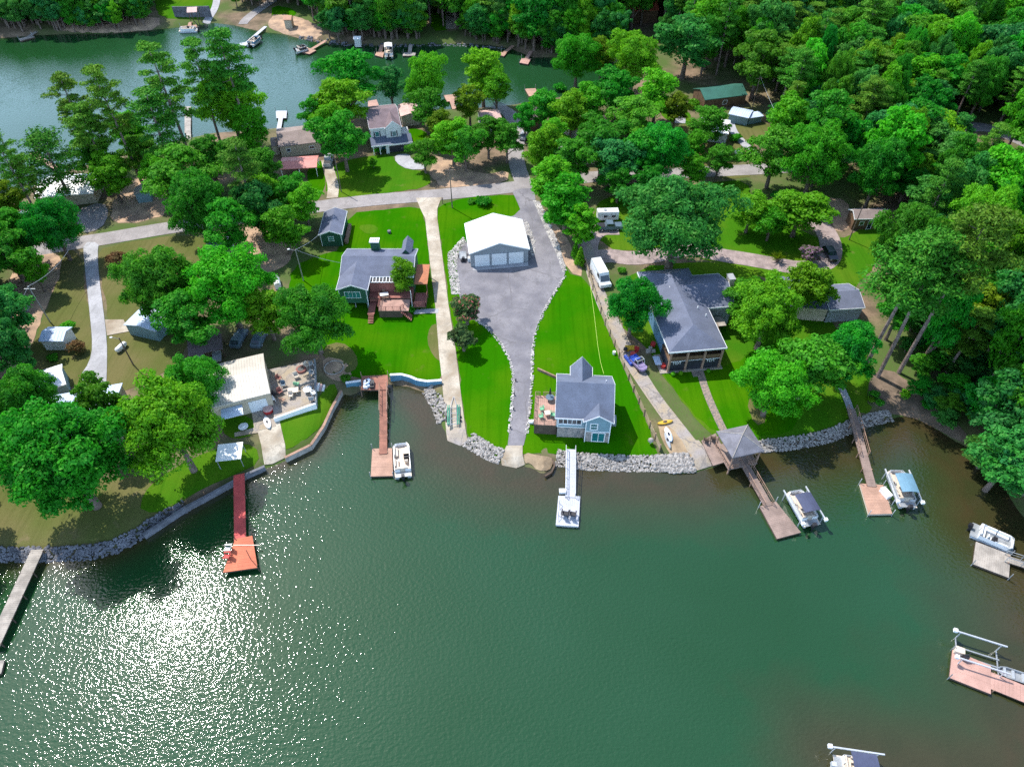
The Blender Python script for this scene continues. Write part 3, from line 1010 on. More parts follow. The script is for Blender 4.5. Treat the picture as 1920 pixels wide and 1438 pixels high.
# ---------------------------------------------------------------- building kit
class House:
    """local frame: x along the front eave, y away from the camera side, z=0 at the ground"""

    def __init__(s, name, label, cat, fl, fr, eave, group=None, base=None):
        zb = base if base is not None else T(*fl)[2]
        a, b = P(*fl, zb + eave), P(*fr, zb + eave)
        s.rz = math.atan2(b[1] - a[1], b[0] - a[0])
        s.W = math.hypot(b[0] - a[0], b[1] - a[1])
        s.o, s.zb, s.e = a, zb, eave
        s.t = thing(name, label, cat, (a[0], a[1], zb), s.rz, group)

    def loc(s, px, py, z):
        q = P(px, py, s.zb + z)
        dx, dy = q[0] - s.o[0], q[1] - s.o[1]
        c, n = math.cos(s.rz), math.sin(s.rz)
        return (dx * c + dy * n, -dx * n + dy * c)

    def depth(s, px, py, z=None):
        return s.loc(px, py, s.e if z is None else z)[1]

    def world(s, x, y, z=0):
        c, n = math.cos(s.rz), math.sin(s.rz)
        return (s.o[0] + x * c - y * n, s.o[1] + x * n + y * c, s.zb + z)

    def box(s, name, mat, x0, x1, y0, y1, z0, z1, parent=None, kind=None):
        return MB().box(x0, x1, y0, y1, z0, z1).build(name, mat, parent or s.t, kind=kind)

    def gable(s, x0, x1, y0, y1, ze, rise, ax, wall, roof, ov=0.4, z0=-0.6, th=0.16, trim=True, rname='roof', walls=True):
        """walls + pitched roof over the eave rectangle x0..x1, y0..y1"""
        u0, u1, a0, a1 = (y0, y1, x0, x1) if ax == 'x' else (x0, x1, y0, y1)
        m = (u0 + u1) / 2
        half = (u1 - u0) / 2
        zr = ze + rise
        MB().sweep([(u0, ze), (u0, ze - th), (m, zr - th), (u1, ze - th), (u1, ze), (m, zr)], ax, a0, a1).build(rname, roof, s.t)
        if walls:
            zw = ze - th - 0.01 + rise * ov / half
            zt = zr - th - 0.01
            MB().sweep([(u0 + ov, z0), (u1 - ov, z0), (u1 - ov, zw), (m, zt), (u0 + ov, zw)], ax, a0 + ov * .6, a1 - ov * .6).build('wall', wall, s.t)
        if trim:
            fa = MB()
            for u in (u0 - .07, u1 + .01):
                fa.sweep([(u, ze - th - .06), (u + .06, ze - th - .06), (u + .06, ze + .03), (u, ze + .03)], ax, a0 - .03, a1 + .03)
            for a, d in ((a0, -.06), (a1, .01)):
                q0, q1 = a + d, a + d + .05
                for p, q in (((u0, ze), (m, zr)), ((u1, ze), (m, zr))):
                    fa.sweep([(p[0], p[1] - th - .05), (q[0], q[1] - th - .05), (q[0], q[1] + .03), (p[0], p[1] + .03)], ax, q0, q1)
            fa.build('fascia', M['white'], s.t)

    def win(s, c, z, w, h, face='S', at=0.0, nx=1, nz=1, fm='white', gm='glass', name='window', fr=0.1):
        """window frame with a pane in each opening; c = centre along the wall, at = wall plane"""
        def mp(u, d, zz):
            return {'S': (u, at - d, zz), 'N': (u, at + d, zz), 'E': (at + d, u, zz), 'W': (at - d, u, zz)}[face]

        def slab(u0, u1, z0, z1, d0, d1):
            p, q = mp(u0, d0, z0), mp(u1, d1, z1)
            return (min(p[0], q[0]), max(p[0], q[0]), min(p[1], q[1]), max(p[1], q[1]), z0, z1)
        f = MB()
        f.box(*slab(c - w / 2 - fr, c + w / 2 + fr, z - fr, z, 0.003, .08))
        f.box(*slab(c - w / 2 - fr, c + w / 2 + fr, z + h, z + h + fr, 0.003, .08))
        for i in range(nx + 1):
            u = c - w / 2 + w * i / nx
            e = fr if i in (0, nx) else fr * .6
            u0 = u - e if i == 0 else (u if i == nx else u - e / 2)
            f.box(*slab(u0, u0 + e, z, z + h, 0.003, .078))
        for j in range(1, nz):
            f.box(*slab(c - w / 2, c + w / 2, z + h * j / nz - fr * .3, z + h * j / nz + fr * .3, 0.004, .074))
        o = f.build(name, M[fm], s.t)
        for i in range(nx):
            u0, u1 = c - w / 2 + w * i / nx + .02, c - w / 2 + w * (i + 1) / nx - .02
            MB().box(*slab(u0, u1, z + .01, z + h - .01, 0.002, .03)).build('pane', M[gm], o)
        return o

    def railing(s, pts, z, mat, h=1.0, step=1.6, balus=None, name='railing'):
        m = MB()
        for a, b in zip(pts[:-1], pts[1:]):
            L = math.hypot(b[0] - a[0], b[1] - a[1])
            k = max(1, round(L / step))
            za = a[2] if len(a) > 2 else z
            zc = b[2] if len(b) > 2 else z
            for i in range(k + 1):
                t = i / k
                x, y, zz = a[0] + (b[0] - a[0]) * t, a[1] + (b[1] - a[1]) * t, za + (zc - za) * t
                m.box(x - .05, x + .05, y - .05, y + .05, zz, zz + h)
            for hh in (h, h * .55, .12):
                m.tube((a[0], a[1], za + hh), (b[0], b[1], zc + hh), .045 if hh == h else .028, n=4)
            if balus:
                for i in range(int(L / balus)):
                    t = (i + .5) * balus / L
                    x, y, zz = a[0] + (b[0] - a[0]) * t, a[1] + (b[1] - a[1]) * t, za + (zc - za) * t
                    m.box(x - .015, x + .015, y - .015, y + .015, zz + .1, zz + h)
        return m.build(name, mat, s.t)

    def deck(s, x0, x1, y0, y1, z, mat, name='deck', w=0.3, ax='x', fascia=None):
        """deck boards laid along ax on a dark frame"""
        m = MB()
        a0, a1 = (y0, y1) if ax == 'x' else (x0, x1)
        k = max(1, int((a1 - a0) / w))
        for i in range(k):
            p, q = a0 + (a1 - a0) * i / k, a0 + (a1 - a0) * (i + 1) / k - .015
            dz = rnd.uniform(-.006, .006)
            m.box(*((x0, x1, p, q) if ax == 'x' else (p, q, y0, y1)), z - .05, z + dz)
        o = m.build(name, mat, s.t, kind='stuff')
        s.box('deck_frame', fascia or M['darkwood'], x0 + .02, x1 - .02, y0 + .02, y1 - .02, z - .28, z - .06)
        return o

    def hipgrid(s):
        pass


# ================= blue-grey lake cottage on the lawn
h = House('lake_cottage', 'blue-grey lakeside cottage with stone ground floor beside the asphalt drive', 'house', (1041, 787.5), (1151, 793), 5.0)
W = h.W
D = h.depth(1044, 701)
ZR = 3.2
h.gable(0, W, 0.45, D, 5.0, ZR, 'x', M['bluesiding'], M['shingle'], z0=2.45)
zr_ = 5.0 + ZR
wx0 = h.loc(1094, 790, 5.0)[0]
h.gable(wx0, W + .03, -0.1, D / 2, 5.02, 1.5, 'y', M['bluesiding'], M['shingle'], ov=.4, z0=2.45)
bx0, bx1 = h.loc(1069.5, 687.5, 5.02)[0], h.loc(1110, 689, 5.02)[0]
h.gable(bx0, bx1, D / 2 + .6, D + 1.5, 5.4, 2.35, 'y', M['bluesiding'], M['shingle'], ov=.25, z0=0)
# stone lower storey in courses of blocks
for (x0, x1, y0, y1) in ((0.42, wx0 + .45, .9, D - .45), (wx0 + .42, W - .42, 0.22, D * .45)):
    h.box('lower_wall', M['brick'], x0, x1, y0, y1, -.8, 2.44)
for (x0, x1, y) in ((0.42, wx0 + .42, .9), (wx0 + .46, W - .42, .22)):
    st = MB()
    z = 0.0
    while z < 2.4:
        x = x0
        hh = rnd.uniform(.22, .36)
        while x < x1 - .1:
            w_ = min(rnd.uniform(.3, .75), x1 - x)
            st.box(x + .015, x + w_ - .015, y - rnd.uniform(.02, .06), y - .001, z + .015, min(z + hh, 2.43) - .015)
            x += w_
        z += hh
    st.build('stone_facing', pm('facing_stone', (0.33, 0.27, 0.24), .9, .5, 1.8, col2=(0.18, 0.18, 0.18)), h.t, kind='stuff')
h.box('band', M['white'], .36, wx0 + .44, .82, .9, 2.42, 2.58)
h.box('band', M['white'], wx0 + .4, W - .36, .12, .22, 2.42, 2.58)
for x in (.38, wx0 + .42, W - .46):
    yy = .80 if x < 1 else .10
    h.box('corner_board', M['white'], x, x + .14, yy, yy + .12, -.3 if x > 1 else 2.58, 4.95)
h.win(wx0 / 2 + .15, 3.35, wx0 - .9, 1.0, 'S', .85, nx=5, fr=.16)
h.box('sill', M['white'], .5, wx0 + .3, .70, .85, 3.13, 3.2)
h.win(wx0 + 1.75, 3.1, .95, 1.25, 'S', .14, nx=1, nz=2, gm='tealglass', fr=.16)
h.win(wx0 + 2.6, 0.25, 1.9, 1.95, 'S', .14, nx=2, name='french_door', gm='tealglass', fr=.14)
h.box('air_conditioner', M['galv'], W + .1, W + .95, 3.6, 5.2, 0, 1.1)
h.box('vent_pipe', M['white'], W - 1.35, W - 1.2, D * .62, D * .62 + .12, 5, 7.9)
# side deck with railing
dx0 = h.loc(1006, 830, 0)[0]
dz = 2.3
h.deck(-3.4, .38, 1.2, 7.6, dz, M['pinkwood'], ax='y')
h.box('deck_skirt', M['darkwood'], -3.3, .3, 1.3, 7.5, -.5, dz - .3)
h.railing([(.1, 1.25), (-3.35, 1.25), (-3.35, 7.5), (-2.6, 7.5)], dz, M['postwood'], balus=.25)
h.railing([(-2.0, 7.5), (.1, 7.5)], dz, M['postwood'], balus=.25)
cottage = h

# ================= white garage
h = House('garage', 'white-roofed grey metal garage with three pale roll-up doors', 'garage', (880, 476), (993, 467), 3.4)
W, D = h.W, h.depth(867, 420)
h.gable(0, W, 0, D, 3.4, 2.05, 'y', M['greywall'], M['whitemetal'], ov=.22, trim=True, z0=-.3)
rb_ = MB()
for i in range(int(D / .9)):
    y = .3 + i * .9
    for u0, u1 in ((0, W / 2), (W, W / 2)):
        rb_.sweep([(u0, 3.405), (u1, 3.4 + 2.055), (u1, 3.4 + 2.08), (u0, 3.43)], 'y', y, y + .04)
rb_.build('roof_rib', M['whitemetal'], h.t, kind='stuff')
dw = 3.05
for i in range(3):
    cx = W / 2 - .1 + (i - 1) * (dw + .45)
    g = MB()
    for k in range(6):
        g.box(cx - dw / 2, cx + dw / 2, .02, .10 + .01 * (k % 2), .05 + k * .46, .05 + k * .46 + .45)
    g.build('garage_door', M['carwhite'], h.t)
for i in range(2):
    cx = W / 2 - .1 + (i - .5) * (dw + .45)
    h.box('door_post', M['greywall'], cx - .17, cx + .17, -.01, .12, 0, 2.85)
h.box('door_slab', M['concrete2'], 1.0, W - .2, -.75, .1, -.05, .10)
garage = h

# ================= green house with decks
h = House('green_house', 'dark green house with grey shingle roof and reddish decks', 'house', (630, 544), (689, 544), 4.6)
xr, yb = h.loc(784, 463, 4.6)
xl = h.loc(634, 510, 4.6)[0]
yf = h.loc(738, 519, 4.6)[1]
ybl = h.loc(639, 471, 4.6)[1]
yb = (yb + ybl) / 2
h.gable(-.02, xr, yf, yb, 4.6, 1.55, 'x', M['greensiding'], M['shingle2'], z0=-.5)
h.gable(0, h.W, 0, yf + 4.2, 4.62, 1.15, 'y', M['greensiding'], M['shingle2'], z0=1.3)
h.gable(xr - 3.0, xr - .9, yb - 3.2, yb + 1.6, 5.5, 1.25, 'y', M['greensiding'], M['shingle2'], ov=.2, z0=0, trim=False)
ch = h.loc(705, 470, 4.6)[0]
h.box('chimney', M['greensiding'], ch - .8, ch + .8, yb - 1.1, yb + .2, 0, 6.9)
cp = MB().box(ch - .95, ch + .95, yb - 1.25, yb + .35, 6.9, 7.05)
for k in range(4):
    cp.tube((ch - .6 + k * .4, yb - .4, 7.05), (ch - .6 + k * .4, yb - .4, 7.35 + .1 * (k % 2)), .14)
cp.build('chimney_cap', M['white'], h.t)
h.win(h.W / 2 - .1, 2.6, 2.9, 1.35, 'S', .22, nx=4, gm='tealglass', fr=.08)
for x in (.3, h.W - .42):
    h.box('corner_board', M['white'], x, x + .14, .16, .24, -.3, 4.4)
for x in (.6, 2.9, 5.2):
    h.box('support_post', M['greywall'], x, x + .18, .5, .68, -.4, 1.3)
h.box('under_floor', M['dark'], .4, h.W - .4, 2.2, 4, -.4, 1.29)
# pergola strip of white rafters in front of the main wall
pg = MB()
px0, px1 = h.W - .2, h.W + 5.1
pg.box(px0, px1, yf - 1.25, yf - 1.13, 4.1, 4.25)
pg.box(px0, px1, yf - .05, yf + .07, 4.45, 4.6)
for k in range(9):
    x = px0 + (px1 - px0 - .12) * k / 8
    pg.add([(x, yf - 1.25, 4.12), (x + .12, yf - 1.25, 4.12), (x + .12, yf, 4.47), (x, yf, 4.47), (x, yf - 1.25, 4.27), (x + .12, yf - 1.25, 4.27), (x + .12, yf, 4.62), (x, yf, 4.62)],
           [(3, 2, 1, 0), (4, 5, 6, 7), (0, 1, 5, 4), (1, 2, 6, 5), (2, 3, 7, 6), (3, 0, 4, 7)])
pg.build('roof_window_frame', M['white'], h.t)
MB().add([(px0, yf - 1.2, 4.12), (px1, yf - 1.2, 4.12), (px1, yf, 4.47), (px0, yf, 4.47)], [(0, 1, 2, 3)]).build('pane', M['dark'], h.t)
h.box('sunroom_wall', M['redwood'], px0, px1, yf - 1.15, yf + .3, 1.9, 4.1)
# upper and lower decks
h.deck(h.W - .3, xr - .2, 1.0, yf + .3, 1.9, M['redwood'], w=.28)
h.box('deck_skirt', M['redwood'], h.W - .2, xr - .3, 1.2, yf, -.4, 1.6)
h.deck(h.W + 1.9, xr - .6, -2.4, .98, 1.55, M['pinkwood'], w=.28)
h.box('deck_skirt', M['darkwood'], h.W + 2.0, xr - 1.9, -2.3, .9, -.4, 1.25)
h.railing([(h.W + 1.95, .9), (h.W + 1.95, -2.35), (xr - 2.1, -2.35), (xr - 1.6, -1.6)], 1.55, M['redwood'], balus=.3)
h.deck(h.W - .2, h.W + 1.1, -2.6, .98, .9, M['redwood'], name='landing', w=.28)
st = MB()
for k in range(7):
    st.box(xr - 2.0 + k * .28, xr - 1.75 + k * .28, -2.9 - k * .12, -1.2 - k * .12, 1.35 - k * .2, 1.4 - k * .2)
st.build('stair', M['redwood'], h.t)
st = MB()
for k in range(6):
    st.box(h.W, h.W + 1.0, -2.8 - k * .28, -2.56 - k * .28, .75 - k * .15, .80 - k * .15)
st.build('stair', M['redwood'], h.t)
h.box('downpipe', M['white'], xr - .25, xr - .15, -.1, 0, 0, 4.5)
# east porch with terracotta cover
h.deck(xr + .1, xr + 2.5, yf - 4.6, yf - .4, 1.0, M['redwood'])
h.box('porch_cover', M['terracotta'], xr + .05, xr + 2.6, yf - .6, yb - 3.4, 3.2, 3.32)
h.railing([(xr + 2.45, yf - .4), (xr + 2.45, yf - 4.55), (xr + .2, yf - 4.55)], 1.0, M['redwood'], balus=.3)
for (x, y) in ((xr + 2.45, yf - .6), (xr + 2.45, yb - 3.5), (xr + .3, yb - 3.5)):
    h.box('porch_post', M['redwood'], x - .07, x + .07, y - .07, y + .07, 0, 3.2)
green = h
GH = (xr, yf, yb)

# ================= green shed
h = House('garden_shed', 'green gabled shed with grey roof at the road', 'shed', (597, 441), (641, 440), 2.9)
D = h.depth(605, 397)
h.gable(0, h.W, 0, D, 2.9, .95, 'y', M['greensiding'], M['shingle2'], ov=.3)
h.win(h.W / 2, 1.35, 1.0, .95, 'S', .16, nz=2, gm='tealglass')
for x in (.24, h.W - .38):
    h.box('corner_board', M['white'], x, x + .14, .1, .2, 0, 2.75)
wp = h.world(h.W + .1, .8)
t = thing('firewood_pile', 'split firewood stacked against the green shed wall', 'firewood', wp, h.rz)
lgm = MB().tube((0, 0, 0), (.62, 0, 0), .11, n=6).mesh('log', M['postwood'])
for k in range(26):
    for j in range(4):
        o = bpy.data.objects.new('log', lgm)
        COL.objects.link(o)
        o.parent = t
        o.location = (rnd.uniform(-.05, .08), k * .25 + (j % 2) * .12, .12 + j * .21)

# ================= neighbour's hip-roofed house
h = House('hip_roof_house', 'large house with slate-blue hipped roof and dark screened porch', 'house', (1255, 661), (1363, 652), 4.9)
W = h.W
D = h.loc(1222, 508, 4.9)[1]
hr = 2.15
ap = 4.2
V = [(0, 0, 4.9), (W, 0, 4.9), (W, D, 4.9), (0, D, 4.9), (W / 2, ap, 4.9 + hr), (W / 2, D - ap, 4.9 + hr)]
MB().add([(x, y, z) for x, y, z in V] + [(x, y, z - .2) for x, y, z in V[:4]],
         [(0, 1, 4), (1, 2, 5, 4), (2, 3, 5), (3, 0, 4, 5), (9, 8, 7, 6), (0, 6, 7, 1), (1, 7, 8, 2), (2, 8, 9, 3), (3, 9, 6, 0)]).build('roof', M['shingle2'], h.t)
wy0 = h.loc(1326, 582, 4.9)[1]
wx1, wy1 = h.loc(1374, 566, 4.9)
wyb = h.loc(1342, 514, 4.9)[1]
h.gable(W / 2 - 1.0, wx1, wy0 + .6, wyb, 4.92, 1.75, 'x', M['greywall'], M['shingle2'], ov=.5, z0=-.4)
fa = MB()
fa.box(-.08, W + .08, -.08, -.01, 4.66, 4.94)
fa.box(-.08, -.01, -.08, D, 4.66, 4.94)
fa.box(W + .01, W + .08, -.08, wy0 + .5, 4.66, 4.94)
fa.build('fascia', M['white'], h.t)
h.box('chimney', M['tanwall'], wx1 + .1, wx1 + 1.1, (wy1 + wyb) / 2 - .8, (wy1 + wyb) / 2 + .8, 0, 7.3)
h.box('chimney_cap', M['concrete2'], wx1, wx1 + 1.2, (wy1 + wyb) / 2 - .9, (wy1 + wyb) / 2 + .9, 7.3, 7.45)
h.box('wall', pm('slate_blue_wall', (0.10, 0.20, 0.32), .7, .15, 1.0), .6, W - .6, 4.6, D - .6, -.4, 4.68)
h.box('porch_floor', M['concrete3'], -.9, W + .2, -.2, 4.6, -.5, .12)
h.box('upper_floor', M['brownwall'], .35, W - .35, .35, 4.58, 2.35, 2.6)
h.box('beam', M['darkwood'], .2, W - .2, .2, .5, 4.35, 4.66)
for k in range(4):
    x = .5 + k * (W - 1.0) / 3
    h.box('porch_post', M['postwood'], x - .17, x + .17, .0, .32, -.3, 4.35)
for k in range(3):
    x0 = .5 + k * (W - 1.0) / 3 + .2
    x1 = x0 + (W - 1.0) / 3 - .4
    h.box('screen', M['dark'], x0, x1, .22, .27, .15, 2.3)
    h.box('rail_band', M['white'], x0, x1, .14, .2, 2.36, 2.44)
    h.box('upper_railing', M['brownwall'], x0, x1, .2, .24, 2.62, 3.4)
h.box('side_screen', M['dark'], .3, .35, .5, 4.4, .15, 2.3)
h.box('side_screen', M['dark'], W - .35, W - .3, .5, 4.4, .15, 4.3)
for k, cx in ((0, 1.9), (2, W - 2.2)):
    cu = bpy.data.curves.new('lettering', 'FONT')
    cu.body = 'TDT'
    cu.size = .85
    cu.extrude = .012
    cu.align_x = 'CENTER'
    cu.materials.append(M['white'])
    fo = bpy.data.objects.new('lettering_curve', cu)
    me = bpy.data.meshes.new_from_object(fo)
    bpy.data.objects.remove(fo)
    if not me.materials:
        me.materials.append(M['white'])
    o = bpy.data.objects.new('lettering', me)
    COL.objects.link(o)
    o.parent = h.t
    o.location = (cx, .2, 1.65)
    o.rotation_euler = (PI / 2, 0, 0)
st = MB()
for k in range(9):
    st.box(W + .3, W + 1.3, 4.4 + k * .42, 4.7 + k * .42, .2 + k * .26, .27 + k * .26)
st.tube((W + 1.35, 4.4, 1.2), (W + 1.35, 8.2, 3.4), .05, n=4)
st.tube((W + 1.35, 4.4, .2), (W + 1.35, 8.2, 2.4), .06, n=4)
st.build('outside_stair', M['postwood'], h.t)
h.deck(W + .0, W + 3.2, 8.2, wy0 + .8, 2.5, M['greydock'])
h.box('vent_pipe', M['white'], W * .75, W * .75 + .15, D * .42, D * .42 + .15, 5.5, 6.4)
h.box('vent_pipe', M['white'], W * .85, W * .85 + .15, D * .34, D * .34 + .15, 5.3, 6.0)
h.box('porch_step', M['brick'], W / 2 - .4, W / 2 + .9, -1.5, -.2, -.3, .06)
ub = MB().box(-1.5, -.35, 1.2, 3.3, .9, .98)
ub.build('side_awning', M['bluemetal'], h.t)
hip = h
for k, x in enumerate((1.2, 2.6, 7.6)):
    wq = h.world(x, -.75)
    o = MB().ball((0, 0, .35), .42, 9, 6).build('porch_shrub', M['leafB'], None, (wq[0], wq[1], wq[2]))
    tag(o, ['small clipped shrub by the first porch post', 'small clipped shrub between the first two porch posts', 'small clipped shrub near the third porch post'][k], 'shrub', 'clipped shrubs along the porch')

# ================= white two-storey house
h = House('white_house', 'white two-storey house with mauve roof, front gable and open garage', 'house', (692.5, 242.5), (752, 236), 6.0)
W = h.W
D = h.loc(689, 201, 6.0)[1]
h.gable(0, W, 0, D, 6.0, 1.9, 'x', M['whitesiding'], M['brownshingle'])
gx = W * .47
h.gable(gx, W + .05, -.55, D / 2 - .5, 5.95, 1.75, 'y', M['whitesiding'], M['brownshingle'], ov=.25, z0=2.9)
MB().sweep([(-2.6, 2.75), (-2.6, 2.62), (.3, 3.5), (.3, 3.64)], 'x', -.2, W + 2.2).build('porch_roof', M['shingle'], h.t)
h.box('fascia', M['white'], -.25, W + 2.25, -2.68, -2.61, 2.5, 2.78)
h.box('garage_wall', M['whitesiding'], W * .42, W + 2.0, -1.9, D * .5, -.3, 2.6)
h.box('gable_wall', M['whitesiding'], W * .42, W + 2.0, -2.4, -1.9, 2.2, 2.6)
for x0, x1 in ((W * .42, W * .52), (W + 1.6, W + 2.0)):
    h.box('garage_pier', M['whitesiding'], x0, x1, -2.4, -1.9, -.3, 2.2)
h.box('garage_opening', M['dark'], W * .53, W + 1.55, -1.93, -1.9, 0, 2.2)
for x in (0.1, W * .22):
    h.box('porch_post', M['white'], x, x + .2, -2.4, -2.2, -.2, 2.6)
h.win(W * .22, 3.75, .9, 1.2, 'S', .25, gm='tealglass')
h.win(W * .75, 3.75, .9, 1.2, 'S', -.42, gm='tealglass')
for cx, y in ((W * .22, .25), (W * .75, -.42)):
    for d in (-.82, .55):
        h.box('shutter', M['dark'], cx + d, cx + d + .28, y - .07, y - .003, 3.7, 5.0)
h.win(W * .2, .9, 2.0, 1.3, 'S', .25, nx=2)
h.win(W * .36, .1, .9, 2.0, 'S', .25, name='door', gm='tealglass')
o = h.box('porch_floor', M['concrete2'], 0, W * .42, -2.4, .3, -.3, .1)

h = House('garden_building', 'tan outbuilding with pinkish roof beside the white house', 'outbuilding', (751, 219), (770, 217), 3.0)
h.gable(0, 5.2, 0, 7.0, 3.0, .6, 'y', M['tanwall'], M['pinkroof'], ov=.3, trim=False)

# ================= tan long house
h = House('tan_house', 'long tan house with mauve-brown roof near the lake', 'house', (522, 276), (601, 266), 3.2)
D = h.loc(526, 241, 3.2)[1]
h.gable(0, h.W, 0, D, 3.2, 1.3, 'x', M['tanwall'], M['tanshingle'], trim=False)
h.win(2.2, 1.5, .8, .7, 'S', .4)
h.win(h.W - 2.4, 1.5, 1.1, .7, 'S', .4, nx=2)
h.gable(-1.8, 0, 2.0, 6.5, 2.7, .7, 'x', M['tanwall'], M['tanshingle'], trim=False, ov=.2)

h = House('carport', 'salmon-roofed long carport beside the tan house', 'carport', (524, 318), (594, 314), 2.6)
D = h.loc(523, 296, 2.6)[1]
h.gable(0, h.W, 0, D, 2.6, .5, 'x', M['tanwall'], pm('salmon_roof', (0.56, 0.20, 0.17), .6, .12, .8), trim=False, walls=False)
for x in (.2, h.W / 2, h.W - .35):
    for y in (.2, D - .35):
        h.box('carport_post', M['white'], x, x + .15, y, y + .15, 0, 2.5)

# ================= metal workshop by the patio
h = House('metal_workshop', 'long cream ribbed metal building beside the furnished patio', 'workshop', (442, 753), (507, 737), 3.6)
W = h.W
xl_, yl_ = h.loc(370, 687, 3.6)
xr_, yr_ = h.loc(496, 664, 3.6)
x0_ = h.loc(402, 763, 3.6)[0]
ribmat = pm('cream_ribbed_roof', (0.50, 0.46, 0.40), .5, .1, .6)
X0, X1, Y1 = x0_ - 1.0, W, (yr_ + .3)
h.gable(X0, X1, 0, Y1, 3.6, 1.1, 'x', M['tanwall'], ribmat, trim=False, ov=.25)
ribs = MB()
for i in range(int((X1 - X0) / .45)):
    x = X0 + .2 + i * .45
    for u0, u1 in ((0, Y1 / 2), (Y1, Y1 / 2)):
        ribs.sweep([(u0, 3.605), (u1, 4.705), (u1, 4.75), (u0, 3.65)], 'x', x, x + .07) if u0 < u1 else ribs.sweep([(u1, 4.705), (u0, 3.605), (u0, 3.65), (u1, 4.75)], 'x', x, x + .07)
ribs.build('roof_rib', ribmat, h.t, kind='stuff')
dr = MB()
for k in range(5):
    dr.box(W - 3.9, W - 1.0, .17, .22 + .01 * (k % 2), .05 + k * .5, .53 + k * .5)
dr.build('garage_door', M['carwhite'], h.t)
h.box('awning', M['bluemetal'], W - 8.2, W - 4.8, -2.2, .1, 2.5, 2.6)
h.box('window_opening', M['dark'], W - 7.8, W - 5.0, .14, .2, .7, 1.9)
work = h

h = House('side_shelter', 'brown open-sided shelter with small boats under it', 'shelter', (353, 668), (418, 654), 2.2)
MB().add([(0, 0, 2.2), (h.W, 0, 2.2), (h.W, 4.2, 2.6), (0, 4.2, 2.6), (0, 0, 2.1), (h.W, 0, 2.1), (h.W, 4.2, 2.5), (0, 4.2, 2.5)],
         [(0, 1, 2, 3), (7, 6, 5, 4), (0, 4, 5, 1), (1, 5, 6, 2), (2, 6, 7, 3), (3, 7, 4, 0)]).build('roof', M['brownshingle'], h.t)
for x in (.1, h.W / 2, h.W - .25):
    for y in (.1, 4.0):
        h.box('shelter_post', M['darkwood'], x, x + .15, y, y + .15, 0, 2.1)
sw = h.world(1.6, 0.2)
for k, x in enumerate((1.6, 4.4)):
    sw = h.world(x, .6)
    o = MB().prism([(-.7, -1.6), (.7, -1.6), (.8, .6), (0, 1.7), (-.8, .6)], .3, .8).build('jon_boat', M['cargrey'], None, sw)
    o.rotation_euler = (0, 0, h.rz)
    tag(o, ['pale small boat under the open shelter, near the tree trunk', 'small grey boat under the open shelter beside the parked truck'][k], 'boat', 'boats under the shelter')

# ================= smaller buildings (front eave pixels, eave, depth, rise, ridge axis)
def simple(name, label, cat, fl, fr, eave, dep, rise, ax, wall, roof, wins=(), ov=.3, trim=False, group=None, ribs_=False):
    hh = House(name, label, cat, fl, fr, eave, group)
    hh.gable(0, hh.W, 0, dep, eave, rise, ax, M[wall], M[roof], ov=ov, trim=trim)
    for (c, z, w, q, nm) in wins:
        hh.win(c * hh.W, z, w, q, 'S', ov * (.6 if ax == 'y' else 1.0), name=nm)
    if ribs_:
        m = MB()
        n = int(hh.W / .6) if ax == 'x' else int(dep / .6)
        for i in range(n):
            a = .2 + i * .6
            L = dep if ax == 'x' else hh.W
            m.sweep([(0, eave + .004), (L / 2, eave + rise + .004), (L, eave + .004), (L, eave + .04), (L / 2, eave + rise + .04), (0, eave + .04)], ax, a, a + .06)
        m.build('roof_rib', M[roof], hh.t, kind='stuff')
    return hh


simple('white_shed', 'small white shed with pale metal roof beside the russet shrub', 'shed', (72, 640), (118, 640), 2.4, 3.9, .7, 'x', 'whitesiding', 'bluemetal', ribs_=True)
simple('white_carport', 'cream metal carport at the end of the pale drive', 'carport', (70, 738), (124, 720), 2.6, 5.6, .8, 'x', 'bluesiding', 'whitemetal', ribs_=True)
simple('metal_carport', 'pale blue metal carport half under the oak crowns', 'carport', (231, 609), (292, 622), 2.5, 5.8, .6, 'y', 'bluesiding', 'bluemetal', ribs_=True)
simple('lakeside_house', 'white metal-roofed house mostly hidden beneath the largest oak', 'house', (30, 836), (218, 800), 3.2, 10.0, 1.3, 'x', 'tanwall', 'bluemetal', ribs_=True, wins=[(.9, 1.0, 1.2, 1.1, 'window')])
simple('pump_house', 'narrow grey utility shed beside the dirt track', 'shed', (25, 574), (44, 571), 2.2, 2.4, .4, 'x', 'greywall', 'greydock')
simple('bungalow', 'white-roofed bungalow behind the pines on the lake point', 'house', (64, 372), (175, 362), 3.0, 9.5, 1.0, 'x', 'tanwall', 'whitemetal')
simple('storage_shed', 'grey-blue storage shed under the pines near the road', 'shed', (250, 366), (282, 362), 2.4, 3.6, .7, 'y', 'bluesiding', 'greydock')
simple('cabin', 'brown board cabin with white door and two windows', 'cabin', (1603, 411), (1668, 410), 2.8, 3.9, 1.0, 'x', 'brownwall', 'tanshingle',
       wins=[(.27, 1.1, .8, .8, 'window'), (.52, .1, .8, 2.0, 'door'), (.78, 1.1, .8, .8, 'window')], trim=True)
simple('grey_roof_house', 'house with plain grey roof half hidden by tree crowns', 'house', (1556, 581), (1622, 577), 3.3, 7.2, 1.3, 'x', 'greywall', 'shingle2', trim=True)
simple('grey_roof_house_wing', 'low grey-roofed house wing beneath the crowns west of its neighbour', 'house', (1462, 572), (1556, 580), 3.2, 9.0, 1.2, 'x', 'tanwall', 'shingle2')
simple('green_roof_house', 'dark house with green metal roof at the forest edge', 'house', (1322, 188), (1402, 178), 3.0, 7.5, 1.5, 'x', 'brownwall', 'greenmetal', wins=[(.5, 1.0, 1.2, 1.0, 'window')])
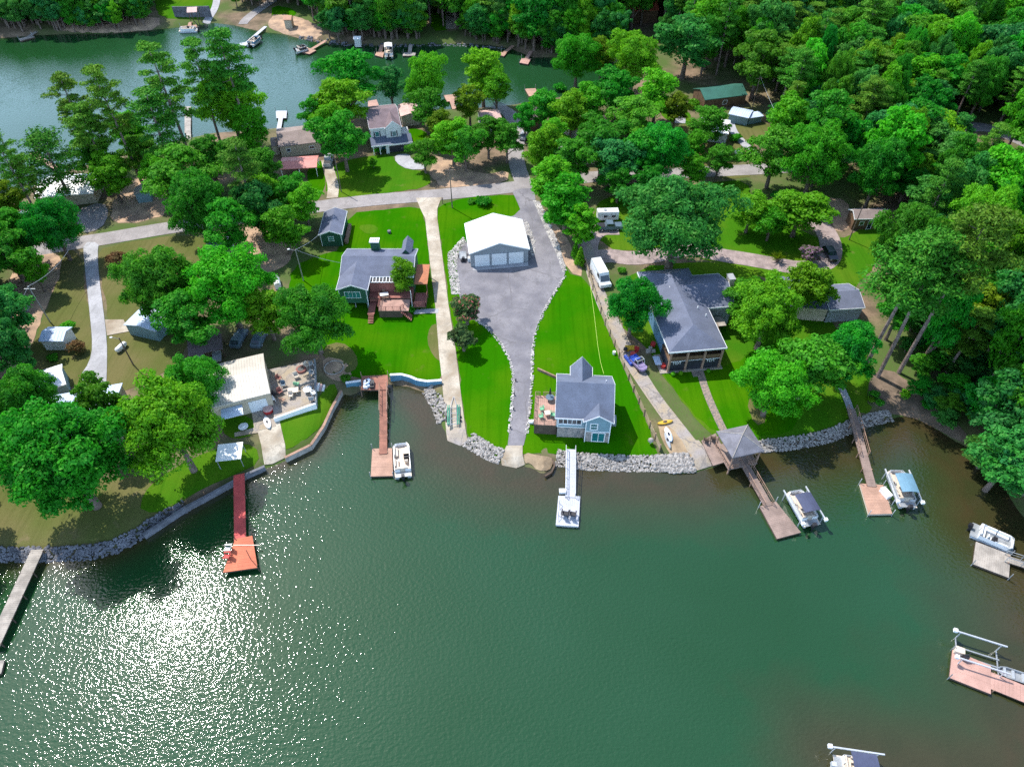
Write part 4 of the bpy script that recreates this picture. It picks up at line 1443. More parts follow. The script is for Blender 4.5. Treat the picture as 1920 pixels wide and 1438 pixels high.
simple('metal_shed', 'pale metal-roofed shed in the clearing below the green roof', 'shed', (1366, 214), (1404, 222), 2.4, 5.0, .5, 'x', 'bluesiding', 'bluemetal', ribs_=True)
simple('lean_to', 'small pale lean-to beside the metal-roofed shed', 'shed', (1406, 222), (1432, 218), 2.0, 3.0, .3, 'x', 'bluesiding', 'bluemetal')
simple('red_roof_house', 'far house with bright red metal roof deep in the forest', 'house', (1174, 22), (1236, 19), 4.0, 9.0, 2.6, 'x', 'brownwall', 'redmetal', ribs_=True)
simple('small_house', 'small house with salmon roof beyond the side road', 'house', (903, 229), (942, 225), 2.8, 6.5, .9, 'x', 'whitesiding', 'pinkroof')
simple('mobile_home', 'pink-roofed long house behind the tree row', 'house', (1042, 247), (1142, 238), 2.9, 8.0, 1.0, 'x', 'whitesiding', 'pinkroof', wins=[(.15, 1, 1, 1, 'window'), (.5, 1, 1, 1, 'window'), (.8, 1, 1, 1, 'window')])
simple('mobile_home', 'pale long house behind the dark roadside tree', 'house', (1040, 293), (1142, 288), 2.9, 7.0, 1.0, 'x', 'tanwall', 'concrete2')
simple('mobile_home', 'white house glimpsed between crowns beside the curved drive', 'house', (1310, 245), (1366, 252), 2.9, 8.0, .9, 'x', 'whitesiding', 'whitemetal')
hb = simple('boathouse', 'tall open boathouse with mauve roof by the far lake', 'boathouse', (980, 228), (1006, 230), 3.6, 8.0, .8, 'y', 'brownwall', 'brownshingle')

# ================= gazebo
gz0 = 1.0
cor = [P(1344, 809.6, 4.6), P(1401.6, 797.7, 4.6), P(1434.5, 843.8, 4.6), P(1373.4, 857.5, 4.6)]
gc = (sum(c[0] for c in cor) / 4, sum(c[1] for c in cor) / 4)
grot = math.atan2(cor[2][1] - cor[3][1], cor[2][0] - cor[3][0])
t = thing('gazebo', 'square lakeside gazebo with grey pyramid roof on its deck', 'gazebo', (gc[0], gc[1], 0), grot)
S = 2.72
MB().add([(-S, -S, 4.6), (S, -S, 4.6), (S, S, 4.6), (-S, S, 4.6), (0, 0, 6.25), (-S, -S, 4.45), (S, -S, 4.45), (S, S, 4.45), (-S, S, 4.45)],
         [(0, 1, 4), (1, 2, 4), (2, 3, 4), (3, 0, 4), (8, 7, 6, 5), (0, 5, 6, 1), (1, 6, 7, 2), (2, 7, 8, 3), (3, 8, 5, 0)]).build('roof', pm('weathered_roof', (0.17, 0.165, 0.19), .9, .25, .7), t)
hp = MB()
for a, b in ((-S, -S), (S, -S), (S, S), (-S, S)):
    hp.tube((a, b, 4.62), (0, 0, 6.27), .06, n=5)
hp.build('hip_cap', M['greydock'], t)
for a in (-1, 1):
    for b in (-1, 1):
        MB().box(a * 2.3 - .1, a * 2.3 + .1, b * 2.3 - .1, b * 2.3 + .1, -1.2, 4.45).build('gazebo_post', M['postwood'], t)
MB().box(-2.5, 2.5, -2.5, 2.5, 1.15, 1.3).build('deck', M['mauvedock'], t)
rl = MB()
for (x0, y0, x1, y1) in ((-2.4, -2.4, -.8, -2.4), (.9, -2.4, 2.4, -2.4), (-2.4, -2.4, -2.4, 2.4), (2.4, -2.4, 2.4, 2.4)):
    rl.tube((x0, y0, 2.2), (x1, y1, 2.2), .06, n=4).tube((x0, y0, 1.5), (x1, y1, 1.5), .04, n=4)
    for k in range(9):
        u = k / 8
        rl.box(x0 + (x1 - x0) * u - .02, x0 + (x1 - x0) * u + .02, y0 + (y1 - y0) * u - .02, y0 + (y1 - y0) * u + .02, 1.3, 2.2)
rl.build('railing', M['postwood'], t)
gazebo_t = t

# ---------------------------------------------------------------- docks
def float_dock(label, cor, z, mat, board=0.28, group=None, fascia='darkwood', posts=(0, 1, 2, 3), posth=1.1, name='dock', th=.42, along=False, postmat='galv'):
    w = [P(*q, z) for q in cor]
    c = (sum(p[0] for p in w) / 4, sum(p[1] for p in w) / 4)
    t = thing(name, label, 'dock', (c[0], c[1], 0), 0, group)
    q = [np.array([p[0] - c[0], p[1] - c[1]]) for p in w]
    if along:
        q = [q[3], q[0], q[1], q[2]]
    a, b, d, e = q[0], q[1], q[2], q[3]
    L = np.linalg.norm(e - a)
    k = max(1, int(L / board))
    m = MB()
    for i in range(k):
        t0, t1 = i / k, (i + 1) / k - 0.012 / L
        m.prism([tuple(a + (e - a) * t1), tuple(b + (d - b) * t1), tuple(b + (d - b) * t0), tuple(a + (e - a) * t0)], z - .05, z + rnd.uniform(-.012, .008))
    m.build('decking', mat, t, kind='stuff')
    cc = (a + b + d + e) / 4
    ins = [tuple(cc + (p - cc) * .985) for p in (a, b, d, e)]
    MB().prism(ins, z - th, z - .06).build('frame', M[fascia], t)
    for i in posts:
        p = (a, b, d, e)[i]
        p = cc + (p - cc) * 1.02
        MB().tube((p[0], p[1], -2), (p[0], p[1], z + posth), .06, n=6).build('mooring_post', M[postmat], t)
    return t, c


def walkway(label, a, b, w, za, zb, mat, rail=None, piles=True, name='walkway', group=None, board=.28, cat='walkway', sides='LR', rl=(0, 1), pilemat='postwood', curb=None):
    A = np.array([*P(*a, za), za])
    B = np.array([*P(*b, zb), zb])
    t = thing(name, label, cat, (A[0], A[1], 0), 0, group)
    d = B - A
    L = np.linalg.norm(d[:2])
    u = d[:2] / L
    n = np.array([-u[1], u[0]])
    k = max(1, int(L / board))
    m = MB()

    def pt(s_, o, dz=0):
        return (u[0] * s_ + n[0] * o, u[1] * s_ + n[1] * o, za + (zb - za) * s_ / L + dz)
    for i in range(k):
        s0, s1 = i * L / k, (i + 1) * L / k - .014
        dz = rnd.uniform(-.012, .008)
        q = [pt(s0, w / 2, dz), pt(s0, -w / 2, dz), pt(s1, -w / 2, dz), pt(s1, w / 2, dz)]
        m.add([(x, y, z - .05) for x, y, z in q] + q, [(3, 2, 1, 0), (4, 5, 6, 7), (0, 1, 5, 4), (1, 2, 6, 5), (2, 3, 7, 6), (3, 0, 4, 7)])
    m.build('decking', mat, t, kind='stuff')
    f = MB()
    for o in (-w / 2 + .05, w / 2 - .05):
        f.tube(pt(0, o, -.14), pt(L, o, -.14), .09, n=4)
    f.build('frame', M['darkwood'], t)
    if piles:
        kk = max(1, int(L / 3))
        for i in range(kk + 1):
            s_ = L * (i + .1) / (kk + .2)
            x, y, z = pt(s_, 0)
            if max(gz(A[0] + x, A[1] + y), -5) > 0.3:
                continue
            for o in (-w / 2 - .02, w / 2 + .02):
                x, y, z = pt(s_, o)
                MB().tube((x, y, -2.5), (x, y, z + .05), .09, n=6).build('pile', M[pilemat], t)
    if rail:
        for sd, o in (('L', w / 2), ('R', -w / 2)):
            if sd not in sides:
                continue
            r = MB()
            s0, s1 = L * rl[0], L * rl[1]
            for hh, rr in ((1.0, .055), (.5, .03)):
                r.tube(pt(s0, o, hh), pt(s1, o, hh), rr, n=4)
            kk = max(1, int((s1 - s0) / 1.6))
            for i in range(kk + 1):
                s_ = s0 + (s1 - s0) * i / kk
                r.tube(pt(s_, o, 0), pt(s_, o, 1.0), .045, n=4)
            r.build('railing', rail, t)
    return t


# white floating dock of the cottage
t, c = float_dock('pale grey floating dock with two black chairs', [(1047, 929), (1088, 930), (1085, 987), (1042, 984)], .5, M['palegrey'], fascia='aluminium', along=True, posts=())
walkway('pale grey gangway with metal rails from the cottage lawn', (1070, 842), (1069, 932), 1.5, 1.5, .6, M['palegrey'], rail=M['aluminium'], piles=False)
for (px, py) in ((1049, 944), (1047, 966)):
    q = P(px, py, .5)
    r = MB().tube((q[0] - c[0], q[1] - c[1], .5), (q[0] - c[0], q[1] - c[1], 1.5), .04, n=6)
    r.tube((q[0] - c[0], q[1] - c[1] - 1.2, .5), (q[0] - c[0], q[1] - c[1], 1.5), .03, n=6)
    r.build('mooring_whip', M['galv'], t)
q = P(1054, 923, .5)
o = MB().box(-.45, .45, -.3, .3, 0, .5).box(-.48, .48, -.33, .33, .5, .56).build('dock_box', M['white'], None, (q[0], q[1], .5))
tag(o, 'small white storage box at the corner of the pale dock', 'storage box')


def adirondack(label, px, py, z, rz, mat, group, sc=1.0, name='chair'):
    q = P(px, py, z)
    t = thing(name, label, 'chair', (q[0], q[1], z), rz, group)
    t.scale = (sc, sc, sc)
    MB().add([(-.28, -.3, .36), (.28, -.3, .36), (.28, .25, .26), (-.28, .25, .26), (-.28, -.3, .40), (.28, -.3, .40), (.28, .25, .30), (-.28, .25, .30)],
             [(3, 2, 1, 0), (4, 5, 6, 7), (0, 1, 5, 4), (1, 2, 6, 5), (2, 3, 7, 6), (3, 0, 4, 7)]).build('seat', mat, t)
    b = MB()
    for k in range(5):
        x = -.28 + k * .115
        b.add([(x, .22, .28), (x + .1, .22, .28), (x + .1, .55, 1.05 - abs(k - 2) * .05), (x, .55, 1.05 - abs(k - 2) * .05),
               (x, .25, .28), (x + .1, .25, .28), (x + .1, .58, 1.05 - abs(k - 2) * .05), (x, .58, 1.05 - abs(k - 2) * .05)],
              [(0, 1, 2, 3), (7, 6, 5, 4), (0, 4, 5, 1), (1, 5, 6, 2), (2, 6, 7, 3), (3, 7, 4, 0)])
    b.build('backrest', mat, t)
    for s_ in (-1, 1):
        MB().box(s_ * .36 - .07, s_ * .36 + .07, -.35, .35, .58, .62).build('armrest', mat, t)
        for y in (-.3, .25):
            MB().box(s_ * .33 - .03, s_ * .33 + .03, y - .03, y + .03, 0, .58).build('leg', mat, t)
    return t


adirondack('black lounge chair nearer the gangway side post on the pale dock', 1059, 966, .5, 2.9, M['black'], 'black chairs on the pale dock', 1.35)
adirondack('black lounge chair on the open side of the pale dock', 1073, 967, .5, 2.9, M['black'], 'black chairs on the pale dock', 1.35)

# brown pier with shore platform
t, c = float_dock('reddish brown shore platform by the blue wall', [(678, 705), (727, 703), (727, 731), (677, 731)], 1.7, M['browndock'], name='pier_platform', postmat='postwood', posts=(0, 1, 2, 3), posth=1.0, th=.3)
for i, (px, py) in enumerate(((686, 722), (691, 720), (698, 722))):
    q = P(px, py, 1.7)
    o = MB().prism([(-.35, -.9), (.35, -.9), (.4, .6), (0, 1.0), (-.4, .6)], .0, .45).ball((0, -.3, .5), .32, 8, 5).build('covered_watercraft' if i < 2 else 'kettle_grill', M[('white', 'bluemetal', 'black')[i]], None, (q[0], q[1], 1.71))
    o.rotation_euler = (0, 0, .1)
    tag(o, ['white covered bundle at the platform corner by the blue wall', 'pale blue covered bundle next to the black one', 'black covered grill on the brown platform'][i], 'covered bundle' if i < 2 else 'grill')
walkway('long brown pier walkway from platform to floating dock', (719, 724), (718.5, 851), 1.25, 1.62, .62, M['browndock'], rail=M['postwood'], rl=(0, .42))
float_dock('tan floating dock beside the cream pontoon boat', [(698, 841), (735, 840), (737, 892), (695, 893)], .5, M['tandock'], posts=(0, 1, 2, 3))
# red dock
walkway('long red painted walkway from the timber sea wall', (448, 889), (450, 1012), 1.65, 1.15, .85, M['reddock'], pilemat='darkwood')
t, c = float_dock('orange-red dock platform with chairs and a white hose line', [(441, 1010), (473, 1004), (483, 1064), (418, 1073)], .9, M['orangedock'], fascia='darkwood', posth=.6, postmat='darkwood', th=.35)
MB().box(-1.6, 2.2, 1.25, 1.38, .91, .95).build('white_strip', M['cream'], t)
q = P(470, 1048, .9)
MB().tube((q[0] - c[0], q[1] - c[1], .9), (q[0] - c[0], q[1] - c[1], 3.3), .05).build('lamp_post', M['darkwood'], t)
for i, (px, py) in enumerate(((429, 1031), (427, 1045))):
    adirondack(['grey folding chair at the corner of the orange dock', 'dark red folding chair on the orange dock edge'][i], px, py, .9, -1.5, M[('galv', 'reddock')[i]], 'chairs on the orange dock', 1.25)
# grey plank pier and dock tip at the picture edge
walkway('weathered grey plank pier running out from the rocky bank', (70, 1030), (-14, 1212), 1.75, 1.2, 1.0, M['greydock'], pilemat='darkwood')
float_dock('small pale dock tip beyond the grey pier', [(-25, 1240), (8, 1237), (2, 1262), (-32, 1275)], .5, M['greydock'], posts=())
# gazebo docks
walkway('brown walkway from the gazebo to its floating dock', (1392, 862), (1441, 948), 1.35, 1.2, .6, M['mauvedock'], rail=M['postwood'])
float_dock('brown floating dock below the gazebo', [(1424, 949), (1455, 940), (1502, 998), (1457, 1010)], .5, M['mauvedock'], posts=(0, 1), postmat='aluminium')
dk, c = float_dock('mauve plank deck beside the concrete ramp and gazebo', [(1315, 826), (1342, 812), (1366, 864), (1337, 873)], 1.3, M['mauvedock'], posts=(), name='deck', th=.3)
for i, (px, py) in enumerate(((1323, 827), (1336, 824))):
    adirondack(['dark deck chair at the outer corner of the mauve deck', 'dark deck chair next to the gazebo roof'][i], px, py, 1.3, 2.9, M['darkwood'], 'dark chairs on the mauve deck', 1.1)
walkway('mauve brown boardwalk crossing the rocks to the tan dock', (1596, 766), (1635, 912), 1.35, 1.75, .6, M['mauvedock'], rail=M['postwood'], rl=(0, .62))
t, c = float_dock('tan floating dock with a white box beside the blue-topped boat', [(1612, 906), (1656, 909), (1673, 963), (1629, 964)], .5, M['tandock'], postmat='aluminium', fascia='cream')
q = P(1659, 927, .5)
o = MB().box(-.4, .4, -.85, .85, 0, .7).box(-.44, .44, -.89, .89, .7, .78).build('dock_box', M['white'], None, (q[0], q[1], .51))
o.rotation_euler = (0, 0, .35)
tag(o, 'white storage chest on the tan dock by the blue-topped boat', 'storage box')
# grey dock and salmon dock at the picture edge
float_dock('weathered grey dock beside the uncovered pontoon boat', [(1830, 1015), (1895, 1040), (1892, 1083), (1824, 1057)], .5, M['greydock'], along=True, posts=(0, 2, 3))
walkway('narrow grey gangway leading off to the east bank', (1884, 1046), (1975, 1075), 1.2, .58, 1.0, M['greydock'], rail=M['galv'])
float_dock('salmon floating dock with tackle box and ladder', [(1786, 1217), (1858, 1248), (1858, 1301), (1780, 1270)], .5, M['salmondock'], board=1.1, posts=(0, 3))
walkway('salmon plank walkway joined to the salmon dock', (1858, 1275), (2000, 1332), 2.3, .5, .7, M['salmondock'], board=.4)
q = P(1796, 1222, .5)
o = MB().box(-.55, .55, -.4, .4, 0, .6).box(-.58, .58, -.43, .43, .6, .68).build('dock_box', M['cream'], None, (q[0], q[1], .51))
o.rotation_euler = (0, 0, -.4)
tag(o, 'grey box on the salmon dock corner', 'storage box')
q = P(1807, 1235, .5)
o = MB().box(-.3, .3, -.25, .25, 0, .9).tube((0, 0, .9), (.3, .1, 1.5), .06).build('lift_control', M['black'], None, (q[0], q[1], .51))
tag(o, 'black lift control stand behind the grey dock box', 'lift control')


# ---------------------------------------------------------------- boat lifts and boats
def lift(label, cx, cy, rz, L=6.0, W=3.2, H=1.9, group='empty and occupied boat lifts', bunks=True):
    t = thing('boat_lift', label, 'boat lift', (cx, cy, 0), rz, group)
    for y in (-W / 2, W / 2):
        MB().box(-L / 2, L / 2, y - .08, y + .08, H - .1, H + .1).build('top_beam', M['aluminium'], t)
        MB().box(-L / 2 - .3, -L / 2 + .15, y - .22, y + .22, H - .1, H + .3).build('motor', M['white'], t)
        for x in (-L / 2 + .6, L / 2 - .6):
            MB().tube((x, y, -2), (x, y, H), .07, n=6).build('lift_leg', M['aluminium'], t)
    if bunks:
        b = MB()
        for y in (-.55, .55):
            b.box(-L / 2 + .4, L / 2 - .4, y - .09, y + .09, .35, .45)
        for x in (-L / 2 + .6, L / 2 - .6):
            b.box(x - .07, x + .07, -W / 2, W / 2, .22, .34)
        b.build('cradle', M['galv'], t)
    return t


def pontoon(label, ends, L=7.2, W=2.6, z=0.0, top=None, fence='white', deck='cream', group='pontoon boats', motor='black', seats='cream'):
    """ends = bow pixel, stern pixel"""
    b, s_ = P(*ends[0], z + .8), P(*ends[1], z + .8)
    c = ((b[0] + s_[0]) / 2, (b[1] + s_[1]) / 2)
    L = math.hypot(b[0] - s_[0], b[1] - s_[1])
    rz = math.atan2(b[1] - s_[1], b[0] - s_[0])
    t = thing('pontoon_boat', label, 'boat', (c[0], c[1], z), rz, group)
    for y in (-W / 2 + .35, W / 2 - .35):
        MB().tube((-L / 2 + .2, y, .25), (L / 2 - .8, y, .25), .33, n=10).tube((L / 2 - .8, y, .25), (L / 2 - .05, y, .42), .33, .06, n=10).build('pontoon_hull', M['aluminium'], t)
    MB().prism([(-L / 2, -W / 2), (L / 2 - .5, -W / 2), (L / 2, -W / 2 + .5), (L / 2, W / 2 - .5), (L / 2 - .5, W / 2), (-L / 2, W / 2)], .56, .66).build('deck', M[deck], t)
    f = MB()
    hh = 1.28
    x0, x1 = -L / 2 + 1.0, L / 2 - .35
    for (a, c_, e, g) in ((x0, x1 - .5, -W / 2 + .04, -W / 2 + .10), (x0, x1 - .5, W / 2 - .10, W / 2 - .04)):
        f.box(a, c_, e, g, .67, hh)
    f.box(x1 - .05, x1, -W / 2 + .6, W / 2 - .6, .67, hh)
    f.box(x0, x0 + .05, -W / 2 + .1, -.4, .67, hh)
    f.box(x0, x0 + .05, .4, W / 2 - .1, .67, hh)
    for sg in (-1, 1):
        f.add([(x1 - .5, sg * (W / 2 - .06), .67), (x1, sg * (W / 2 - .6), .67), (x1, sg * (W / 2 - .6), hh), (x1 - .5, sg * (W / 2 - .06), hh),
               (x1 - .55, sg * (W / 2 - .12), .67), (x1 - .05, sg * (W / 2 - .65), .67), (x1 - .05, sg * (W / 2 - .65), hh), (x1 - .55, sg * (W / 2 - .12), hh)],
              [(0, 1, 2, 3), (7, 6, 5, 4), (0, 4, 5, 1), (1, 5, 6, 2), (2, 6, 7, 3), (3, 7, 4, 0)])
    f.build('side_fence', M[fence], t)
    rl_ = MB()
    for y in (-W / 2 + .07, W / 2 - .07):
        rl_.tube((x0, y, hh + .05), (x1 - .5, y, hh + .05), .04, n=5)
        rl_.tube((x1 - .5, y, hh + .05), (x1, y * .75, hh + .05), .04, n=5)
    rl_.tube((x1, -W / 2 * .75 + .05, hh + .05), (x1, W / 2 * .75 - .05, hh + .05), .04, n=5)
    rl_.build('rail', M['aluminium'], t)
    def seat(x0_, x1_, y0_, y1_, back):
        m = MB().box(x0_, x1_, y0_, y1_, .67, 1.05)
        if back == 'y+':
            m.box(x0_, x1_, y1_ - .16, y1_ - .002, 1.05, 1.42)
        elif back == 'y-':
            m.box(x0_, x1_, y0_ + .002, y0_ + .16, 1.05, 1.42)
        else:
            m.box(x0_, x0_ + .16, y0_, y1_, 1.05, 1.45)
        m.build('bench_seat', M[seats], t)
    seat(L / 2 - 2.6, L / 2 - .95, W / 2 - .72, W / 2 - .14, 'y+')
    seat(L / 2 - 2.6, L / 2 - .95, -W / 2 + .14, -W / 2 + .72, 'y-')
    seat(-L / 2 + 1.1, -L / 2 + 1.75, -W / 2 + .5, W / 2 - .14, 'x')
    seat(-L / 2 + 1.76, -L / 2 + 3.2, W / 2 - .72, W / 2 - .14, 'y+')
    MB().box(-.1, .45, -W / 2 + .2, -W / 2 + 1.0, .67, 1.5).add([(.45, -W / 2 + .2, 1.5), (.45, -W / 2 + 1.0, 1.5), (.3, -W / 2 + 1.0, 1.85), (.3, -W / 2 + .2, 1.85)], [(0, 1, 2, 3)]).build('helm_console', M['black'], t)
    MB().box(-.75, -.25, -W / 2 + .35, -W / 2 + .9, .67, 1.15).box(-.8, -.68, -W / 2 + .35, -W / 2 + .9, 1.15, 1.6).build('captain_chair', M[seats], t)
    MB().box(-L / 2 - .35, -L / 2 + .05, -.2, .2, .3, 1.0).box(-L / 2 - .6, -L / 2 - .05, -.25, .25, 1.0, 1.55).tube((-L / 2 - .3, 0, .35), (-L / 2 - .3, 0, -.5), .1).build('outboard_motor', M[motor], t)
    MB().box(-L / 2 + .02, -L / 2 + .9, -W / 2 + .2, W / 2 - .2, .665, .70).build('swim_platform', M['galv'], t)
    if top:
        tx0, tx1 = top[1]
        vv, n_ = [], 6
        m = MB()
        pr = []
        for i in range(n_ + 1):
            u = -1 + 2 * i / n_
            pr.append((u * (W / 2 - .05), 2.95 - .22 * u * u))
        pr2 = [(u, z_ - .05) for u, z_ in pr[::-1]]
        m.sweep(pr + pr2, 'x', tx0, tx1)
        m.build('bimini_top', M[top[0]], t)
        p = MB()
        for y in (-W / 2 + .08, W / 2 - .08):
            for xx in (tx0 + .1, tx1 - .1):
                p.tube(((tx0 + tx1) / 2 - .2, y, 1.3), (xx, y, 2.7), .03, n=5)
        p.build('bimini_frame', M['aluminium'], t)
    return t, c, rz, L


pontoon('cream pontoon boat without a canopy moored by the tan dock', [(752, 832), (756, 893)], deck='cream', z=0)
t_, c_, r_, L_ = pontoon('pontoon boat with navy canopy on a lift below the gazebo', [(1487, 920), (1524, 984)], z=.35, top=('navy', (-2.0, 1.2)))
lift('white boat lift holding the navy-topped pontoon boat', c_[0], c_[1], r_, W=3.6, bunks=False)
t_, c_, r_, L_ = pontoon('pontoon boat with blue canopy beside the white chest dock', [(1677, 882), (1704, 950)], z=.35, top=('blue', (-2.1, 1.3)), fence='aluminium')
lift('boat lift holding the blue-topped pontoon boat', c_[0], c_[1], r_, W=3.6, bunks=False)
pontoon('open grey pontoon boat moored along the weathered grey dock', [(1902, 1025), (1822, 990)], z=0, deck='galv', fence='white', seats='white')
q = P(1832, 1238, 1.0)
lift('empty white boat lift beside the salmon dock', q[0] + .6, q[1] + .7, -.36, L=6.0, W=3.7, H=1.9)
t_, c_, r_, L_ = pontoon('pontoon boat with grey canopy cut by the lower picture edge', [(1652, 1449), (1566, 1436)], z=.3, top=('navy', (-1.2, 1.6)), motor='aluminium')
lift('boat lift around the grey-canopied boat at the lower edge', c_[0], c_[1], r_, W=3.6, bunks=False)


def jon(label, ends, W=1.5, mat='galv', z=.0, group=None, name='jon_boat', inner='cargrey'):
    b, s_ = P(*ends[0], z + .4), P(*ends[1], z + .4)
    c = ((b[0] + s_[0]) / 2, (b[1] + s_[1]) / 2)
    L = math.hypot(b[0] - s_[0], b[1] - s_[1])
    t = thing(name, label, 'boat', (c[0], c[1], z), math.atan2(b[1] - s_[1], b[0] - s_[0]), group)
    out = [(-L / 2, -W / 2), (L * .2, -W / 2), (L * .38, -W * .36), (L / 2, -W * .08), (L / 2, W * .08), (L * .38, W * .36), (L * .2, W / 2), (-L / 2, W / 2)]
    inn = [(x * .93 + .0, y * .86) for x, y in out]
    n = len(out)
    vv = [(x * .9, y * .72, -.15) for x, y in out] + [(x, y, .5) for x, y in out] + [(x, y, .5) for x, y in inn] + [(x, y * .9, .12) for x, y in inn]
    fs = [tuple(range(n))[::-1]]
    for k in range(3):
        fs += [(k * n + i, k * n + (i + 1) % n, (k + 1) * n + (i + 1) % n, (k + 1) * n + i) for i in range(n)]
    fs.append(tuple(range(3 * n, 4 * n)))
    MB().add(vv, fs).build('hull', M[mat], t)
    for x in (-L * .3, 0, L * .25):
        MB().box(x - .15, x + .15, -W * .38, W * .38, .2, .46).build('bench_seat', M[inner], t)
    MB().box(-L / 2 - .3, -L / 2 + .02, -.14, .14, .3, .95).build('outboard_motor', M['black'], t)
    return t


jon('small grey open boat tied to the salmon walkway', [(1868, 1254), (1932, 1275)])
jon('grey fishing boat lying against the far western dock', [(462, 76), (490, 70)], mat='carblack')

# kayaks and small watercraft on land
def kayak(label, a, b, mat, mat2=None, W=.75, up=.05, name='kayak', cat='kayak'):
    A, B = T(*a), T(*b)
    c = ((A[0] + B[0]) / 2, (A[1] + B[1]) / 2)
    L = math.hypot(A[0] - B[0], A[1] - B[1])
    t = thing(name, label, cat, (c[0], c[1], gz(*c) + .12 + up), math.atan2(B[1] - A[1], B[0] - A[0]))
    for h0, h1, mm, nm in ((-.5, 0.02, mat, 'hull'), (0.02, .5, mat2 or mat, 'hull')):
        vv, fs = [], []
        N = 8
        for i in range(N + 1):
            u = h0 + (h1 - h0) * i / N
            w = W / 2 * math.sqrt(max(0, 1 - (2 * u) ** 2)) + .02
            vv += [(u * L, -w, .18), (u * L, -w * .5, .0), (u * L, w * .5, .0), (u * L, w, .18), (u * L, w * .5, .3), (u * L, -w * .5, .3)]
        for i in range(N):
            for k in range(6):
                fs.append((i * 6 + k, i * 6 + (k + 1) % 6, (i + 1) * 6 + (k + 1) % 6, (i + 1) * 6 + k))
        MB().add(vv, fs).build(nm, mm, t)
    MB().prism([(.4 * math.cos(k * PI / 4), .2 * math.sin(k * PI / 4)) for k in range(8)], .29, .315).build('cockpit', M['dark'], t)
    return t


kayak('yellow kayak lying across the top of the sandy strip', (1232, 797), (1261, 791), M['yellow'])
kayak('white and blue kayak on the sandy strip by the fence', (1248, 803), (1258, 831), M['white'], M['bluemetal'], W=.95)
kayak('white paddle board on the concrete walk below the garage door', (498, 783), (506, 806), M['white'], W=1.0, name='paddle_board', cat='paddle board')
kayak('grey canoe leaning beside the white and blue kayak', (1246, 812), (1256, 844), M['cargrey'], W=.6, name='canoe', cat='canoe')

# green boat bunks lying on the ramp
q = T(850, 780)
t = thing('boat_trailer', 'boat trailer with green bunks standing on the ramp', 'trailer', (q[0], q[1], q[2] + .1), .05)
for x in (-.9, -.65, .75, 1.0):
    MB().box(x - .07, x + .07, -2.4, 1.9, .45, .62).build('bunk', M['greenpaint'], t)
f = MB()
for y in (-2.2, -1.0, .2, 1.4):
    f.box(-1.0, 1.1, y, y + .07, .3, .4)
for x in (-.4, .5):
    f.box(x - .04, x + .04, -2.4, 2.2, .3, .4)
f.add([(-.45, 2.2, .3), (-.35, 2.2, .3), (.05, 4.0, .3), (-.02, 4.0, .3), (-.45, 2.2, .4), (-.35, 2.2, .4), (.05, 4.0, .4), (-.02, 4.0, .4)], [(3, 2, 1, 0), (4, 5, 6, 7), (0, 1, 5, 4), (1, 2, 6, 5), (2, 3, 7, 6), (3, 0, 4, 7)])
f.add([(.45, 2.2, .3), (.55, 2.2, .3), (.12, 4.0, .3), (.05, 4.0, .3), (.45, 2.2, .4), (.55, 2.2, .4), (.12, 4.0, .4), (.05, 4.0, .4)], [(3, 2, 1, 0), (4, 5, 6, 7), (0, 1, 5, 4), (1, 2, 6, 5), (2, 3, 7, 6), (3, 0, 4, 7)])
f.build('frame', M['galv'], t)
for x in (-1.15, 1.2):
    for y in (-1.3, -.5):
        MB().tube((x - .1, y, .3), (x + .1, y, .3), .3, n=12).build('wheel', M['rubber'], t)

# ---------------------------------------------------------------- far docks
FD = [
    ('thin pale dock in the shade of the far western trees', [(35, 73), (60, 67), (65, 70), (38, 77)], (92, 43), 'greydock'),
    ('pale dock below the red-roofed far boathouse', [(338, 50), (368, 47), (371, 52), (340, 55)], (361, 30), 'tandock'),
    ('white dock with the boat moored by the far dirt bank', [(448, 82), (468, 78), (472, 84), (450, 88)], (498, 50), 'palegrey'),
    ('tan dock with a dark boat by the far bare bank', [(562, 97), (578, 90), (593, 95), (580, 102)], (612, 76), 'tandock'),
    ('small dock under the far trees with a white boat', [(703, 104), (706, 98), (720, 98), (718, 108)], (716, 84), 'tandock'),
    ('small square dock in deep shade of the far shore', [(755, 105), (757, 99), (780, 99), (778, 105)], (770, 84), 'greydock'),
    ('small tan dock at the dark far bank', [(934, 103), (940, 98), (950, 100), (945, 106)], (962, 86), 'tandock'),
    ('pinkish dock with two tall piles in the far cove', [(974, 118), (978, 110), (996, 110), (990, 121)], (996, 96), 'salmondock'),
    ('white boat dock pointing into the pale far water', [(517, 208), (538, 208), (537, 222), (518, 222)], (522, 246), 'palegrey'),
    ('pinkish platform dock below the tall lakeside tree', [(690, 190), (706, 187), (712, 202), (690, 203)], (722, 208), 'salmondock'),
    ('orange tan dock between the tall tree and pale water', [(832, 179), (854, 177), (857, 189), (838, 191)], (852, 205), 'tandock'),
    ('tan platform dock beside the lawn of the far lake', [(984, 167), (1004, 166), (1010, 179), (992, 181)], (1008, 190), 'tandock'),
    ('short dock with white roofed boat among the pines', [(346, 200), (358, 200), (358, 250), (346, 250)], (354, 262), 'greydock'),
    ('tan dock tip beyond the small shoreline pine', [(55, 288), (72, 284), (80, 298), (62, 300)], (110, 318), 'tandock'),
]
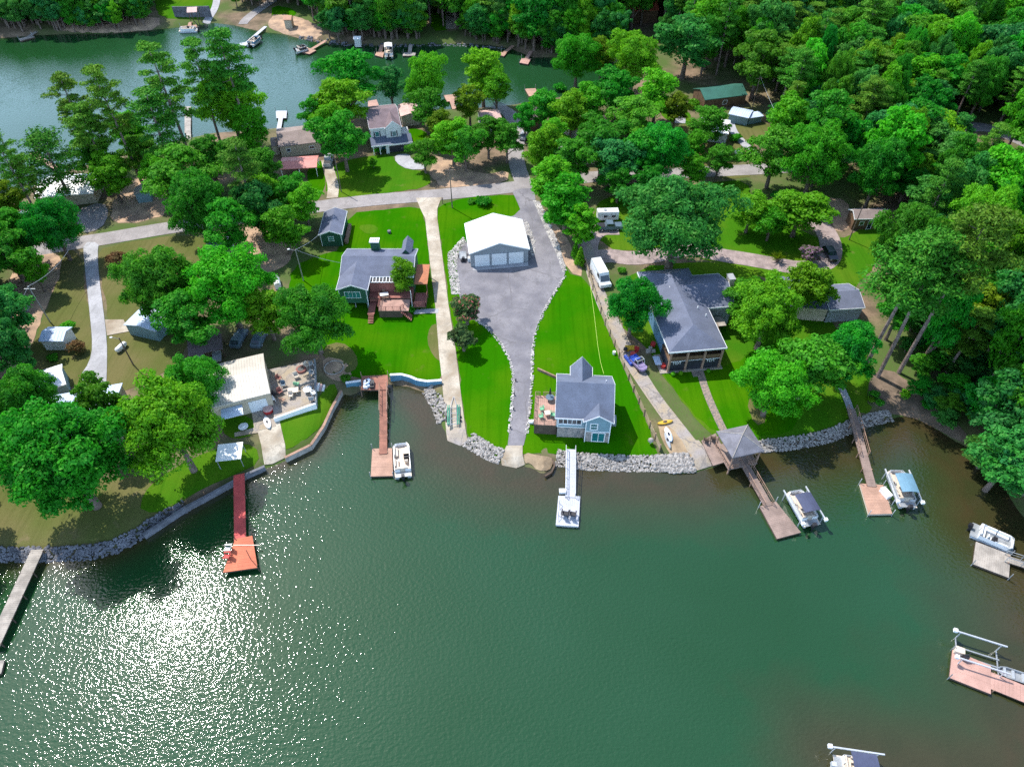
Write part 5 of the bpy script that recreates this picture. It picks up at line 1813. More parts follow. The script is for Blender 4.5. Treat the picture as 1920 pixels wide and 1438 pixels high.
for lab, cor, sh_, mt in FD:
    t, c = float_dock(lab, cor, .5, M[mt], board=.6, posts=(0, 1), group='docks on the far lake arm')
    m = MB()
    A = np.array(P(*sh_, .9)) - np.array(c)
    L = np.linalg.norm(A)
    n = np.array([-A[1], A[0]]) / L * .6
    m.add([(*(n), .5), (*(-n), .5), (*(A - n), .9), (*(A + n), .9), (*(n), .4), (*(-n), .4), (*(A - n), .8), (*(A + n), .8)], [(3, 2, 1, 0), (4, 5, 6, 7), (0, 1, 5, 4), (1, 2, 6, 5), (2, 3, 7, 6), (3, 0, 4, 7)])
    m.build('gangway', M[mt], t)
pontoon('white pontoon boat moored at the far boathouse dock', [(336, 56), (371, 55)], z=0)
pontoon('white boat with canopy tied at the shaded far dock', [(729, 87), (729, 106)], z=.3, top=('white', (-1.6, 1.6)))
pontoon('dark-hulled boat on its lift at the tan far dock', [(575, 88), (554, 94)], z=.5, fence='dark')
pontoon('blue and white boat at the far western dirt ramp', [(484, 70), (468, 84)], z=.3, fence='blue')
hb = House('far_boathouse', 'far small boathouse with salmon roof on posts', 'boathouse', (350, 24), (369, 23), 3.6)
hb.gable(0, hb.W, 0, 4.5, 3.6, .9, 'x', M['brownwall'], M['pinkroof'], trim=False, walls=False)
for x in (.3, hb.W - .5):
    for y in (.3, 4.0):
        hb.box('post', M['darkwood'], x, x + .2, y, y + .2, -1, 3.5)
hb = House('picnic_shelter', 'orange-roofed small shelter above the far dirt bank', 'shelter', (530, 38), (546, 38), 2.6)
hb.gable(0, hb.W, 0, 3.5, 2.6, .9, 'x', M['tanwall'], pm('orange_roof', (0.50, 0.25, 0.15), .7, .1, 1), trim=False)
hb = House('white_hut', 'tiny white hut at the far waterline', 'hut', (662, 74), (676, 74), 2.0)
hb.gable(0, hb.W, 0, 2.5, 2.0, .5, 'x', M['whitesiding'], M['whitemetal'], trim=False)


# ---------------------------------------------------------------- vehicles
def car(label, px, py, rz, mat, kind='suv', group='parked cars', sc=1.0):
    g = T(px, py)
    t = thing('parked_' + ('van' if kind == 'van' else 'car' if kind != 'pickup' else 'pickup'), label, 'van' if kind == 'van' else 'pickup' if kind == 'pickup' else 'car', (g[0], g[1], g[2] + .1), rz, group)
    t.scale = (sc,) * 3
    if kind == 'van':
        L, W, prof_ = 5.9, 2.0, [(-2.95, .35), (2.95, .35), (2.95, .95), (2.35, 1.2), (1.75, 2.1), (1.5, 2.5), (-2.85, 2.55), (-2.95, 2.3)]
        gl = [(2.36, 1.22), (1.80, 2.06)]
    elif kind == 'pickup':
        L, W, prof_ = 5.5, 1.95, [(-2.75, .4), (2.75, .4), (2.75, 1.0), (1.2, 1.12), (.7, 1.75), (-.7, 1.78), (-.95, 1.1), (-2.75, 1.1)]
        gl = [(1.18, 1.14), (.74, 1.71)]
    else:
        L, W, prof_ = 4.7, 1.85, [(-2.35, .35), (2.35, .35), (2.35, .85), (1.1, 1.0), (.55, 1.5), (-1.5, 1.52), (-2.2, 1.0), (-2.35, .9)]
        gl = [(1.12, 1.02), (.6, 1.46)]
    n = len(prof_)
    vv = [(x, -W / 2 * (1 if z < 1.1 else .84), z) for x, z in prof_] + [(x, W / 2 * (1 if z < 1.1 else .84), z) for x, z in prof_]
    fs = [tuple(range(n)), tuple(range(n, 2 * n))[::-1]] + [(i, i + n, (i + 1) % n + n, (i + 1) % n) for i in range(n)]
    MB().add(vv, fs).build('body', mat, t)
    (x0, z0), (x1, z1) = gl
    e = .03
    MB().add([(x0 + e, -W * .40, z0 + e), (x0 + e, W * .40, z0 + e), (x1 + e, W * .37, z1 + e), (x1 + e, -W * .37, z1 + e)], [(0, 1, 2, 3)]).build('windscreen', M['glass'], t)
    zt = {'van': 2.2, 'pickup': 1.66, 'suv': 1.42}[kind if kind in ('van', 'pickup') else 'suv']
    zb_ = {'van': 1.55, 'pickup': 1.2, 'suv': 1.08}[kind if kind in ('van', 'pickup') else 'suv']
    xw0, xw1 = {'van': (.6, 1.7), 'pickup': (-.6, .8), 'suv': (-1.5, .7)}[kind if kind in ('van', 'pickup') else 'suv']
    for s_ in (-1, 1):
        MB().add([(xw0, s_ * (W / 2 * .93 + .02), zb_), (xw1 + .1, s_ * (W / 2 * .93 + .02), zb_), (xw1 - .15, s_ * (W / 2 * .85 + .02), zt), (xw0 + .1, s_ * (W / 2 * .85 + .02), zt)], [(0, 1, 2, 3)]).build('side_window', M['glass'], t)
        MB().box(L / 2 - .02, L / 2 + .03, s_ * W * .36 - .16, s_ * W * .36 + .16, .62, .8).build('headlight', M['aluminium'], t)
        for x in (-L * .31, L * .31):
            wh = MB().tube((x, s_ * (W / 2 - .2), .33), (x, s_ * (W / 2 + .02), .33), .34, n=12).build('wheel', M['rubber'], t)
            MB().tube((x, s_ * (W / 2 + .021), .33), (x, s_ * (W / 2 + .04), .33), .19, n=10).build('rim', M['aluminium'], wh)
    if kind == 'pickup':
        MB().box(-2.6, -1.0, -W / 2 + .15, W / 2 - .15, 1.101, 1.13).build('bed', M['black'], t)
    elif kind != 'van':
        MB().add([(-1.55, -W * .36, 1.53), (-2.2, -W * .38, 1.04), (-2.2, W * .38, 1.04), (-1.55, W * .36, 1.53)], [(0, 1, 2, 3)]).build('rear_window', M['glass'], t)
    return t


R = math.radians
car('long white van parked nose down beside the wooden fence', 1125, 524, R(-76), M['carwhite'], 'van', None, 1.15)
car('black car parked on the curved end of the gravel drive', 1555, 481, R(-88), M['carblack'], group=None)
car('grey-blue car under the crowns above the workshop, near the shelter', 450, 640, R(84), M['carblue'])
car('teal-grey car beside the workshop corner under the big crown', 488, 640, R(86), M['carblue'])
car('pale pickup parked at the head of the concrete drive by the tan house', 617, 306, R(92), M['cargrey'], 'pickup', None)
car('dark vehicle with rack parked in shade by the driveway crowns', 410, 466, R(10), M['carblue'])
car('white small car with its tail to the dark racked vehicle', 434, 455, R(100), M['carwhite'])
car('dark pickup in shade in front of the white camper', 1142, 430, R(5), M['carblue'], 'pickup')
car('white pickup under the pines at the western edge', 48, 412, R(60), M['carwhite'], 'pickup')
car('dark car inside the open garage of the white house', 748, 276, R(-80), M['carblack'], group=None)
car('silver car near the roadside trees by the small conifer', 984, 258, R(70), M['cargrey'])

g = T(1138, 412)
t = thing('camper_trailer', 'white camper trailer parked behind the dark pickup', 'camper', (g[0], g[1], g[2] + .1), R(3))
t.scale = (.8, .85, .85)
MB().sweep([(-1.2, .5), (1.2, .5), (1.2, 2.4), (1.0, 2.75), (-1.0, 2.75), (-1.2, 2.4)], 'x', -2.9, 2.9).build('body', M['carwhite'], t)
for x in (-1.2, 1.0):
    MB().box(x, x + 1.0, -1.225, -1.201, 1.3, 1.9).build('side_window', M['glass'], t)
MB().box(-1.1, -.4, -.4, .4, 2.75, 2.95).build('roof_vent', M['cargrey'], t)
for x in (-.5, .3):
    for y in (-1.15, .95):
        MB().tube((x, y, .35), (x, y + .2, .35), .34, n=12).build('wheel', M['rubber'], t)
MB().box(2.9, 3.8, -.06, .06, .5, .6).build('hitch', M['black'], t)

# blue utility vehicle and clutter by the neighbour's house
g = T(1196, 688)
t = thing('utility_vehicle', 'purple-grey and blue off-road buggy parked by the fence', 'buggy', (g[0], g[1], g[2] + .1), R(-62))
MB().prism([(-1.7, -.8), (1.5, -.8), (1.9, -.4), (1.9, .4), (1.5, .8), (-1.7, .8)], .5, .95).build('body', pm('purple_grey_paint', (0.25, 0.2, 0.36), .4, .2, 1), t)
MB().box(-1.9, -.5, -.75, .75, .96, 1.25).build('cargo_bed', M['tarpblue'], t)
f = MB()
for y in (-.7, .7):
    f.tube((-.4, y, .95), (-.3, y, 1.95), .05, n=5).tube((.9, y, .95), (.5, y, 1.95), .05, n=5).tube((-.3, y, 1.95), (.5, y, 1.95), .05, n=5)
f.tube((-.3, -.7, 1.95), (-.3, .7, 1.95), .05, n=5).tube((.5, -.7, 1.95), (.5, .7, 1.95), .05, n=5)
f.build('roll_cage', M['aluminium'], t)
MB().box(-.35, .15, -.6, .6, .96, 1.4).build('seat', M['black'], t)
for x in (-1.2, 1.2):
    for y in (-.85, .65):
        MB().tube((x, y, .33), (x, y + .2, .33), .34, n=10).build('wheel', M['rubber'], t)
g = T(1178, 678)
o = MB().tube((0, -1.2, .35), (0, 1.2, .35), .35, n=10).build('tarp_roll', M['tarpblue'], None, g)
o.rotation_euler = (0, 0, .4)
tag(o, 'bright blue rolled tarp between fence and buggy', 'tarp')
for i, (px, py, m_, lab, cat, nm) in enumerate([
        (1181, 656, 'yellow', 'yellow-orange garden cart in the clutter under the tree', 'cart', 'garden_cart'),
        (1193, 658, 'red', 'round red container in the clutter under the tree', 'barrel', 'barrel'),
        (1172, 660, 'black', 'black grill shape next to the fence in the clutter', 'grill', 'kettle_grill'),
        (1186, 668, 'reddock', 'dark red bin next to the blue tarp', 'bin', 'storage_bin'),
        (1224, 649, 'red', 'small red can at the blue wall corner', 'can', 'fuel_can'),
        (1243, 690, 'red', 'red round bin against the side of the dark porch', 'bin', 'round_bin'),
        (1220, 660, 'greydock', 'low heap of grey objects by the patio wall', 'crate', 'crate'),
        (1151, 664, 'white', 'small white object on the lawn near the fence', 'bucket', 'bucket')]):
    g = T(px, py)
    m = MB()
    if cat in ('barrel', 'bin', 'bucket', 'can'):
        m.tube((0, 0, 0), (0, 0, .75), .42, .46, n=12).tube((0, 0, .75), (0, 0, .82), .48, n=12)
    elif cat == 'grill':
        m.ball((0, 0, .75), .4, 10, 6).tube((-.3, -.3, 0), (0, 0, .6), .04).tube((.3, -.3, 0), (0, 0, .6), .04).tube((0, .35, 0), (0, 0, .6), .04)
    elif cat == 'cart':
        m.prism([(-.9, -.5), (.8, -.45), (.8, .45), (-.9, .5)], .3, .7).tube((-.4, -.6, .25), (-.4, -.5, .25), .25).tube((-.4, .5, .25), (-.4, .6, .25), .25).tube((.8, 0, .5), (1.6, 0, .9), .05)
    else:
        m.box(-.9, -.1, -.4, .3, 0, .5).box(.05, .8, -.3, .4, 0, .35).box(-.3, .3, .45, .9, 0, .6)
    o = m.build(nm, M[m_], None, g)
    if cat == 'bucket':
        o.scale = (.6, .6, .8)
    tag(o, lab, cat)

# trailer with mower by the white garage
g = T(868, 482)
t = thing('utility_trailer', 'small black utility trailer west of the white garage', 'trailer', (g[0], g[1], g[2] + .08), R(95))
MB().box(-1.4, 1.2, -.75, .75, .45, .52).build('bed', M['galv'], t)
f = MB()
for y in (-.78, .74):
    f.box(-1.4, 1.2, y, y + .04, .9, .95).box(-1.4, -1.35, y, y + .04, .5, .9).box(-.1, -.05, y, y + .04, .5, .9).box(1.15, 1.2, y, y + .04, .5, .9)
for k in range(6):
    f.box(1.2, 1.24, -.74 + k * .29, -.71 + k * .29, .52, 1.6)
f.box(1.2, 1.24, -.74, .74, 1.56, 1.6)
f.build('rail', M['black'], t)
for y in (-.95, .75):
    MB().tube((-.2, y, .3), (-.2, y + .2, .3), .3, n=12).build('wheel', M['rubber'], t)
g = T(869, 489)
o = MB().prism([(-.5, -.7), (.5, -.7), (.35, .7), (-.35, .7)], .2, .55).box(-.3, .3, -.5, 0, .55, 1.0).tube((.0, .2, .5), (0, .1, 1.05), .06).build('mower', M['black'], None, g)
tag(o, 'black riding mower behind the utility trailer', 'mower')
g = T(881, 490)
o = MB().box(-.4, .4, -.4, .4, 0, .95).tube((0, 0, .95), (0, 0, 1.0), .3).build('heat_pump', M['white'], None, g)
tag(o, 'white heat pump at the corner of the white garage', 'heat pump')
g = T(521, 535)
t = thing('propane_tank', 'white upright cabinet tank beside the green yard path', 'tank', g, R(20))
MB().sweep([(-.6, 0), (.6, 0), (.6, 1.1), (.35, 1.5), (-.35, 1.5), (-.6, 1.1)], 'y', -1.4, 1.4).build('body', M['white'], t)
g = T(229, 655)
t = thing('propane_tank', 'white horizontal gas tank under the leaning yard light', 'tank', g, R(70))
MB().tube((-.8, 0, .6), (.8, 0, .6), .5, n=12).ball((-.8, 0, .6), .5, 12, 8).ball((.8, 0, .6), .5, 12, 8).build('vessel', M['white'], t, smooth=False)
MB().box(-.6, -.4, -.35, .35, 0, .3).box(.4, .6, -.35, .35, 0, .3).build('foot', M['galv'], t)
g = T(1385, 290)
t = thing('propane_tank', 'small white tank on the clearing lawn by the far road', 'tank', g, R(0))
MB().tube((-.7, 0, .6), (.7, 0, .6), .5, n=12).ball((-.7, 0, .6), .5, 12, 8).ball((.7, 0, .6), .5, 12, 8).build('vessel', M['white'], t)
g = T(458, 804)
t = thing('satellite_dish', 'white round dish table on the shaded lawn by the workshop', 'table', g)
MB().tube((0, 0, .55), (0, 0, .62), .75, .8, n=18).tube((0, 0, 0), (0, 0, .55), .08).tube((0, 0, .62), (0, 0, .72), .3, .2, n=12).build('top', M['white'], t)
t.name = 'round_table'
g = T(504, 772)
t = thing('hot_tub', 'red and pink round tub beside the white garage door', 'tub', g)
MB().tube((0, 0, 0), (0, 0, .75), .85, .8, n=20).build('shell', M['red'], t)
MB().tube((0, 0, .75), (0, 0, .9), .82, .6, n=20).build('cover', M['pinkroof'], t)
g = T(1219, 832)
o = MB().ball((0, 0, .9), .5, 8, 6, (1, .8, 1)).tube((0, 0, 0), (0, 0, .6), .06).build('ornament', M['greydock'], None, (g[0], g[1], g[2]))
tag(o, 'round grey ornament on a post at the foot of the fence', 'ornament')
g = T(998, 793)
o = MB().ball((0, 0, .3), .5, 10, 6, (1.3, .8, .8)).build('boulder', M['white'], None, g)
tag(o, 'single white painted boulder at the asphalt edge by the deck', 'boulder')
g = T(730, 437)
o = MB().tube((0, 0, 0), (0, 0, .6), .35, .4, n=10).build('well_cap', M['greystone'], None, g)
tag(o, 'small dark well cap alone on the upper green lawn', 'well cap')
g0, g1 = T(1008, 694), T(1043, 710)
t = thing('timber_wall', 'long timber retaining beam leading to the cottage back corner', 'wall', (*g0[:2], g0[2]), math.atan2(g1[1] - g0[1], g1[0] - g0[0]))
L = math.hypot(g1[0] - g0[0], g1[1] - g0[1])
for k in range(4):
    MB().box(k * L / 4, (k + 1) * L / 4 - .02, -.12, .12, -.2, .55).build('timber', M['postwood'], t)

# canopies
q = P(433, 853, 2.4)
t = thing('canopy', 'white flat canopy above the timber sea wall by the ramp', 'canopy', (q[0], q[1], gz(*q)), R(8))
MB().add([(-1.9, -1.6, 2.2), (1.9, -1.6, 2.2), (1.9, 1.6, 2.4), (-1.9, 1.6, 2.4), (-1.9, -1.6, 2.1), (1.9, -1.6, 2.1), (1.9, 1.6, 2.3), (-1.9, 1.6, 2.3)],
         [(0, 1, 2, 3), (7, 6, 5, 4), (0, 4, 5, 1), (1, 5, 6, 2), (2, 6, 7, 3), (3, 7, 4, 0)]).build('roof', M['white'], t)
for x in (-1.75, 1.75):
    for y in (-1.45, 1.45):
        MB().tube((x, y, 0), (x, y, 2.1), .06, n=6).build('pole', M['galv'], t)

# ---------------------------------------------------------------- patio beside the workshop
PA = [T(*q)[:2] for q in [(503, 697), (590, 679), (593, 764), (516, 790)]]
zt = gz(*PA[0]) + .5
t = thing('patio', 'raised concrete patio crowded with garden furniture', 'patio', (PA[0][0], PA[0][1], zt))
o2 = np.array(PA[0])
q4 = [np.array(p) - o2 for p in PA]
MB().prism([tuple(p) for p in q4], -1.2, 0).build('slab', M['concrete3'], t)
MB().prism([tuple(p) for p in (q4[3], q4[2], q4[2] + np.array([.25, -.3]), q4[3] + np.array([.05, -.3]))], -1.3, .35).build('parapet', M['white'], t)
MB().prism([tuple(p) for p in (q4[1], q4[2], q4[2] + np.array([.25, 0]), q4[1] + np.array([.25, 0]))], -1.3, .25).build('parapet', M['greywall'], t)
mid0, mid1 = (q4[0] * .45 + q4[3] * .55), (q4[1] * .5 + q4[2] * .5)
MB().prism([tuple(p) for p in (mid0, mid1, mid1 + np.array([0, .35]), mid0 + np.array([0, .35]))], .0, .3).build('planter_wall', M['greydock'], t)


def on_patio(px, py):
    q = P(px, py, zt)
    return (q[0], q[1], zt)


def table(label, px, py, mat, r=.6, rnd_=True, z=None, w=.6):
    g = on_patio(px, py) if z is None else (*P(px, py, z), z)
    t = thing('garden_table', label, 'table', g, .2)
    (MB().tube((0, 0, .7), (0, 0, .75), r, n=18) if rnd_ else MB().box(-r, r, -w, w, .7, .76)).build('tabletop', mat, t)
    for a in (-1, 1):
        for b in (-1, 1):
            MB().box(a * r * .6 - .03, a * r * .6 + .03, b * r * .5 - .03, b * r * .5 + .03, 0, .7).build('leg', mat, t)


def gchair(label, px, py, rz, mat, group, z=None, s=1.0):
    g = on_patio(px, py) if z is None else (*P(px, py, z), z)
    t = thing('garden_chair', label, 'chair', g, rz, group)
    t.scale = (s, s, s)
    MB().box(-.28, .28, -.28, .28, .4, .47).build('seat', mat, t)
    MB().box(-.28, .28, .22, .28, .47, .95).build('backrest', mat, t)
    for a in (-1, 1):
        MB().box(a * .3 - .03, a * .3 + .03, -.25, .25, .6, .64).build('armrest', mat, t)
        for b in (-.25, .25):
            MB().box(a * .26 - .02, a * .26 + .02, b - .02, b + .02, 0, .4 if b < 0 else .6).build('leg', mat, t)


g = on_patio(565, 694)
t = thing('fire_pit', 'round dark red brick fire pit on the upper patio', 'fire pit', g)
MB().tube((0, 0, 0), (0, 0, .35), .95, .9, n=20).build('ring', M['redwood'], t)
MB().tube((0, 0, .35), (0, 0, .37), .6, n=20).build('hearth', M['black'], t)
table('white rectangular table in the middle of the lower patio', 551, 737, M['cream'], .9, False)
table('round white table with a dark centre near the patio parapet', 578, 735, M['white'], .75)
gl = [('dark red lounge seat at the upper patio edge', 524, 713, 'redwood', 1.2), ('white chair beside the planter wall and workshop', 532, 725, 'carblue', .2),
      ('pale green chair behind the rectangular white table', 557, 724, 'mint', 3.0), ('dark red chair close to the workshop wall', 526, 738, 'redwood', .8),
      ('black cushioned chair by the workshop wall', 516, 744, 'black', 1.5), ('white chair at the low end of the patio', 512, 752, 'white', 2.2),
      ('orange low chair by the lower parapet', 531, 754, 'postwood', 2.6), ('cream chair next to the fire pit', 576, 689, 'cream', 1.0),
      ('grey chair at the upper patio corner', 584, 686, 'cargrey', 2.0), ('pale lounge chair above the planter wall', 556, 709, 'cream', .5),
      ('grey-green chair by the east parapet', 586, 703, 'galv', 1.3), ('white chair beside the round white table', 588, 741, 'white', 2.1),
      ('cream chair in front of the white table', 546, 745, 'cream', .1), ('blue-grey chair by the parapet corner', 585, 752, 'carblue', 3.3)]
for lab, px, py, m_, a in gl:
    gchair(lab, px, py, a, M[m_], 'garden chairs on the patio', None, 1.35)
g = T(602, 728)
t = thing('garden_steps', 'pink and white striped steps leading off the patio side', 'steps', g)
for k in range(4):
    MB().box(-1.0 + k * .42, -.64 + k * .42, -.7, .7, -.3, .75 - k * .17).build('step', M[('pinkroof', 'white')[k % 2]], t)
# cottage deck furniture
zc = cottage.zb + 2.3
for lab, px, py, a in (('green deck chair beside the cottage deck railing', 1016, 770, -1.3), ('second green deck chair nearer the lower railing', 1014, 784, -1.2)):
    gchair(lab, px, py, a, M['mint'], 'green chairs on the cottage deck', zc, 1.15)
gchair('mint cushioned chair against the cottage wall', 1036, 781, 1.5, M['mint'], 'green chairs on the cottage deck', zc, 1.3)
table('small pale square table between the green chairs', 1026, 779, M['cream'], .45, False, zc, .45)
table('glass-grey patio table under the folded black umbrella', 1031, 750, M['carblue'], .7, True, zc)
q = P(1031, 748, zc)
o = MB().tube((0, 0, 0), (0, 0, 2.6), .04).tube((0, 0, 1.3), (0, 0, 2.7), .24, .03, n=8).build('folded_umbrella', M['black'], None, (*q, zc))
tag(o, 'folded black umbrella standing on the cottage deck', 'umbrella')
# green house deck furniture
zg = green.zb + 1.55
table('white rectangular table on the faded green-house deck', 721, 557, M['white'], .8, False, zg, .5)
for i, (px, py, a) in enumerate(((714, 557, 1.5), (727, 560, -1.5), (720, 562, 3.1), (720, 552, 0))):
    gchair(['brown chair at the stair end of the white deck table', 'brown chair at the outer end of the white deck table', 'brown chair in front of the white deck table', 'brown chair behind the white deck table'][i], px, py, a, M['postwood'], 'brown chairs on the faded deck', zg)
q = P(795, 519, green.zb + 1.0)
o = MB().box(-.8, .8, -.35, .35, 0, .9).sweep([(-.3, .9), (.3, .9), (.25, 1.2), (-.25, 1.2)], 'x', -.45, .45).build('gas_grill', M['black'], None, (*q, green.zb + 1.0))
tag(o, 'dark gas grill on the covered east porch', 'grill')

# ---------------------------------------------------------------- wooden fence
FP = [(1097, 497), (1104, 520), (1111, 545), (1118, 565), (1126, 588), (1134, 610), (1143, 630), (1152, 650), (1160, 672), (1169, 692), (1178, 713), (1187, 735), (1197, 757), (1207, 780), (1217, 803), (1227, 825), (1236, 846)]
w = [T(*q) for q in FP]
t = thing('wooden_fence', 'long wooden board fence down the slope between the two lawns', 'fence', (w[0][0], w[0][1], w[0][2]))
for i, a in enumerate(w):
    x, y, z = a[0] - w[0][0], a[1] - w[0][1], a[2] - w[0][2]
    MB().box(x - .08, x + .08, y - .08, y + .08, z - .3, z + 1.75).build('fence_post', M['postwood'], t)
    if i < len(w) - 1:
        b = w[i + 1]
        d = np.array([b[0] - a[0], b[1] - a[1]])
        L = np.linalg.norm(d)
        u = d / L
        n = np.array([-u[1], u[0]])
        dz = b[2] - a[2]
        for hz in (.2, .62, 1.04):
            vv = []
            for zz in (hz, hz + .36):
                for (sx, oo) in ((.09, .05), (L - .09, .05), (L - .09, .085), (.09, .085)):
                    vv.append((x + u[0] * sx + n[0] * oo, y + u[1] * sx + n[1] * oo, z + dz * sx / L + zz))
            MB().add(vv, [(3, 2, 1, 0), (4, 5, 6, 7), (0, 1, 5, 4), (1, 2, 6, 5), (2, 3, 7, 6), (3, 0, 4, 7)]).build('board', M['wood'], t)
# rope line over the lawn
RP = [T(*q) for q in [(1107, 538), (1114, 590), (1121, 650), (1126, 680), (1132, 702)]]
m = MB()
m.path([(x - RP[0][0], y - RP[0][1], z + .09 - RP[0][2]) for x, y, z in RP], [.04] * 5, 5)
o = m.build('rope', pm('lime_rope', (0.45, 0.62, 0.10), .8, .1, 1), None, RP[0])
tag(o, 'thin yellow-green rope lying along the lawn by the fence', 'rope')


# ---------------------------------------------------------------- utility poles and wires
def pole(label, px, py, H_, arm=None, lamp=False, mat='bark', r=.13):
    g = T(px, py)
    t = thing('utility_pole', label, 'utility pole', g, 0, None)
    MB().tube((0, 0, -.3), (0, 0, H_), r, r * .7, n=8).build('pole', M[mat], t)
    if arm:
        MB().box(-1.0, 1.0, -.06, .06, H_ - .7, H_ - .55).build('crossarm', M[mat], t)
    if lamp:
        MB().tube((0, 0, H_ - .3), (-1.2, 0, H_ + .1), .04, n=5).build('lamp_arm', M['galv'], t)
        MB().ball((-1.3, 0, H_ + .05), .22, 8, 5, (1.3, 1, .6)).build('lamp_head', M['white'], t)
    return (g[0], g[1], g[2] + H_)


p1 = pole('tall wooden pole beside the road opposite the white house', 848, 390, 10, True)
p2 = pole('wooden yard pole west of the green house with lamp', 569, 526, 7.5, lamp=True, mat='greydock')
p3 = pole('yard light pole rising by the white gas tank', 250, 684, 6.5, lamp=True)
p4 = pole('thin pole on the dirt track behind the white shed', 94, 604, 8.5, True, mat='galv')
p5 = pole('slim pole by the concrete drive of the tan house', 640, 360, 9)
p6 = pole('slanting-shadow pole in front of the brown cabin', 1592, 450, 8)
p7 = pole('pole in the clearing beside the metal-roofed shed', 1410, 205, 9, True)
p8 = pole('leaning pole among the pines at the western shore', 52, 352, 12)


def wire(a, b, sag, label):
    pts = []
    for i in range(9):
        u = i / 8
        pts.append((b[0] * u + a[0] * (1 - u) - a[0], b[1] * u + a[1] * (1 - u) - a[1], b[2] * u + a[2] * (1 - u) - sag * 4 * u * (1 - u) - a[2]))
    o = MB().path(pts, [.035] * 9, 4).build('wire', M['cargrey'], None, a)
    tag(o, label, 'wire')


q = green.world(.2, GH[1] + 4, 4.8)
wire(p2, q, .4, 'power line from the yard lamp pole to the green house roof')
q2 = (*P(601, 437, 4.5), 4.5)
wire(p2, q2, .4, 'power line from the yard lamp pole to the green shed')
wire(p4, (*P(128, 470, 8), 8), .8, 'power line above the dirt track towards the road')
wire(p4, (*P(-20, 640, 9), 9), .8, 'power line above the dirt track towards the western edge')
wire(p7, (*P(1500, 290, 7), 7), 1.0, 'power line dropping from the clearing pole into the trees')

# mail boxes and small posts at the drive
for i, (px, py) in enumerate(((830, 382), (1010, 362))):
    g = T(px, py)
    o = MB().box(-.06, .06, -.06, .06, 0, 1.1).box(-.12, .12, -.3, .3, 1.1, 1.4).build('mailbox', M['darkwood'], None, g)
    tag(o, ['dark mailbox where the long concrete drive meets the road', 'dark mailbox at the top corner of the asphalt drive'][i], 'mailbox')
for i, (px, py) in enumerate(((967, 715), (964, 741), (963, 769), (957, 804))):
    g = T(px, py)
    o = MB().tube((0, 0, 0), (0, 0, .5), .1, n=8).tube((0, 0, .5), (0, 0, .62), .16, .1, n=8).build('path_light', M['dark'], None, g)
    tag(o, ['dark path light, topmost along the west edge of the asphalt', 'dark path light, second down the west edge of the asphalt', 'dark path light, third down the west edge of the asphalt', 'dark path light closest to the shore on the west edge of the asphalt'][i], 'path light', 'path lights along the asphalt drive')

# ---------------------------------------------------------------- trees
def leaf_mesh(name, C, N, S, mat, rs, mat2=None, frac2=0.0, asp=0.62):
    """one small folded quad per leaf clump: centres C, facing N, size S"""
    n = len(C)
    r = rs.normal(size=(n, 3))
    U = np.cross(N, r)
    U /= np.linalg.norm(U, axis=1, keepdims=True) + 1e-9
    Vv = np.cross(N, U)
    S = S[:, None]
    k = rs.uniform(.7, 1.3, (n, 1))
    a = C - U * S - Vv * S * asp * .3
    b = C - Vv * S * asp * k + N * S * .12
    c = C + U * S + Vv * S * asp * .2
    d = C + Vv * S * asp * k - N * S * .18
    co = np.stack([a, b, c, d], 1).reshape(-1, 3).astype(np.float32)
    me = bpy.data.meshes.new(name)
    me.vertices.add(4 * n)
    me.vertices.foreach_set('co', co.ravel())
    me.loops.add(4 * n)
    me.loops.foreach_set('vertex_index', np.arange(4 * n, dtype=np.int32))
    me.polygons.add(n)
    me.polygons.foreach_set('loop_start', np.arange(0, 4 * n, 4, dtype=np.int32))
    me.materials.append(mat)
    if mat2 is not None:
        me.materials.append(mat2)
        me.polygons.foreach_set('material_index', (rs.uniform(size=n) < frac2).astype(np.int32))
    me.update(calc_edges=True)
    return me


def blob_points(blobs, n, rs, up=-.35, inner=.2):
    """leaf clumps on and in a set of ellipsoidal lobes (cx,cy,cz,rx,rz)"""
    B = np.array(blobs, float)
    wts = B[:, 3] ** 2
    idx = rs.choice(len(B), n, p=wts / wts.sum())
    D = rs.normal(size=(n, 3))
    D /= np.linalg.norm(D, axis=1, keepdims=True)
    low = D[:, 2] < up
    D[low, 2] *= -1
    rad = np.where(rs.uniform(size=n) < inner, rs.uniform(.2, .8, n), rs.uniform(.82, 1.08, n))
    # ragged outline
    rad *= 1 + .16 * np.sin(D[:, 0] * 9 + idx) * np.sin(D[:, 1] * 8 + idx * 2.1) + .1 * np.sin(D[:, 2] * 13 + idx)
    R3 = np.stack([B[idx, 3], B[idx, 3], B[idx, 4]], 1)
    C = B[idx, :3] + D * R3 * rad[:, None]
    N = D / R3
    N /= np.linalg.norm(N, axis=1, keepdims=True)
    N = N + rs.normal(size=(n, 3)) * .36
    N /= np.linalg.norm(N, axis=1, keepdims=True)
    return C, N


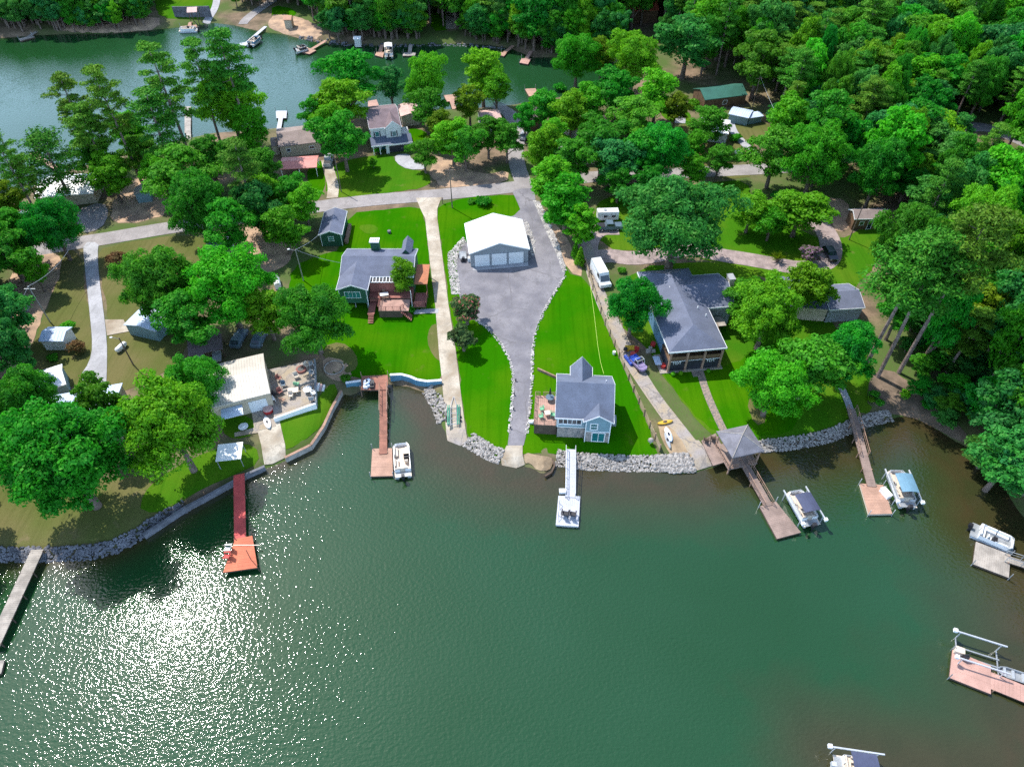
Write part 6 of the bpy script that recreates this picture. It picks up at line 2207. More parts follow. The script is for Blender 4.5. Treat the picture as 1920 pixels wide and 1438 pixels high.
def broad(seed, Rr, Hh, n, leaf, mat, nb=15, name='crown', mat2=None, frac2=0, tf=.08, lobe=(.34, .5), low=-.7, sub=7, squash=1.0):
    rs = np.random.RandomState(seed)
    cz, rz = Hh * (.5 + tf * .35), Hh * (.5 - tf * .35) * squash
    blobs = [(0, 0, cz, Rr * .5, rz * .6), (0, 0, cz - rz * .3, Rr * .55, rz * .4)]
    main = []
    ph = rs.uniform(0, 6.28, 4)
    GA = PI * (3 - math.sqrt(5))
    for k in range(nb):
        z = 1 - (k + .3) / nb * (1 - low)
        th = k * GA + rs.uniform(-.5, .5)
        s = math.sqrt(max(0, 1 - z * z))
        if z < 0:
            s *= 1 - .25 * z * z
        rad = (.60 + rs.uniform(-.18, .16)) * (1 + .16 * math.sin(2 * th + ph[0]) + .12 * math.sin(3 * th + ph[1]))
        lr = Rr * rs.uniform(*lobe) * (1 if z > -.1 else .85)
        c = (s * math.cos(th) * Rr * rad, s * math.sin(th) * Rr * rad, cz + z * rz * (.66 + rs.uniform(-.14, .12)))
        main.append((*c, lr))
        blobs.append((*c, lr * .66, lr * .6))
        for j in range(sub):
            d = rs.normal(size=3)
            d[2] = abs(d[2]) * .9 - .25
            d += np.array([c[0] / Rr, c[1] / Rr, .25]) * .9
            d /= np.linalg.norm(d) + 1e-9
            sr = lr * rs.uniform(.28, .5)
            q = lr * rs.uniform(.55, .92)
            blobs.append((c[0] + d[0] * q, c[1] + d[1] * q, c[2] + d[2] * q * .85, sr, sr * rs.uniform(.6, .85)))
    C, N = blob_points(blobs, n, rs)
    S = leaf * rs.uniform(.5, 1.4, n)
    crown = leaf_mesh(name, C, N, S, mat, rs, mat2, frac2)
    # trunk and limbs
    m = MB()
    r0 = Rr * .045 + .08
    m.path([(0, 0, -.5), (rs.uniform(-.1, .1), rs.uniform(-.1, .1), Hh * .2), (rs.uniform(-.2, .2), rs.uniform(-.2, .2), Hh * .45), (0, 0, Hh * .75)], [r0 * 1.4, r0, r0 * .7, r0 * .2], 8)
    for k in range(min(12, nb)):
        b = main[k]
        z0 = Hh * rs.uniform(.15, .45)
        m.path([(0, 0, z0), (b[0] * .45, b[1] * .45, (z0 + b[2]) / 2 + .2), (b[0] * .95, b[1] * .95, b[2])], [r0 * .5, r0 * .33, r0 * .08], 5)
    return crown, m.mesh('trunk', M['bark'])


def pine(seed, Rr, Hh, n, leaf, mat, bare=.45, name='crown', layers=7):
    rs = np.random.RandomState(seed)
    blobs, m = [], MB()
    lean = rs.uniform(-.03, .03, 2) * Hh
    r0 = .24
    def tp(z):
        return (lean[0] * (z / Hh) ** 2, lean[1] * (z / Hh) ** 2, z)
    m.path([(0, 0, -.5), tp(Hh * .3), tp(Hh * .6), tp(Hh * .97)], [r0 * 1.25, r0, r0 * .7, r0 * .15], 8)
    for i in range(layers):
        u = i / (layers - 1)
        z = Hh * (bare + (1 - bare) * (u * .95))
        rr = Rr * (.55 + .45 * math.sin(PI * min(1, .25 + u * .8))) * (1 - .35 * u ** 4)
        k = rs.randint(3, 6)
        a0 = rs.uniform(0, 6.28)
        for j in range(k):
            a = a0 + j * 2 * PI / k + rs.uniform(-.4, .4)
            L = rr * rs.uniform(.55, 1.1)
            e = (tp(z)[0] + math.cos(a) * L, tp(z)[1] + math.sin(a) * L, z + L * rs.uniform(.05, .32))
            m.path([tp(z), ((tp(z)[0] + e[0]) / 2, (tp(z)[1] + e[1]) / 2, z + L * .06), e], [.075, .05, .02], 4)
            for q in (.55, .8, 1.0):
                lr = Rr * rs.uniform(.2, .36)
                blobs.append((tp(z)[0] * (1 - q) + e[0] * q + rs.uniform(-.3, .3), tp(z)[1] * (1 - q) + e[1] * q + rs.uniform(-.3, .3), z * (1 - q) + e[2] * q, lr, lr * .5))
    blobs.append((*tp(Hh * .97)[:2], Hh * .97, Rr * .22, Rr * .2))
    C, N = blob_points(blobs, n, rs, up=-.5, inner=.35)
    return leaf_mesh(name, C, N, leaf * rs.uniform(.5, 1.3, n), mat, rs, asp=.4), m.mesh('trunk', M['pinebark'])


def cone(seed, Rr, Hh, n, leaf, mat):
    rs = np.random.RandomState(seed)
    blobs = []
    for k in range(40):
        u = (k + .5) / 40
        a = k * 2.4
        rr = Rr * (1 - u) ** .7 * .62
        lr = Rr * .36 * (1 - u * .6)
        blobs.append((math.cos(a) * rr, math.sin(a) * rr, Hh * (.08 + .88 * u), lr, lr * 1.3))
    C, N = blob_points(blobs, n, rs)
    m = MB().path([(0, 0, -.3), (0, 0, Hh * .5), (0, 0, Hh * .9)], [.16, .1, .03], 6)
    return leaf_mesh('crown', C, N, leaf * rs.uniform(.5, 1.3, n), mat, rs), m.mesh('trunk', M['bark'])


def shrub(seed, Rr, Hh, n, leaf, mat, mat2=None, frac2=0.0):
    rs = np.random.RandomState(seed)
    blobs = []
    for k in range(14):
        a, q = rs.uniform(0, 6.28), math.sqrt(rs.uniform(0, 1)) * .6
        lr = Rr * rs.uniform(.3, .5)
        blobs.append((math.cos(a) * q * Rr, math.sin(a) * q * Rr, Hh * rs.uniform(.35, .75) * (1 - q * .4), lr, lr * .8 * Hh / (Rr * 1.6)))
    C, N = blob_points(blobs, n, rs)
    m = MB()
    for k in range(5):
        a = k * 1.3
        m.path([(0, 0, -.2), (math.cos(a) * Rr * .2, math.sin(a) * Rr * .2, Hh * .35), (math.cos(a) * Rr * .45, math.sin(a) * Rr * .45, Hh * .7)], [.07, .05, .02], 5)
    return leaf_mesh('crown', C, N, leaf * rs.uniform(.5, 1.3, n), mat, rs, mat2, frac2), m.mesh('trunk', M['bark'])


VAR = {}


def proto(key, pair, Rr, Hh, cz):
    VAR.setdefault(key, []).append((pair, Rr, Hh, cz))


for i, (mt, sd) in enumerate((('leafA', 11), ('leafA', 12), ('leafC', 13), ('leafB', 14))):
    proto({'leafA': 'oak', 'leafC': 'oakblue', 'leafB': 'oakbright'}[mt], broad(sd, 8.0, 15.0, 36000, .20, M[mt], nb=22, lobe=(.28, .42)), 8.0, 15.0, .56)
proto('oak', broad(15, 8.0, 14.0, 36000, .20, M['leafA'], nb=18, lobe=(.32, .46)), 8.0, 14.0, .56)
for i, (k, mt, sd) in enumerate((('mid', 'leafA', 21), ('mid', 'leafB', 22), ('mid', 'leafA', 23), ('midbright', 'leafB', 24), ('midbright', 'leafB', 25),
                                 ('midblue', 'leafC', 26), ('midblue', 'leafC', 27), ('midyellow', 'leafY', 28))):
    proto(k, broad(sd, 5.0, 14.0, 12000, .23, M[mt], nb=(13, 16, 11)[i % 3]), 5.0, 14.0, .54)
for i in range(4):
    proto('pine', pine(31 + i, 3.6, 22.0, 9500, .24, M['leafP'], bare=(.5, .42, .55, .35)[i]), 3.6, 22.0, (.76, .72, .78, .68)[i])
proto('tallpine', pine(41, 4.6, 26.0, 12000, .25, M['leafP'], bare=.62, layers=10), 4.6, 26.0, .80)
proto('tallpine', pine(42, 4.6, 26.0, 12000, .25, M['leafP'], bare=.58, layers=10), 4.6, 26.0, .80)
proto('lowpine', pine(43, 4.2, 13.0, 7000, .24, M['leafP'], bare=.3, layers=7), 4.2, 13.0, .62)
proto('cone', cone(51, 2.0, 7.0, 4000, .2, M['leafB']), 2.0, 7.0, .45)
proto('cypress', broad(52, 3.4, 13.0, 11000, .22, M['leafB'], nb=18, tf=.02, lobe=(.4, .55)), 3.4, 13.0, .5)
proto('shrub', shrub(61, 1.4, 1.7, 1100, .17, M['leafB']), 1.4, 1.7, .5)
proto('shrub', shrub(62, 1.4, 1.6, 1100, .17, M['leafA']), 1.4, 1.6, .5)
proto('russet', shrub(63, 1.8, 2.8, 1800, .17, M['leafR']), 1.8, 2.8, .5)
proto('myrtlepink', broad(64, 2.6, 5.0, 3600, .18, M['leafM'], nb=9, sub=4, tf=.2, mat2=M['bloomPink'], frac2=.10), 2.6, 5.0, .55)
proto('myrtle', broad(65, 2.2, 4.4, 3000, .18, M['leafM'], nb=8, sub=4, tf=.2), 2.2, 4.4, .55)
proto('myrtlemauve', broad(66, 2.6, 4.2, 4200, .17, M['leafM'], nb=9, sub=4, tf=.1, mat2=M['bloomMauve'], frac2=.5), 2.6, 4.2, .5)
NAMES = {'pine': 'pine_tree', 'tallpine': 'pine_tree', 'lowpine': 'pine_tree', 'cone': 'conifer', 'shrub': 'shrub', 'russet': 'shrub', 'cypress': 'cypress_tree',
         'myrtlepink': 'crape_myrtle', 'myrtle': 'crape_myrtle', 'myrtlemauve': 'crape_myrtle'}
PLACED = []


def plant(kind, x, y, Rr, Hh, label, group=None, vi=None, cat=None, lean=None):
    vs_ = VAR[kind]
    (crown, trunk), r0, h0, cz = vs_[rnd.randrange(len(vs_)) if vi is None else vi % len(vs_)]
    nm = NAMES.get(kind, 'broadleaf_tree')
    t = thing(nm, label, cat or ('shrub' if kind in ('shrub', 'russet') else 'tree'), (x, y, max(gz(x, y), 0) - .05), rnd.uniform(0, 6.28), group)
    t.scale = (Rr / r0 * rnd.uniform(.96, 1.04), Rr / r0, Hh / h0)
    if lean:
        t.rotation_euler = (lean[0], lean[1], rnd.uniform(-.3, .3))
    for n_, me in (('trunk', trunk), ('crown', crown)):
        o = bpy.data.objects.new(n_, me)
        COL.objects.link(o)
        o.parent = t
    PLACED.append((x, y, Rr))
    return t


def tree(kind, cx, cy, rpx, Hh, label, group=None, vi=None, lean=None, cat=None):
    """crown centre pixel and radius in pixels, height in metres"""
    k = 0 if vi is None else vi
    cz = VAR[kind][k % len(VAR[kind])][3]
    x, y, z = T(cx, cy, Hh * cz)
    Rr = rpx * depth(x, y, z + Hh * cz) / FPX
    return plant(kind, x, y, Rr, Hh, label, group, vi, cat, lean)


TR = [
    # west shore, nearest
    ('oak', 118, 862, 122, 18, 'giant spreading oak overhanging the western rocky bank', 0),
    ('mid', 190, 770, 44, 13, 'oak crown shading the hidden lakeside house roof', 2),
    ('oak', 65, 760, 62, 14, 'oak crown behind the giant oak beside the cream carport', 1),
    ('oakbright', 322, 804, 94, 16, 'wide bright oak between the workshop and the hidden lakeside house', 0),
    ('oak', 368, 720, 50, 11, 'oak leaning over the cream workshop roof', 2),
    ('oak', 300, 535, 68, 15, 'large oak beside the blue metal carport', 1),
    ('oakbright', 425, 545, 82, 15, 'broad bright oak above the brown open shelter', 0),
    ('mid', 350, 600, 48, 12, 'oak crown over the dark trunk west of the shelter', 0),
    ('oak', 585, 598, 68, 13, 'dark oak with ringed trunk at the cove corner', 2),
    ('mid', 500, 590, 40, 10, 'tree filling the gap between shelter oak and cove oak', 1),
    ('midbright', 757, 520, 24, 8.0, 'small bright tree growing through the reddish deck', 0),
    ('myrtlepink', 874, 580, 35, 6.0, 'crape myrtle with pink blooms beside the asphalt pad', 0),
    ('myrtle', 868, 634, 29, 5.0, 'bloomless crape myrtle just below the pink one', 0),
    ('oak', 1188, 572, 53, 12, 'dense round tree between fence and hip-roofed house', 1),
    ('oakblue', 1270, 415, 104, 18, 'huge blue-green oak above the hip-roofed house', 0),
    ('cypress', 1062, 385, 42, 13, 'tall bright cypress beside the gravel band top', 0),
    ('cypress', 1035, 345, 34, 12, 'cypress nearest the road behind the gravel band', 0),
    ('cypress', 1090, 425, 30, 10, 'narrow cypress lowest in the row by the gravel band', 0),
    ('cone', 1088, 482, 11, 4.0, 'small bright cone-shaped conifer at the fence head', 0),
    ('cone', 1079, 470, 9, 3.4, 'tiny cone-shaped conifer just behind its larger twin', 0),
    ('midbright', 1408, 400, 34, 8, 'round lawn tree inside the gravel drive loop', 0),
    ('midbright', 1448, 415, 30, 8, 'smaller lawn tree beside the round one', 1),
    ('mid', 1500, 398, 52, 10, 'bright spreading tree shading the gravel drive bend', 1),
    ('myrtlemauve', 1520, 478, 22, 3.6, 'mauve-flowering crape myrtle beside the black car', 0),
    ('mid', 1520, 540, 40, 11, 'tree standing over the grey house between the wings', 1),
    ('oakbright', 1440, 590, 66, 13, 'bright oak beside the hip-roofed house stair', 0),
    ('oak', 1592, 662, 54, 12, 'oak whose dark limbs reach over the shore lawn', 1),
    ('oakbright', 1452, 720, 70, 12, 'bright oak on the lawn above the gazebo', 0),
    ('mid', 1520, 690, 58, 12, 'oak crown behind the bright gazebo oak', 0),
    ('mid', 1400, 560, 34, 10, 'tree at the back corner of the hip-roofed wing', 2),
    # tall pines with bare trunks by the eastern shore
    ('tallpine', 1712, 508, 68, 24, 'tall pine with the westernmost bare trunk by the eastern bank', 0),
    ('tallpine', 1752, 505, 66, 26, 'tall pine with the middle bare trunk by the eastern bank', 1),
    ('tallpine', 1812, 470, 66, 29, 'tallest leaning pine on the eastern bank', 0),
    ('mid', 1692, 575, 38, 13, 'dark crown beneath the tall bank pines', 2),
    ('oak', 1700, 452, 62, 17, 'broad green crown east of the small cabin lawn', 0),
    ('oakbright', 1830, 430, 60, 18, 'bright crown east of the tall bank pines', 0),
    ('midblue', 1895, 860, 60, 13, 'blue-green tree leaning over the eastern water', 0),
    ('midblue', 1905, 780, 60, 14, 'blue-green tree above the leaning shore tree', 1),
    ('midblue', 1850, 855, 34, 5, 'low leafy tree at the eastern waterline', 1),
    # pines and oaks on the western point
    ('pine', 200, 185, 36, 24, 'tall dark pine leaning before the pale western water', 0),
    ('pine', 128, 190, 34, 20, 'pine with bare trunk among the western point pines', 1),
    ('pine', 160, 235, 34, 18, 'lacy pine between the bungalow and the leaning pine', 2),
    ('lowpine', 98, 305, 48, 15, 'flat-layered low pine on the western shoreline', 0),
    ('pine', 305, 150, 40, 26, 'tall pine beside the short dock with the white roof', 1),
    ('pine', 290, 230, 42, 20, 'pine in front of the tall one near the short dock', 3),
    ('pine', 370, 130, 34, 24, 'pine rising before the far lake beside the dark oak', 0),
    ('pine', 425, 112, 40, 26, 'pine with the highest crown on the western point', 2),
    ('oakbright', 430, 195, 58, 17, 'dense dark-sided tree below the highest point pine', 0),
    ('mid', 345, 330, 50, 14, 'thick tree between bungalow and carport', 0),
    ('oak', 370, 385, 62, 15, 'thick tree hanging over the western road', 1),
    ('oak', 98, 425, 50, 13, 'spreading pine-like tree where the pale drive meets the road', 2),
    ('mid', 205, 330, 38, 11, 'bushy tree right of the bungalow roof', 1),
    ('mid', 262, 290, 34, 10, 'bushy tree by the western lakeshore rocks', 0),
    ('pine', 452, 320, 36, 18, 'dark pine west of the salmon carport', 3),
    ('mid', 492, 318, 30, 11, 'leafy tree in front of the tan house end', 0),
    ('mid', 545, 368, 30, 10, 'leafy tree below the salmon carport', 2),
    ('midbright', 532, 430, 36, 10, 'bright feathery tree west of the green shed', 0),
    ('mid', 570, 385, 30, 10, 'dark tree touching the road above the green shed', 1),
    ('mid', 8, 470, 44, 13, 'dark tree at the western edge beside the dirt yard', 0),
    ('midblue', 12, 590, 42, 12, 'tree at the western edge behind the utility shed', 0),
    ('midyellow', 12, 380, 36, 10, 'yellow-green tree at the western edge by the pines', 0),
    ('pine', 8, 290, 26, 20, 'thin pine cut by the western picture edge', 0),
    ('pine', 45, 330, 24, 14, 'short pine beside the leaning pole', 1),
    # around the white house
    ('mid', 655, 150, 50, 16, 'tall tree before the far lake west of the white house', 0),
    ('midbright', 640, 195, 42, 14, 'bright tree in front of the tall lakeside tree', 1),
    ('mid', 640, 260, 40, 14, 'tree covering the gap between tan and white houses', 2),
    ('mid', 622, 240, 30, 12, 'narrow tree at the tan house corner', 1),
    ('midblue', 732, 158, 27, 11, 'small round tree behind the white house roof', 0),
    ('oakbright', 798, 155, 44, 17, 'tall rounded tree behind the pink-roofed outbuilding', 0),
    ('mid', 800, 205, 32, 12, 'tree standing below the tall rounded lakeside tree', 0),
    ('midbright', 905, 140, 38, 15, 'tall airy tree before the far green water', 0),
    ('midyellow', 880, 195, 26, 10, 'yellow-green tree by the far shore lawn', 0),
    ('midbright', 930, 165, 26, 12, 'slim tree with visible trunk at the far shore', 1),
    ('midyellow', 826, 240, 26, 9, 'yellowish small tree east of the outbuilding', 0),
    ('mid', 795, 290, 24, 8, 'small dark tree at the white house drive', 0),
    ('mid', 848, 262, 34, 11, 'leafy tree between drive and road bare soil', 1),
    ('mid', 872, 275, 28, 11, 'darker tree overlapping its neighbour by the road', 2),
    ('mid', 915, 255, 28, 10, 'tree before the salmon-roofed small house', 0),
    ('mid', 950, 262, 28, 10, 'brownish airy tree beside the side road', 2),
    ('midbright', 700, 306, 8, 2.2, 'small bush on the white house lawn edge', 0),
    # middle band north of the road
    ('mid', 1020, 205, 28, 11, 'tree beside the tall open boathouse', 0),
    ('mid', 1072, 215, 34, 12, 'tree in front of the pink long house', 1),
    ('oakbright', 1082, 108, 46, 15, 'bright round tree at the cove mouth', 0),
    ('midyellow', 1128, 110, 26, 13, 'yellow-green narrow tree beside the cove tree', 0),
    ('oakbright', 1190, 110, 50, 16, 'bright tree east of the hidden cove boats', 0),
    ('mid', 1150, 170, 44, 13, 'tree covering the cove boats', 2),
    ('midblue', 1290, 80, 52, 17, 'blue-green forest-edge tree above the green roof', 1),
    ('mid', 1190, 225, 44, 12, 'broad tree north of the road by the curved drive', 0),
    ('mid', 1130, 275, 42, 13, 'dark roadside tree in front of the pale long house', 2),
    ('midblue', 1150, 300, 40, 12, 'darkest roadside tree with wide base', 0),
    ('oak', 1242, 285, 52, 13, 'dense bright-topped tree at the road bend', 1),
    ('mid', 1328, 235, 34, 10, 'tall thin tree on the olive clearing', 0),
    ('mid', 1018, 280, 34, 12, 'airy tree over the side road corner', 1),
    ('mid', 1070, 300, 36, 12, 'airy tree over the bungalow roof north of the road', 2),
    ('mid', 1300, 320, 26, 8, 'low tree touching the big blue-green oak', 1),
    ('mid', 1425, 115, 44, 17, 'pale tree beside the pole of the clearing', 0),
    ('oakbright', 1530, 300, 60, 16, 'tree covering the road in the eastern forest', 0),
    ('mid', 1455, 290, 44, 14, 'forest-edge tree beside the road end', 0),
    ('oak', 1650, 320, 50, 15, 'rounded forest tree above the brown cabin', 1),
    ('mid', 1480, 235, 44, 15, 'forest-edge tree above the road end', 1),
    ('mid', 432, 425, 38, 13, 'dark tree over the western road near the parked rack vehicle', 0),
    ('midblue', 480, 390, 36, 13, 'blue-green tree north of the bare soil by the western road', 0),
    ('midbright', 498, 362, 26, 10, 'bright tree just below the tan house shrub line', 1),
    ('mid', 1100, 200, 32, 12, 'tree in front of the cove below the pink long house ridge', 1),
    ('midbright', 1232, 180, 36, 13, 'bright tree at the head of the short curved drive', 0),
    ('mid', 1200, 290, 38, 12, 'tree filling the roadside gap west of the dense bright-topped tree', 0),
    ('midyellow', 1268, 205, 24, 10, 'yellow-green tree beside the short curved drive', 0),
    ('mid', 1112, 248, 28, 11, 'tree covering the long house gable', 2),
    ('midbright', 470, 245, 32, 13, 'bright tree on the far shore side of the tan house', 0),
    ('mid', 245, 250, 28, 12, 'tree on the western shore below the leaning pine', 1),
    ('mid', 168, 292, 28, 11, 'tree behind the bungalow roof end', 2),
    ('mid', 30, 440, 34, 12, 'tree between the white pickup and the western edge', 0),
    ('midblue', 22, 660, 34, 12, 'blue-green tree beside the dirt track bottom', 1),
    ('mid', 60, 505, 22, 9, 'small tree on the dirt yard', 1),
    ('mid', 1300, 278, 22, 9, 'slim tree at the edge of the olive clearing', 1),
    ('mid', 985, 225, 18, 9, 'small tree by the side road bend', 0),
    ('midbright', 1035, 260, 26, 11, 'bright tree before the pale long house end', 1),
    ('mid', 590, 215, 26, 11, 'tree behind the tan house ridge', 2),
    ('mid', 1160, 345, 24, 8, 'low tree at the road behind the camper', 0),
    ('mid', 1215, 345, 26, 9, 'low tree between road and the huge blue-green oak', 2),
    ('mid', 1350, 300, 24, 8, 'small tree on the road verge of the olive clearing', 0),
    ('mid', 395, 300, 34, 13, 'thick tree between the point pines and the road', 2),
    ('midbright', 300, 330, 30, 11, 'bright tree behind the grey-blue storage shed', 1),
]
for (k, cx, cy, rp, Hh, lab, vi) in TR:
    tree(k, cx, cy, rp * (1.24 if k.startswith('mid') else 1.1), Hh * 1.12, lab, None, vi)
for (cx, cy, r_, k, lab) in [
        (905, 378, 17, 'shrub', 'round island shrub by the road above the white garage'), (885, 377, 9, 'shrub', 'small low shrub next to the island shrub'),
        (771, 577, 11, 'shrub', 'dark shrub at the foot of the deck stairs'), (147, 655, 19, 'russet', 'russet shrub beside the small white shed'),
        (100, 668, 12, 'shrub', 'dark shrub in front of the white shed'), (222, 492, 21, 'russet', 'russet shrub on the olive yard by the road'),
        (130, 612, 17, 'shrub', 'green shrub behind the white shed'), (1640, 738, 11, 'shrub', 'uppermost round clipped bush at the eastern dirt bank'),
        (1634, 748, 10, 'shrub', 'western round clipped bush at the eastern dirt bank'), (1648, 753, 11, 'shrub', 'lowest round clipped bush at the eastern dirt bank'),
        (1698, 738, 14, 'shrub', 'bright shrub beyond the pine trunks'), (1738, 758, 14, 'shrub', 'bright shrub lower on the bank beyond the pine trunks'),
        (650, 708, 12, 'shrub', 'dark shrub between the blue wall and timber wall'), (560, 748, 6, 'shrub', 'small potted bush on the lower patio edge'),
        (1300, 198, 16, 'shrub', 'bright bush before the green-roofed house'), (1380, 260, 14, 'shrub', 'bush beside the curved clearing drive'),
        (1465, 372, 20, 'shrub', 'dark bush at the gravel circle by the road'), (1165, 505, 10, 'shrub', 'low golden shrub in the planting bed by the van'),
        (707, 283, 9, 'shrub', 'dark clipped bush by the white house porch'), (655, 575, 12, 'shrub', 'bush below the green house bay'),
        (1050, 165, 14, 'shrub', 'shrub on the far point lawn'), (582, 748, 5, 'shrub', 'tiny bush beside the patio parapet')]:
    x, y, z = T(cx, cy, .6)
    Rr = r_ * depth(x, y, z) / FPX
    plant(k, x, y, Rr, Rr * 1.15 if k == 'shrub' else Rr * 1.6, lab, None)
# yucca by the gravel drive
g = T(1456, 492)
t = thing('yucca', 'spiky pale yucca beside the gravel drive', 'plant', g)
m = MB()
for k in range(60):
    a, e = rnd.uniform(0, 6.28), rnd.uniform(.1, 1.4)
    L = rnd.uniform(1.6, 2.3)
    d = Vector((math.cos(a) * math.cos(e), math.sin(a) * math.cos(e), math.sin(e)))
    s_ = Vector((-math.sin(a), math.cos(a), 0)) * .07
    b = Vector((0, 0, .8))
    m.add([b - s_, b + s_, b + d * L * .6 + s_, b + d * L + Vector((0, 0, -.25)), b + d * L * .6 - s_], [(0, 1, 2, 3, 4)])
m.build('leaves', M['leafY'], t)
MB().path([(0, 0, 0), (0, 0, 1)], [.25, .2], 8).build('trunk', M['bark'], t)
# ring around the cove oak
g = T(626, 690)
m = MB()
pts = [(1.7 * math.cos(k * PI / 12), 1.7 * math.sin(k * PI / 12), .12) for k in range(25)]
o = m.path(pts, [.12] * 25, 5).build('tree_ring', M['greydock'], None, g)
tag(o, 'round edging ring on the soil at the cove oak trunk', 'edging')
MBt = MB().path([(0, 0, -.3), (.2, .1, 3.5), (.1, .2, 7)], [.42, .3, .22], 9)
for (px, py, tx, ty, hh, lab) in ((1640, 714, 1695, 560, 17, 0), (1658, 737, 1722, 575, 18, 0), (1680, 746, 1775, 580, 19, 0)):
    pass

# ---------------------------------------------------------------- forest
FOREST = [
    [(1196, 60), (1300, 110), (1310, 150), (1420, 150), (1440, 195), (1450, 300), (1600, 292), (1800, 236), (1900, 252), (2000, 290), (2200, 330), (2600, 330), (2600, -110), (500, -110), (-700, -110),
     (-700, 40), (60, 50), (200, 50), (290, 35), (300, -20), (415, -20), (440, 30), (500, 20), (520, -10), (600, 60), (700, 72), (800, 68), (850, 66), (960, 72), (1000, 92), (1060, 94), (1120, 92), (1170, 100)],
    [(1460, 332), (1560, 318), (1680, 290), (1800, 268), (1900, 275), (2100, 330), (2600, 380), (2600, 1100), (2200, 1250), (2130, 1180), (2080, 1080), (2010, 1020), (1945, 975), (1912, 935), (1880, 890), (1835, 838), (1790, 812), (1750, 780),
     (1720, 740), (1690, 700), (1640, 660), (1640, 610), (1660, 560), (1690, 470), (1690, 400), (1600, 375), (1540, 365), (1470, 350)],
    [(-40, 400), (-20, 480), (-30, 700), (-60, 1030), (-800, 1060), (-1100, 500), (-500, 440)],
]
CLEAR = [(1588, 385, 1680, 442), (1560, 430, 1650, 520), (1818, 218, 1895, 262), (1350, 200, 1440, 300), (1312, 152, 1406, 196), (1168, 0, 1245, 30), (1180, 28, 1225, 70),
         (290, -40, 420, 60), (505, 0, 600, 78), (804, 10, 862, 60), (430, 0, 512, 62), (0, 66, 590, 200), (590, 96, 1010, 200), (1010, 112, 1120, 185), (1560, 560, 1625, 600), (1590, 300, 1612, 316), (1340, 318, 1470, 400),
         (1640, 600, 1740, 860), (1380, 0, 1382, 2)]


def edge_ok(px, py, rp, Hh):
    return not any(x0 - rp * .75 < px < x1 + rp * .75 and y0 - rp * .5 < py < y1 + rp * .8 for x0, y0, x1, y1 in CLEAR)


fr = random.Random(99)
cand = []
for poly in FOREST:
    pw = [P(*q, 1.5) for q in poly]
    x0, x1 = min(p[0] for p in pw), max(p[0] for p in pw)
    y0, y1 = min(p[1] for p in pw), max(p[1] for p in pw)
    x0, x1, y0, y1 = max(x0, -330), min(x1, 330), max(y0, 20), min(y1, 400)
    s_ = 6.0
    yy = y0
    row = 0
    while yy < y1:
        xx = x0 + (row % 2) * s_ / 2
        while xx < x1:
            x, y = xx + fr.uniform(-2.2, 2.2), yy + fr.uniform(-2.2, 2.2)
            if inside((x, y), pw) and sdist(x, y) > 1.0:
                cand.append((x, y))
            xx += s_
        yy += s_ * .87
        row += 1
KC = {}
for x, y, r_ in PLACED:
    KC.setdefault((int(x // 10), int(y // 10)), []).append((x, y, r_))
forest = []
for x, y in cand:
    near = False
    for i in (-1, 0, 1):
        for j in (-1, 0, 1):
            for (a, b, r_) in KC.get((int(x // 10) + i, int(y // 10) + j), ()):
                if math.hypot(x - a, y - b) < max(3.0, r_ * .5):
                    near = True
    if near:
        continue
    Hh = fr.uniform(9, 21)
    Rr = fr.uniform(3.0, 5.0) if fr.random() < .55 else fr.uniform(5.0, 7.6)
    if y > 190 and x < 75:
        Hh = fr.uniform(16, 23) if x > -75 else fr.uniform(9, 14)
    z = gz(x, y)
    px, py = pix(x, y, z + Hh * .6)
    gx_, gy_ = pix(x, y, z)
    rp = Rr * FPX / depth(x, y, z + Hh * .6)
    if not edge_ok(px, py, rp, Hh):
        # a lower tree still may fit; otherwise leave the ground open
        Hh, Rr = fr.uniform(6, 9), fr.uniform(2.6, 3.6)
        px, py = pix(x, y, z + Hh * .6)
        rp = Rr * FPX / depth(x, y, z + Hh * .6)
        if not edge_ok(px, py, rp, Hh):
            continue
    if any(math.hypot(x - a, y - b) < 7 for a, b in ((0, 0),)):
        continue
    big = rp * (1 if (-60 < px < 1980 and -60 < py < 1500) else .15)
    forest.append((big, x, y, Rr, Hh))
forest.sort(reverse=True)
print('forest', len(forest))
KINDS_ = ['mid', 'mid', 'mid', 'midblue', 'midblue', 'midbright', 'midyellow', 'pine', 'midblue', 'mid']
LBL = {'mid': 'mid-green leafy tree standing in the closed forest', 'midblue': 'blue-green leafy tree standing in the closed forest', 'midbright': 'bright green tree standing in the closed forest',
       'midyellow': 'yellow-green tree standing in the closed forest', 'pine': 'dark pine standing in the closed forest'}
for big, x, y, Rr, Hh in forest[:190]:
    w_ = [1.2, 1.2, 1, 1, 1, .9, .35, .6, .8, 1]
    k = fr.choices(KINDS_, w_)[0]
    if k == 'pine':
        plant(k, x, y, 3.6, Hh + 4, LBL[k], 'forest pines')
    else:
        plant(k, x, y, Rr, Hh, LBL[k], 'forest trees, ' + k.replace('mid', '') if k != 'mid' else 'forest trees')


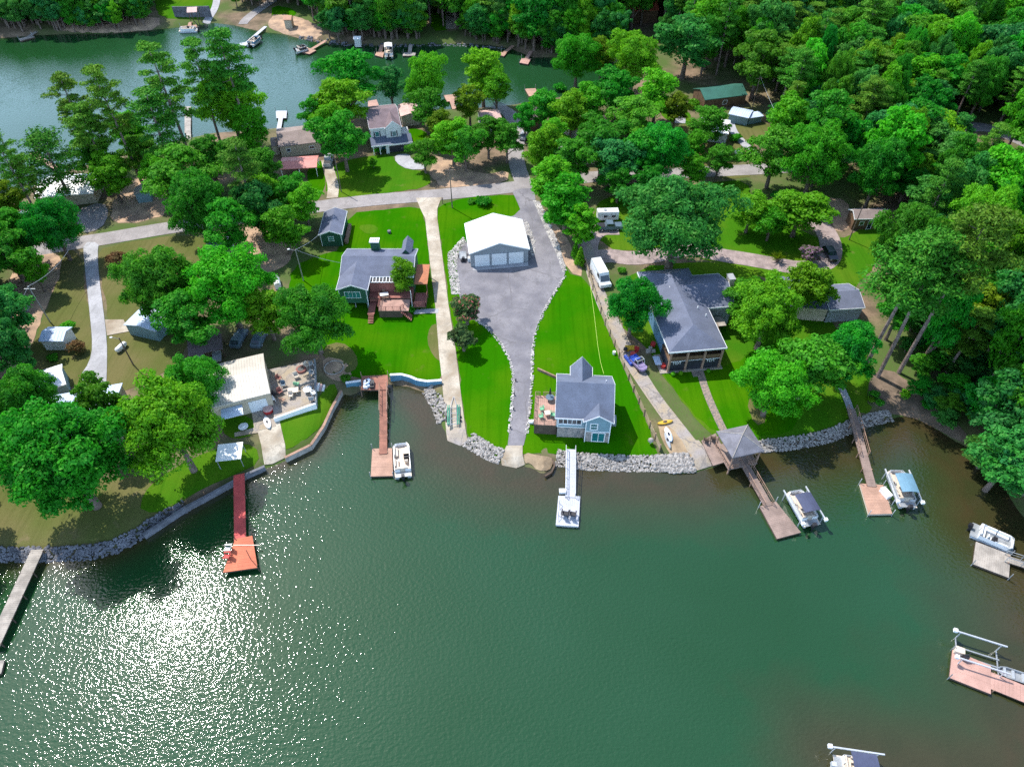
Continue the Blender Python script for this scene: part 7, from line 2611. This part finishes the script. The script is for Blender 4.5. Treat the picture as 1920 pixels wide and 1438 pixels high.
def scatter_stuff(name, label, items, vkeys, seed):
    """many distant trees of the forest as one scattered mass (geometry nodes)"""
    r = random.Random(seed)
    tc = bpy.data.collections.new(name + '_kinds')
    k = 0
    for key in vkeys:
        for (pair, r0, h0, cz) in VAR[key]:
            bm = bmesh.new()
            bm.from_mesh(pair[0])
            nv = len(bm.faces)
            bm.from_mesh(pair[1])
            bm.faces.ensure_lookup_table()
            for f in bm.faces[nv:]:
                f.material_index = 1
            me = bpy.data.meshes.new('forest_tree')
            bm.to_mesh(me)
            bm.free()
            me.materials.append(pair[0].materials[0])
            me.materials.append(pair[1].materials[0])
            me.transform(Matrix.Diagonal((5.0 / r0, 5.0 / r0, 14.0 / h0, 1)))
            o = bpy.data.objects.new('kind_%02d' % k, me)
            tc.objects.link(o)
            k += 1
    me = bpy.data.meshes.new(name)
    me.from_pydata([(x, y, gz(x, y) - .05) for _, x, y, _, _ in items], [], [])
    me.attributes.new('sc', 'FLOAT_VECTOR', 'POINT')
    me.attributes.new('rot', 'FLOAT_VECTOR', 'POINT')
    me.attributes.new('idx', 'INT', 'POINT')
    me.attributes['sc'].data.foreach_set('vector', [v for _, x, y, Rr, Hh in items for v in (Rr / 5.0, Rr / 5.0, Hh / 14.0)])
    me.attributes['rot'].data.foreach_set('vector', [v for _ in items for v in (0.0, 0.0, r.uniform(0, 6.28))])
    me.attributes['idx'].data.foreach_set('value', [r.randrange(k) for _ in items])
    o = bpy.data.objects.new(name, me)
    COL.objects.link(o)
    o['kind'] = 'stuff'
    o['label'] = label
    ng = bpy.data.node_groups.new(name, 'GeometryNodeTree')
    ng.interface.new_socket('Geometry', in_out='INPUT', socket_type='NodeSocketGeometry')
    ng.interface.new_socket('Geometry', in_out='OUTPUT', socket_type='NodeSocketGeometry')
    N, L = ng.nodes, ng.links
    gi, go = N.new('NodeGroupInput'), N.new('NodeGroupOutput')
    ci = N.new('GeometryNodeCollectionInfo')
    ci.inputs['Collection'].default_value = tc
    ci.inputs['Separate Children'].default_value = True
    ci.inputs['Reset Children'].default_value = True
    ip = N.new('GeometryNodeInstanceOnPoints')
    ip.inputs['Pick Instance'].default_value = True

    def at(nm, dt):
        n = N.new('GeometryNodeInputNamedAttribute')
        n.data_type = dt
        n.inputs[0].default_value = nm
        return n.outputs[0]
    L.new(gi.outputs[0], ip.inputs['Points'])
    L.new(ci.outputs[0], ip.inputs['Instance'])
    L.new(at('idx', 'INT'), ip.inputs['Instance Index'])
    L.new(at('rot', 'FLOAT_VECTOR'), ip.inputs['Rotation'])
    L.new(at('sc', 'FLOAT_VECTOR'), ip.inputs['Scale'])
    L.new(ip.outputs[0], go.inputs[0])
    md = o.modifiers.new('scatter', 'NODES')
    md.node_group = ng
    return o


scatter_stuff('forest', 'continuous forest canopy running back from the clearing', forest[190:], ('mid', 'midblue', 'midbright', 'midyellow', 'pine', 'oak', 'oakblue'), 5)
# low shrubs under the forest edge and along the wooded shores
und = []
for pi_, poly in enumerate(([(1690, 690), (1720, 740), (1760, 790), (1800, 815), (1840, 840), (1880, 890), (1912, 930), (1960, 960), (2100, 900), (1980, 560), (1700, 560)],
             [(0, 62), (200, 56), (290, 42), (290, 10), (0, 10)], [(600, 74), (800, 72), (960, 78), (1000, 96), (1160, 98), (1160, 60), (600, 40)])):
    pw = [P(*q, 1.5) for q in poly]
    x0, x1 = min(p[0] for p in pw), max(p[0] for p in pw)
    y0, y1 = min(p[1] for p in pw), max(p[1] for p in pw)
    for _ in range(int((x1 - x0) * (y1 - y0) / (5, 7, 6)[pi_])):
        x, y = fr.uniform(x0, x1), fr.uniform(y0, y1)
        if inside((x, y), pw) and sdist(x, y) > .3:
            s_ = fr.uniform(1.0, 2.2) if pi_ == 0 else fr.uniform(1.6, 4.2)
            if pi_ and not edge_ok(*pix(x, y, gz(x, y) + s_), s_ * 5, 5):
                continue
            und.append((0, x, y, s_ * 1.1, s_ * (2.2 if pi_ == 0 else 3.4)))
scatter_stuff('undergrowth', 'low undergrowth along the wooded banks', und, ('midblue', 'mid'), 6)
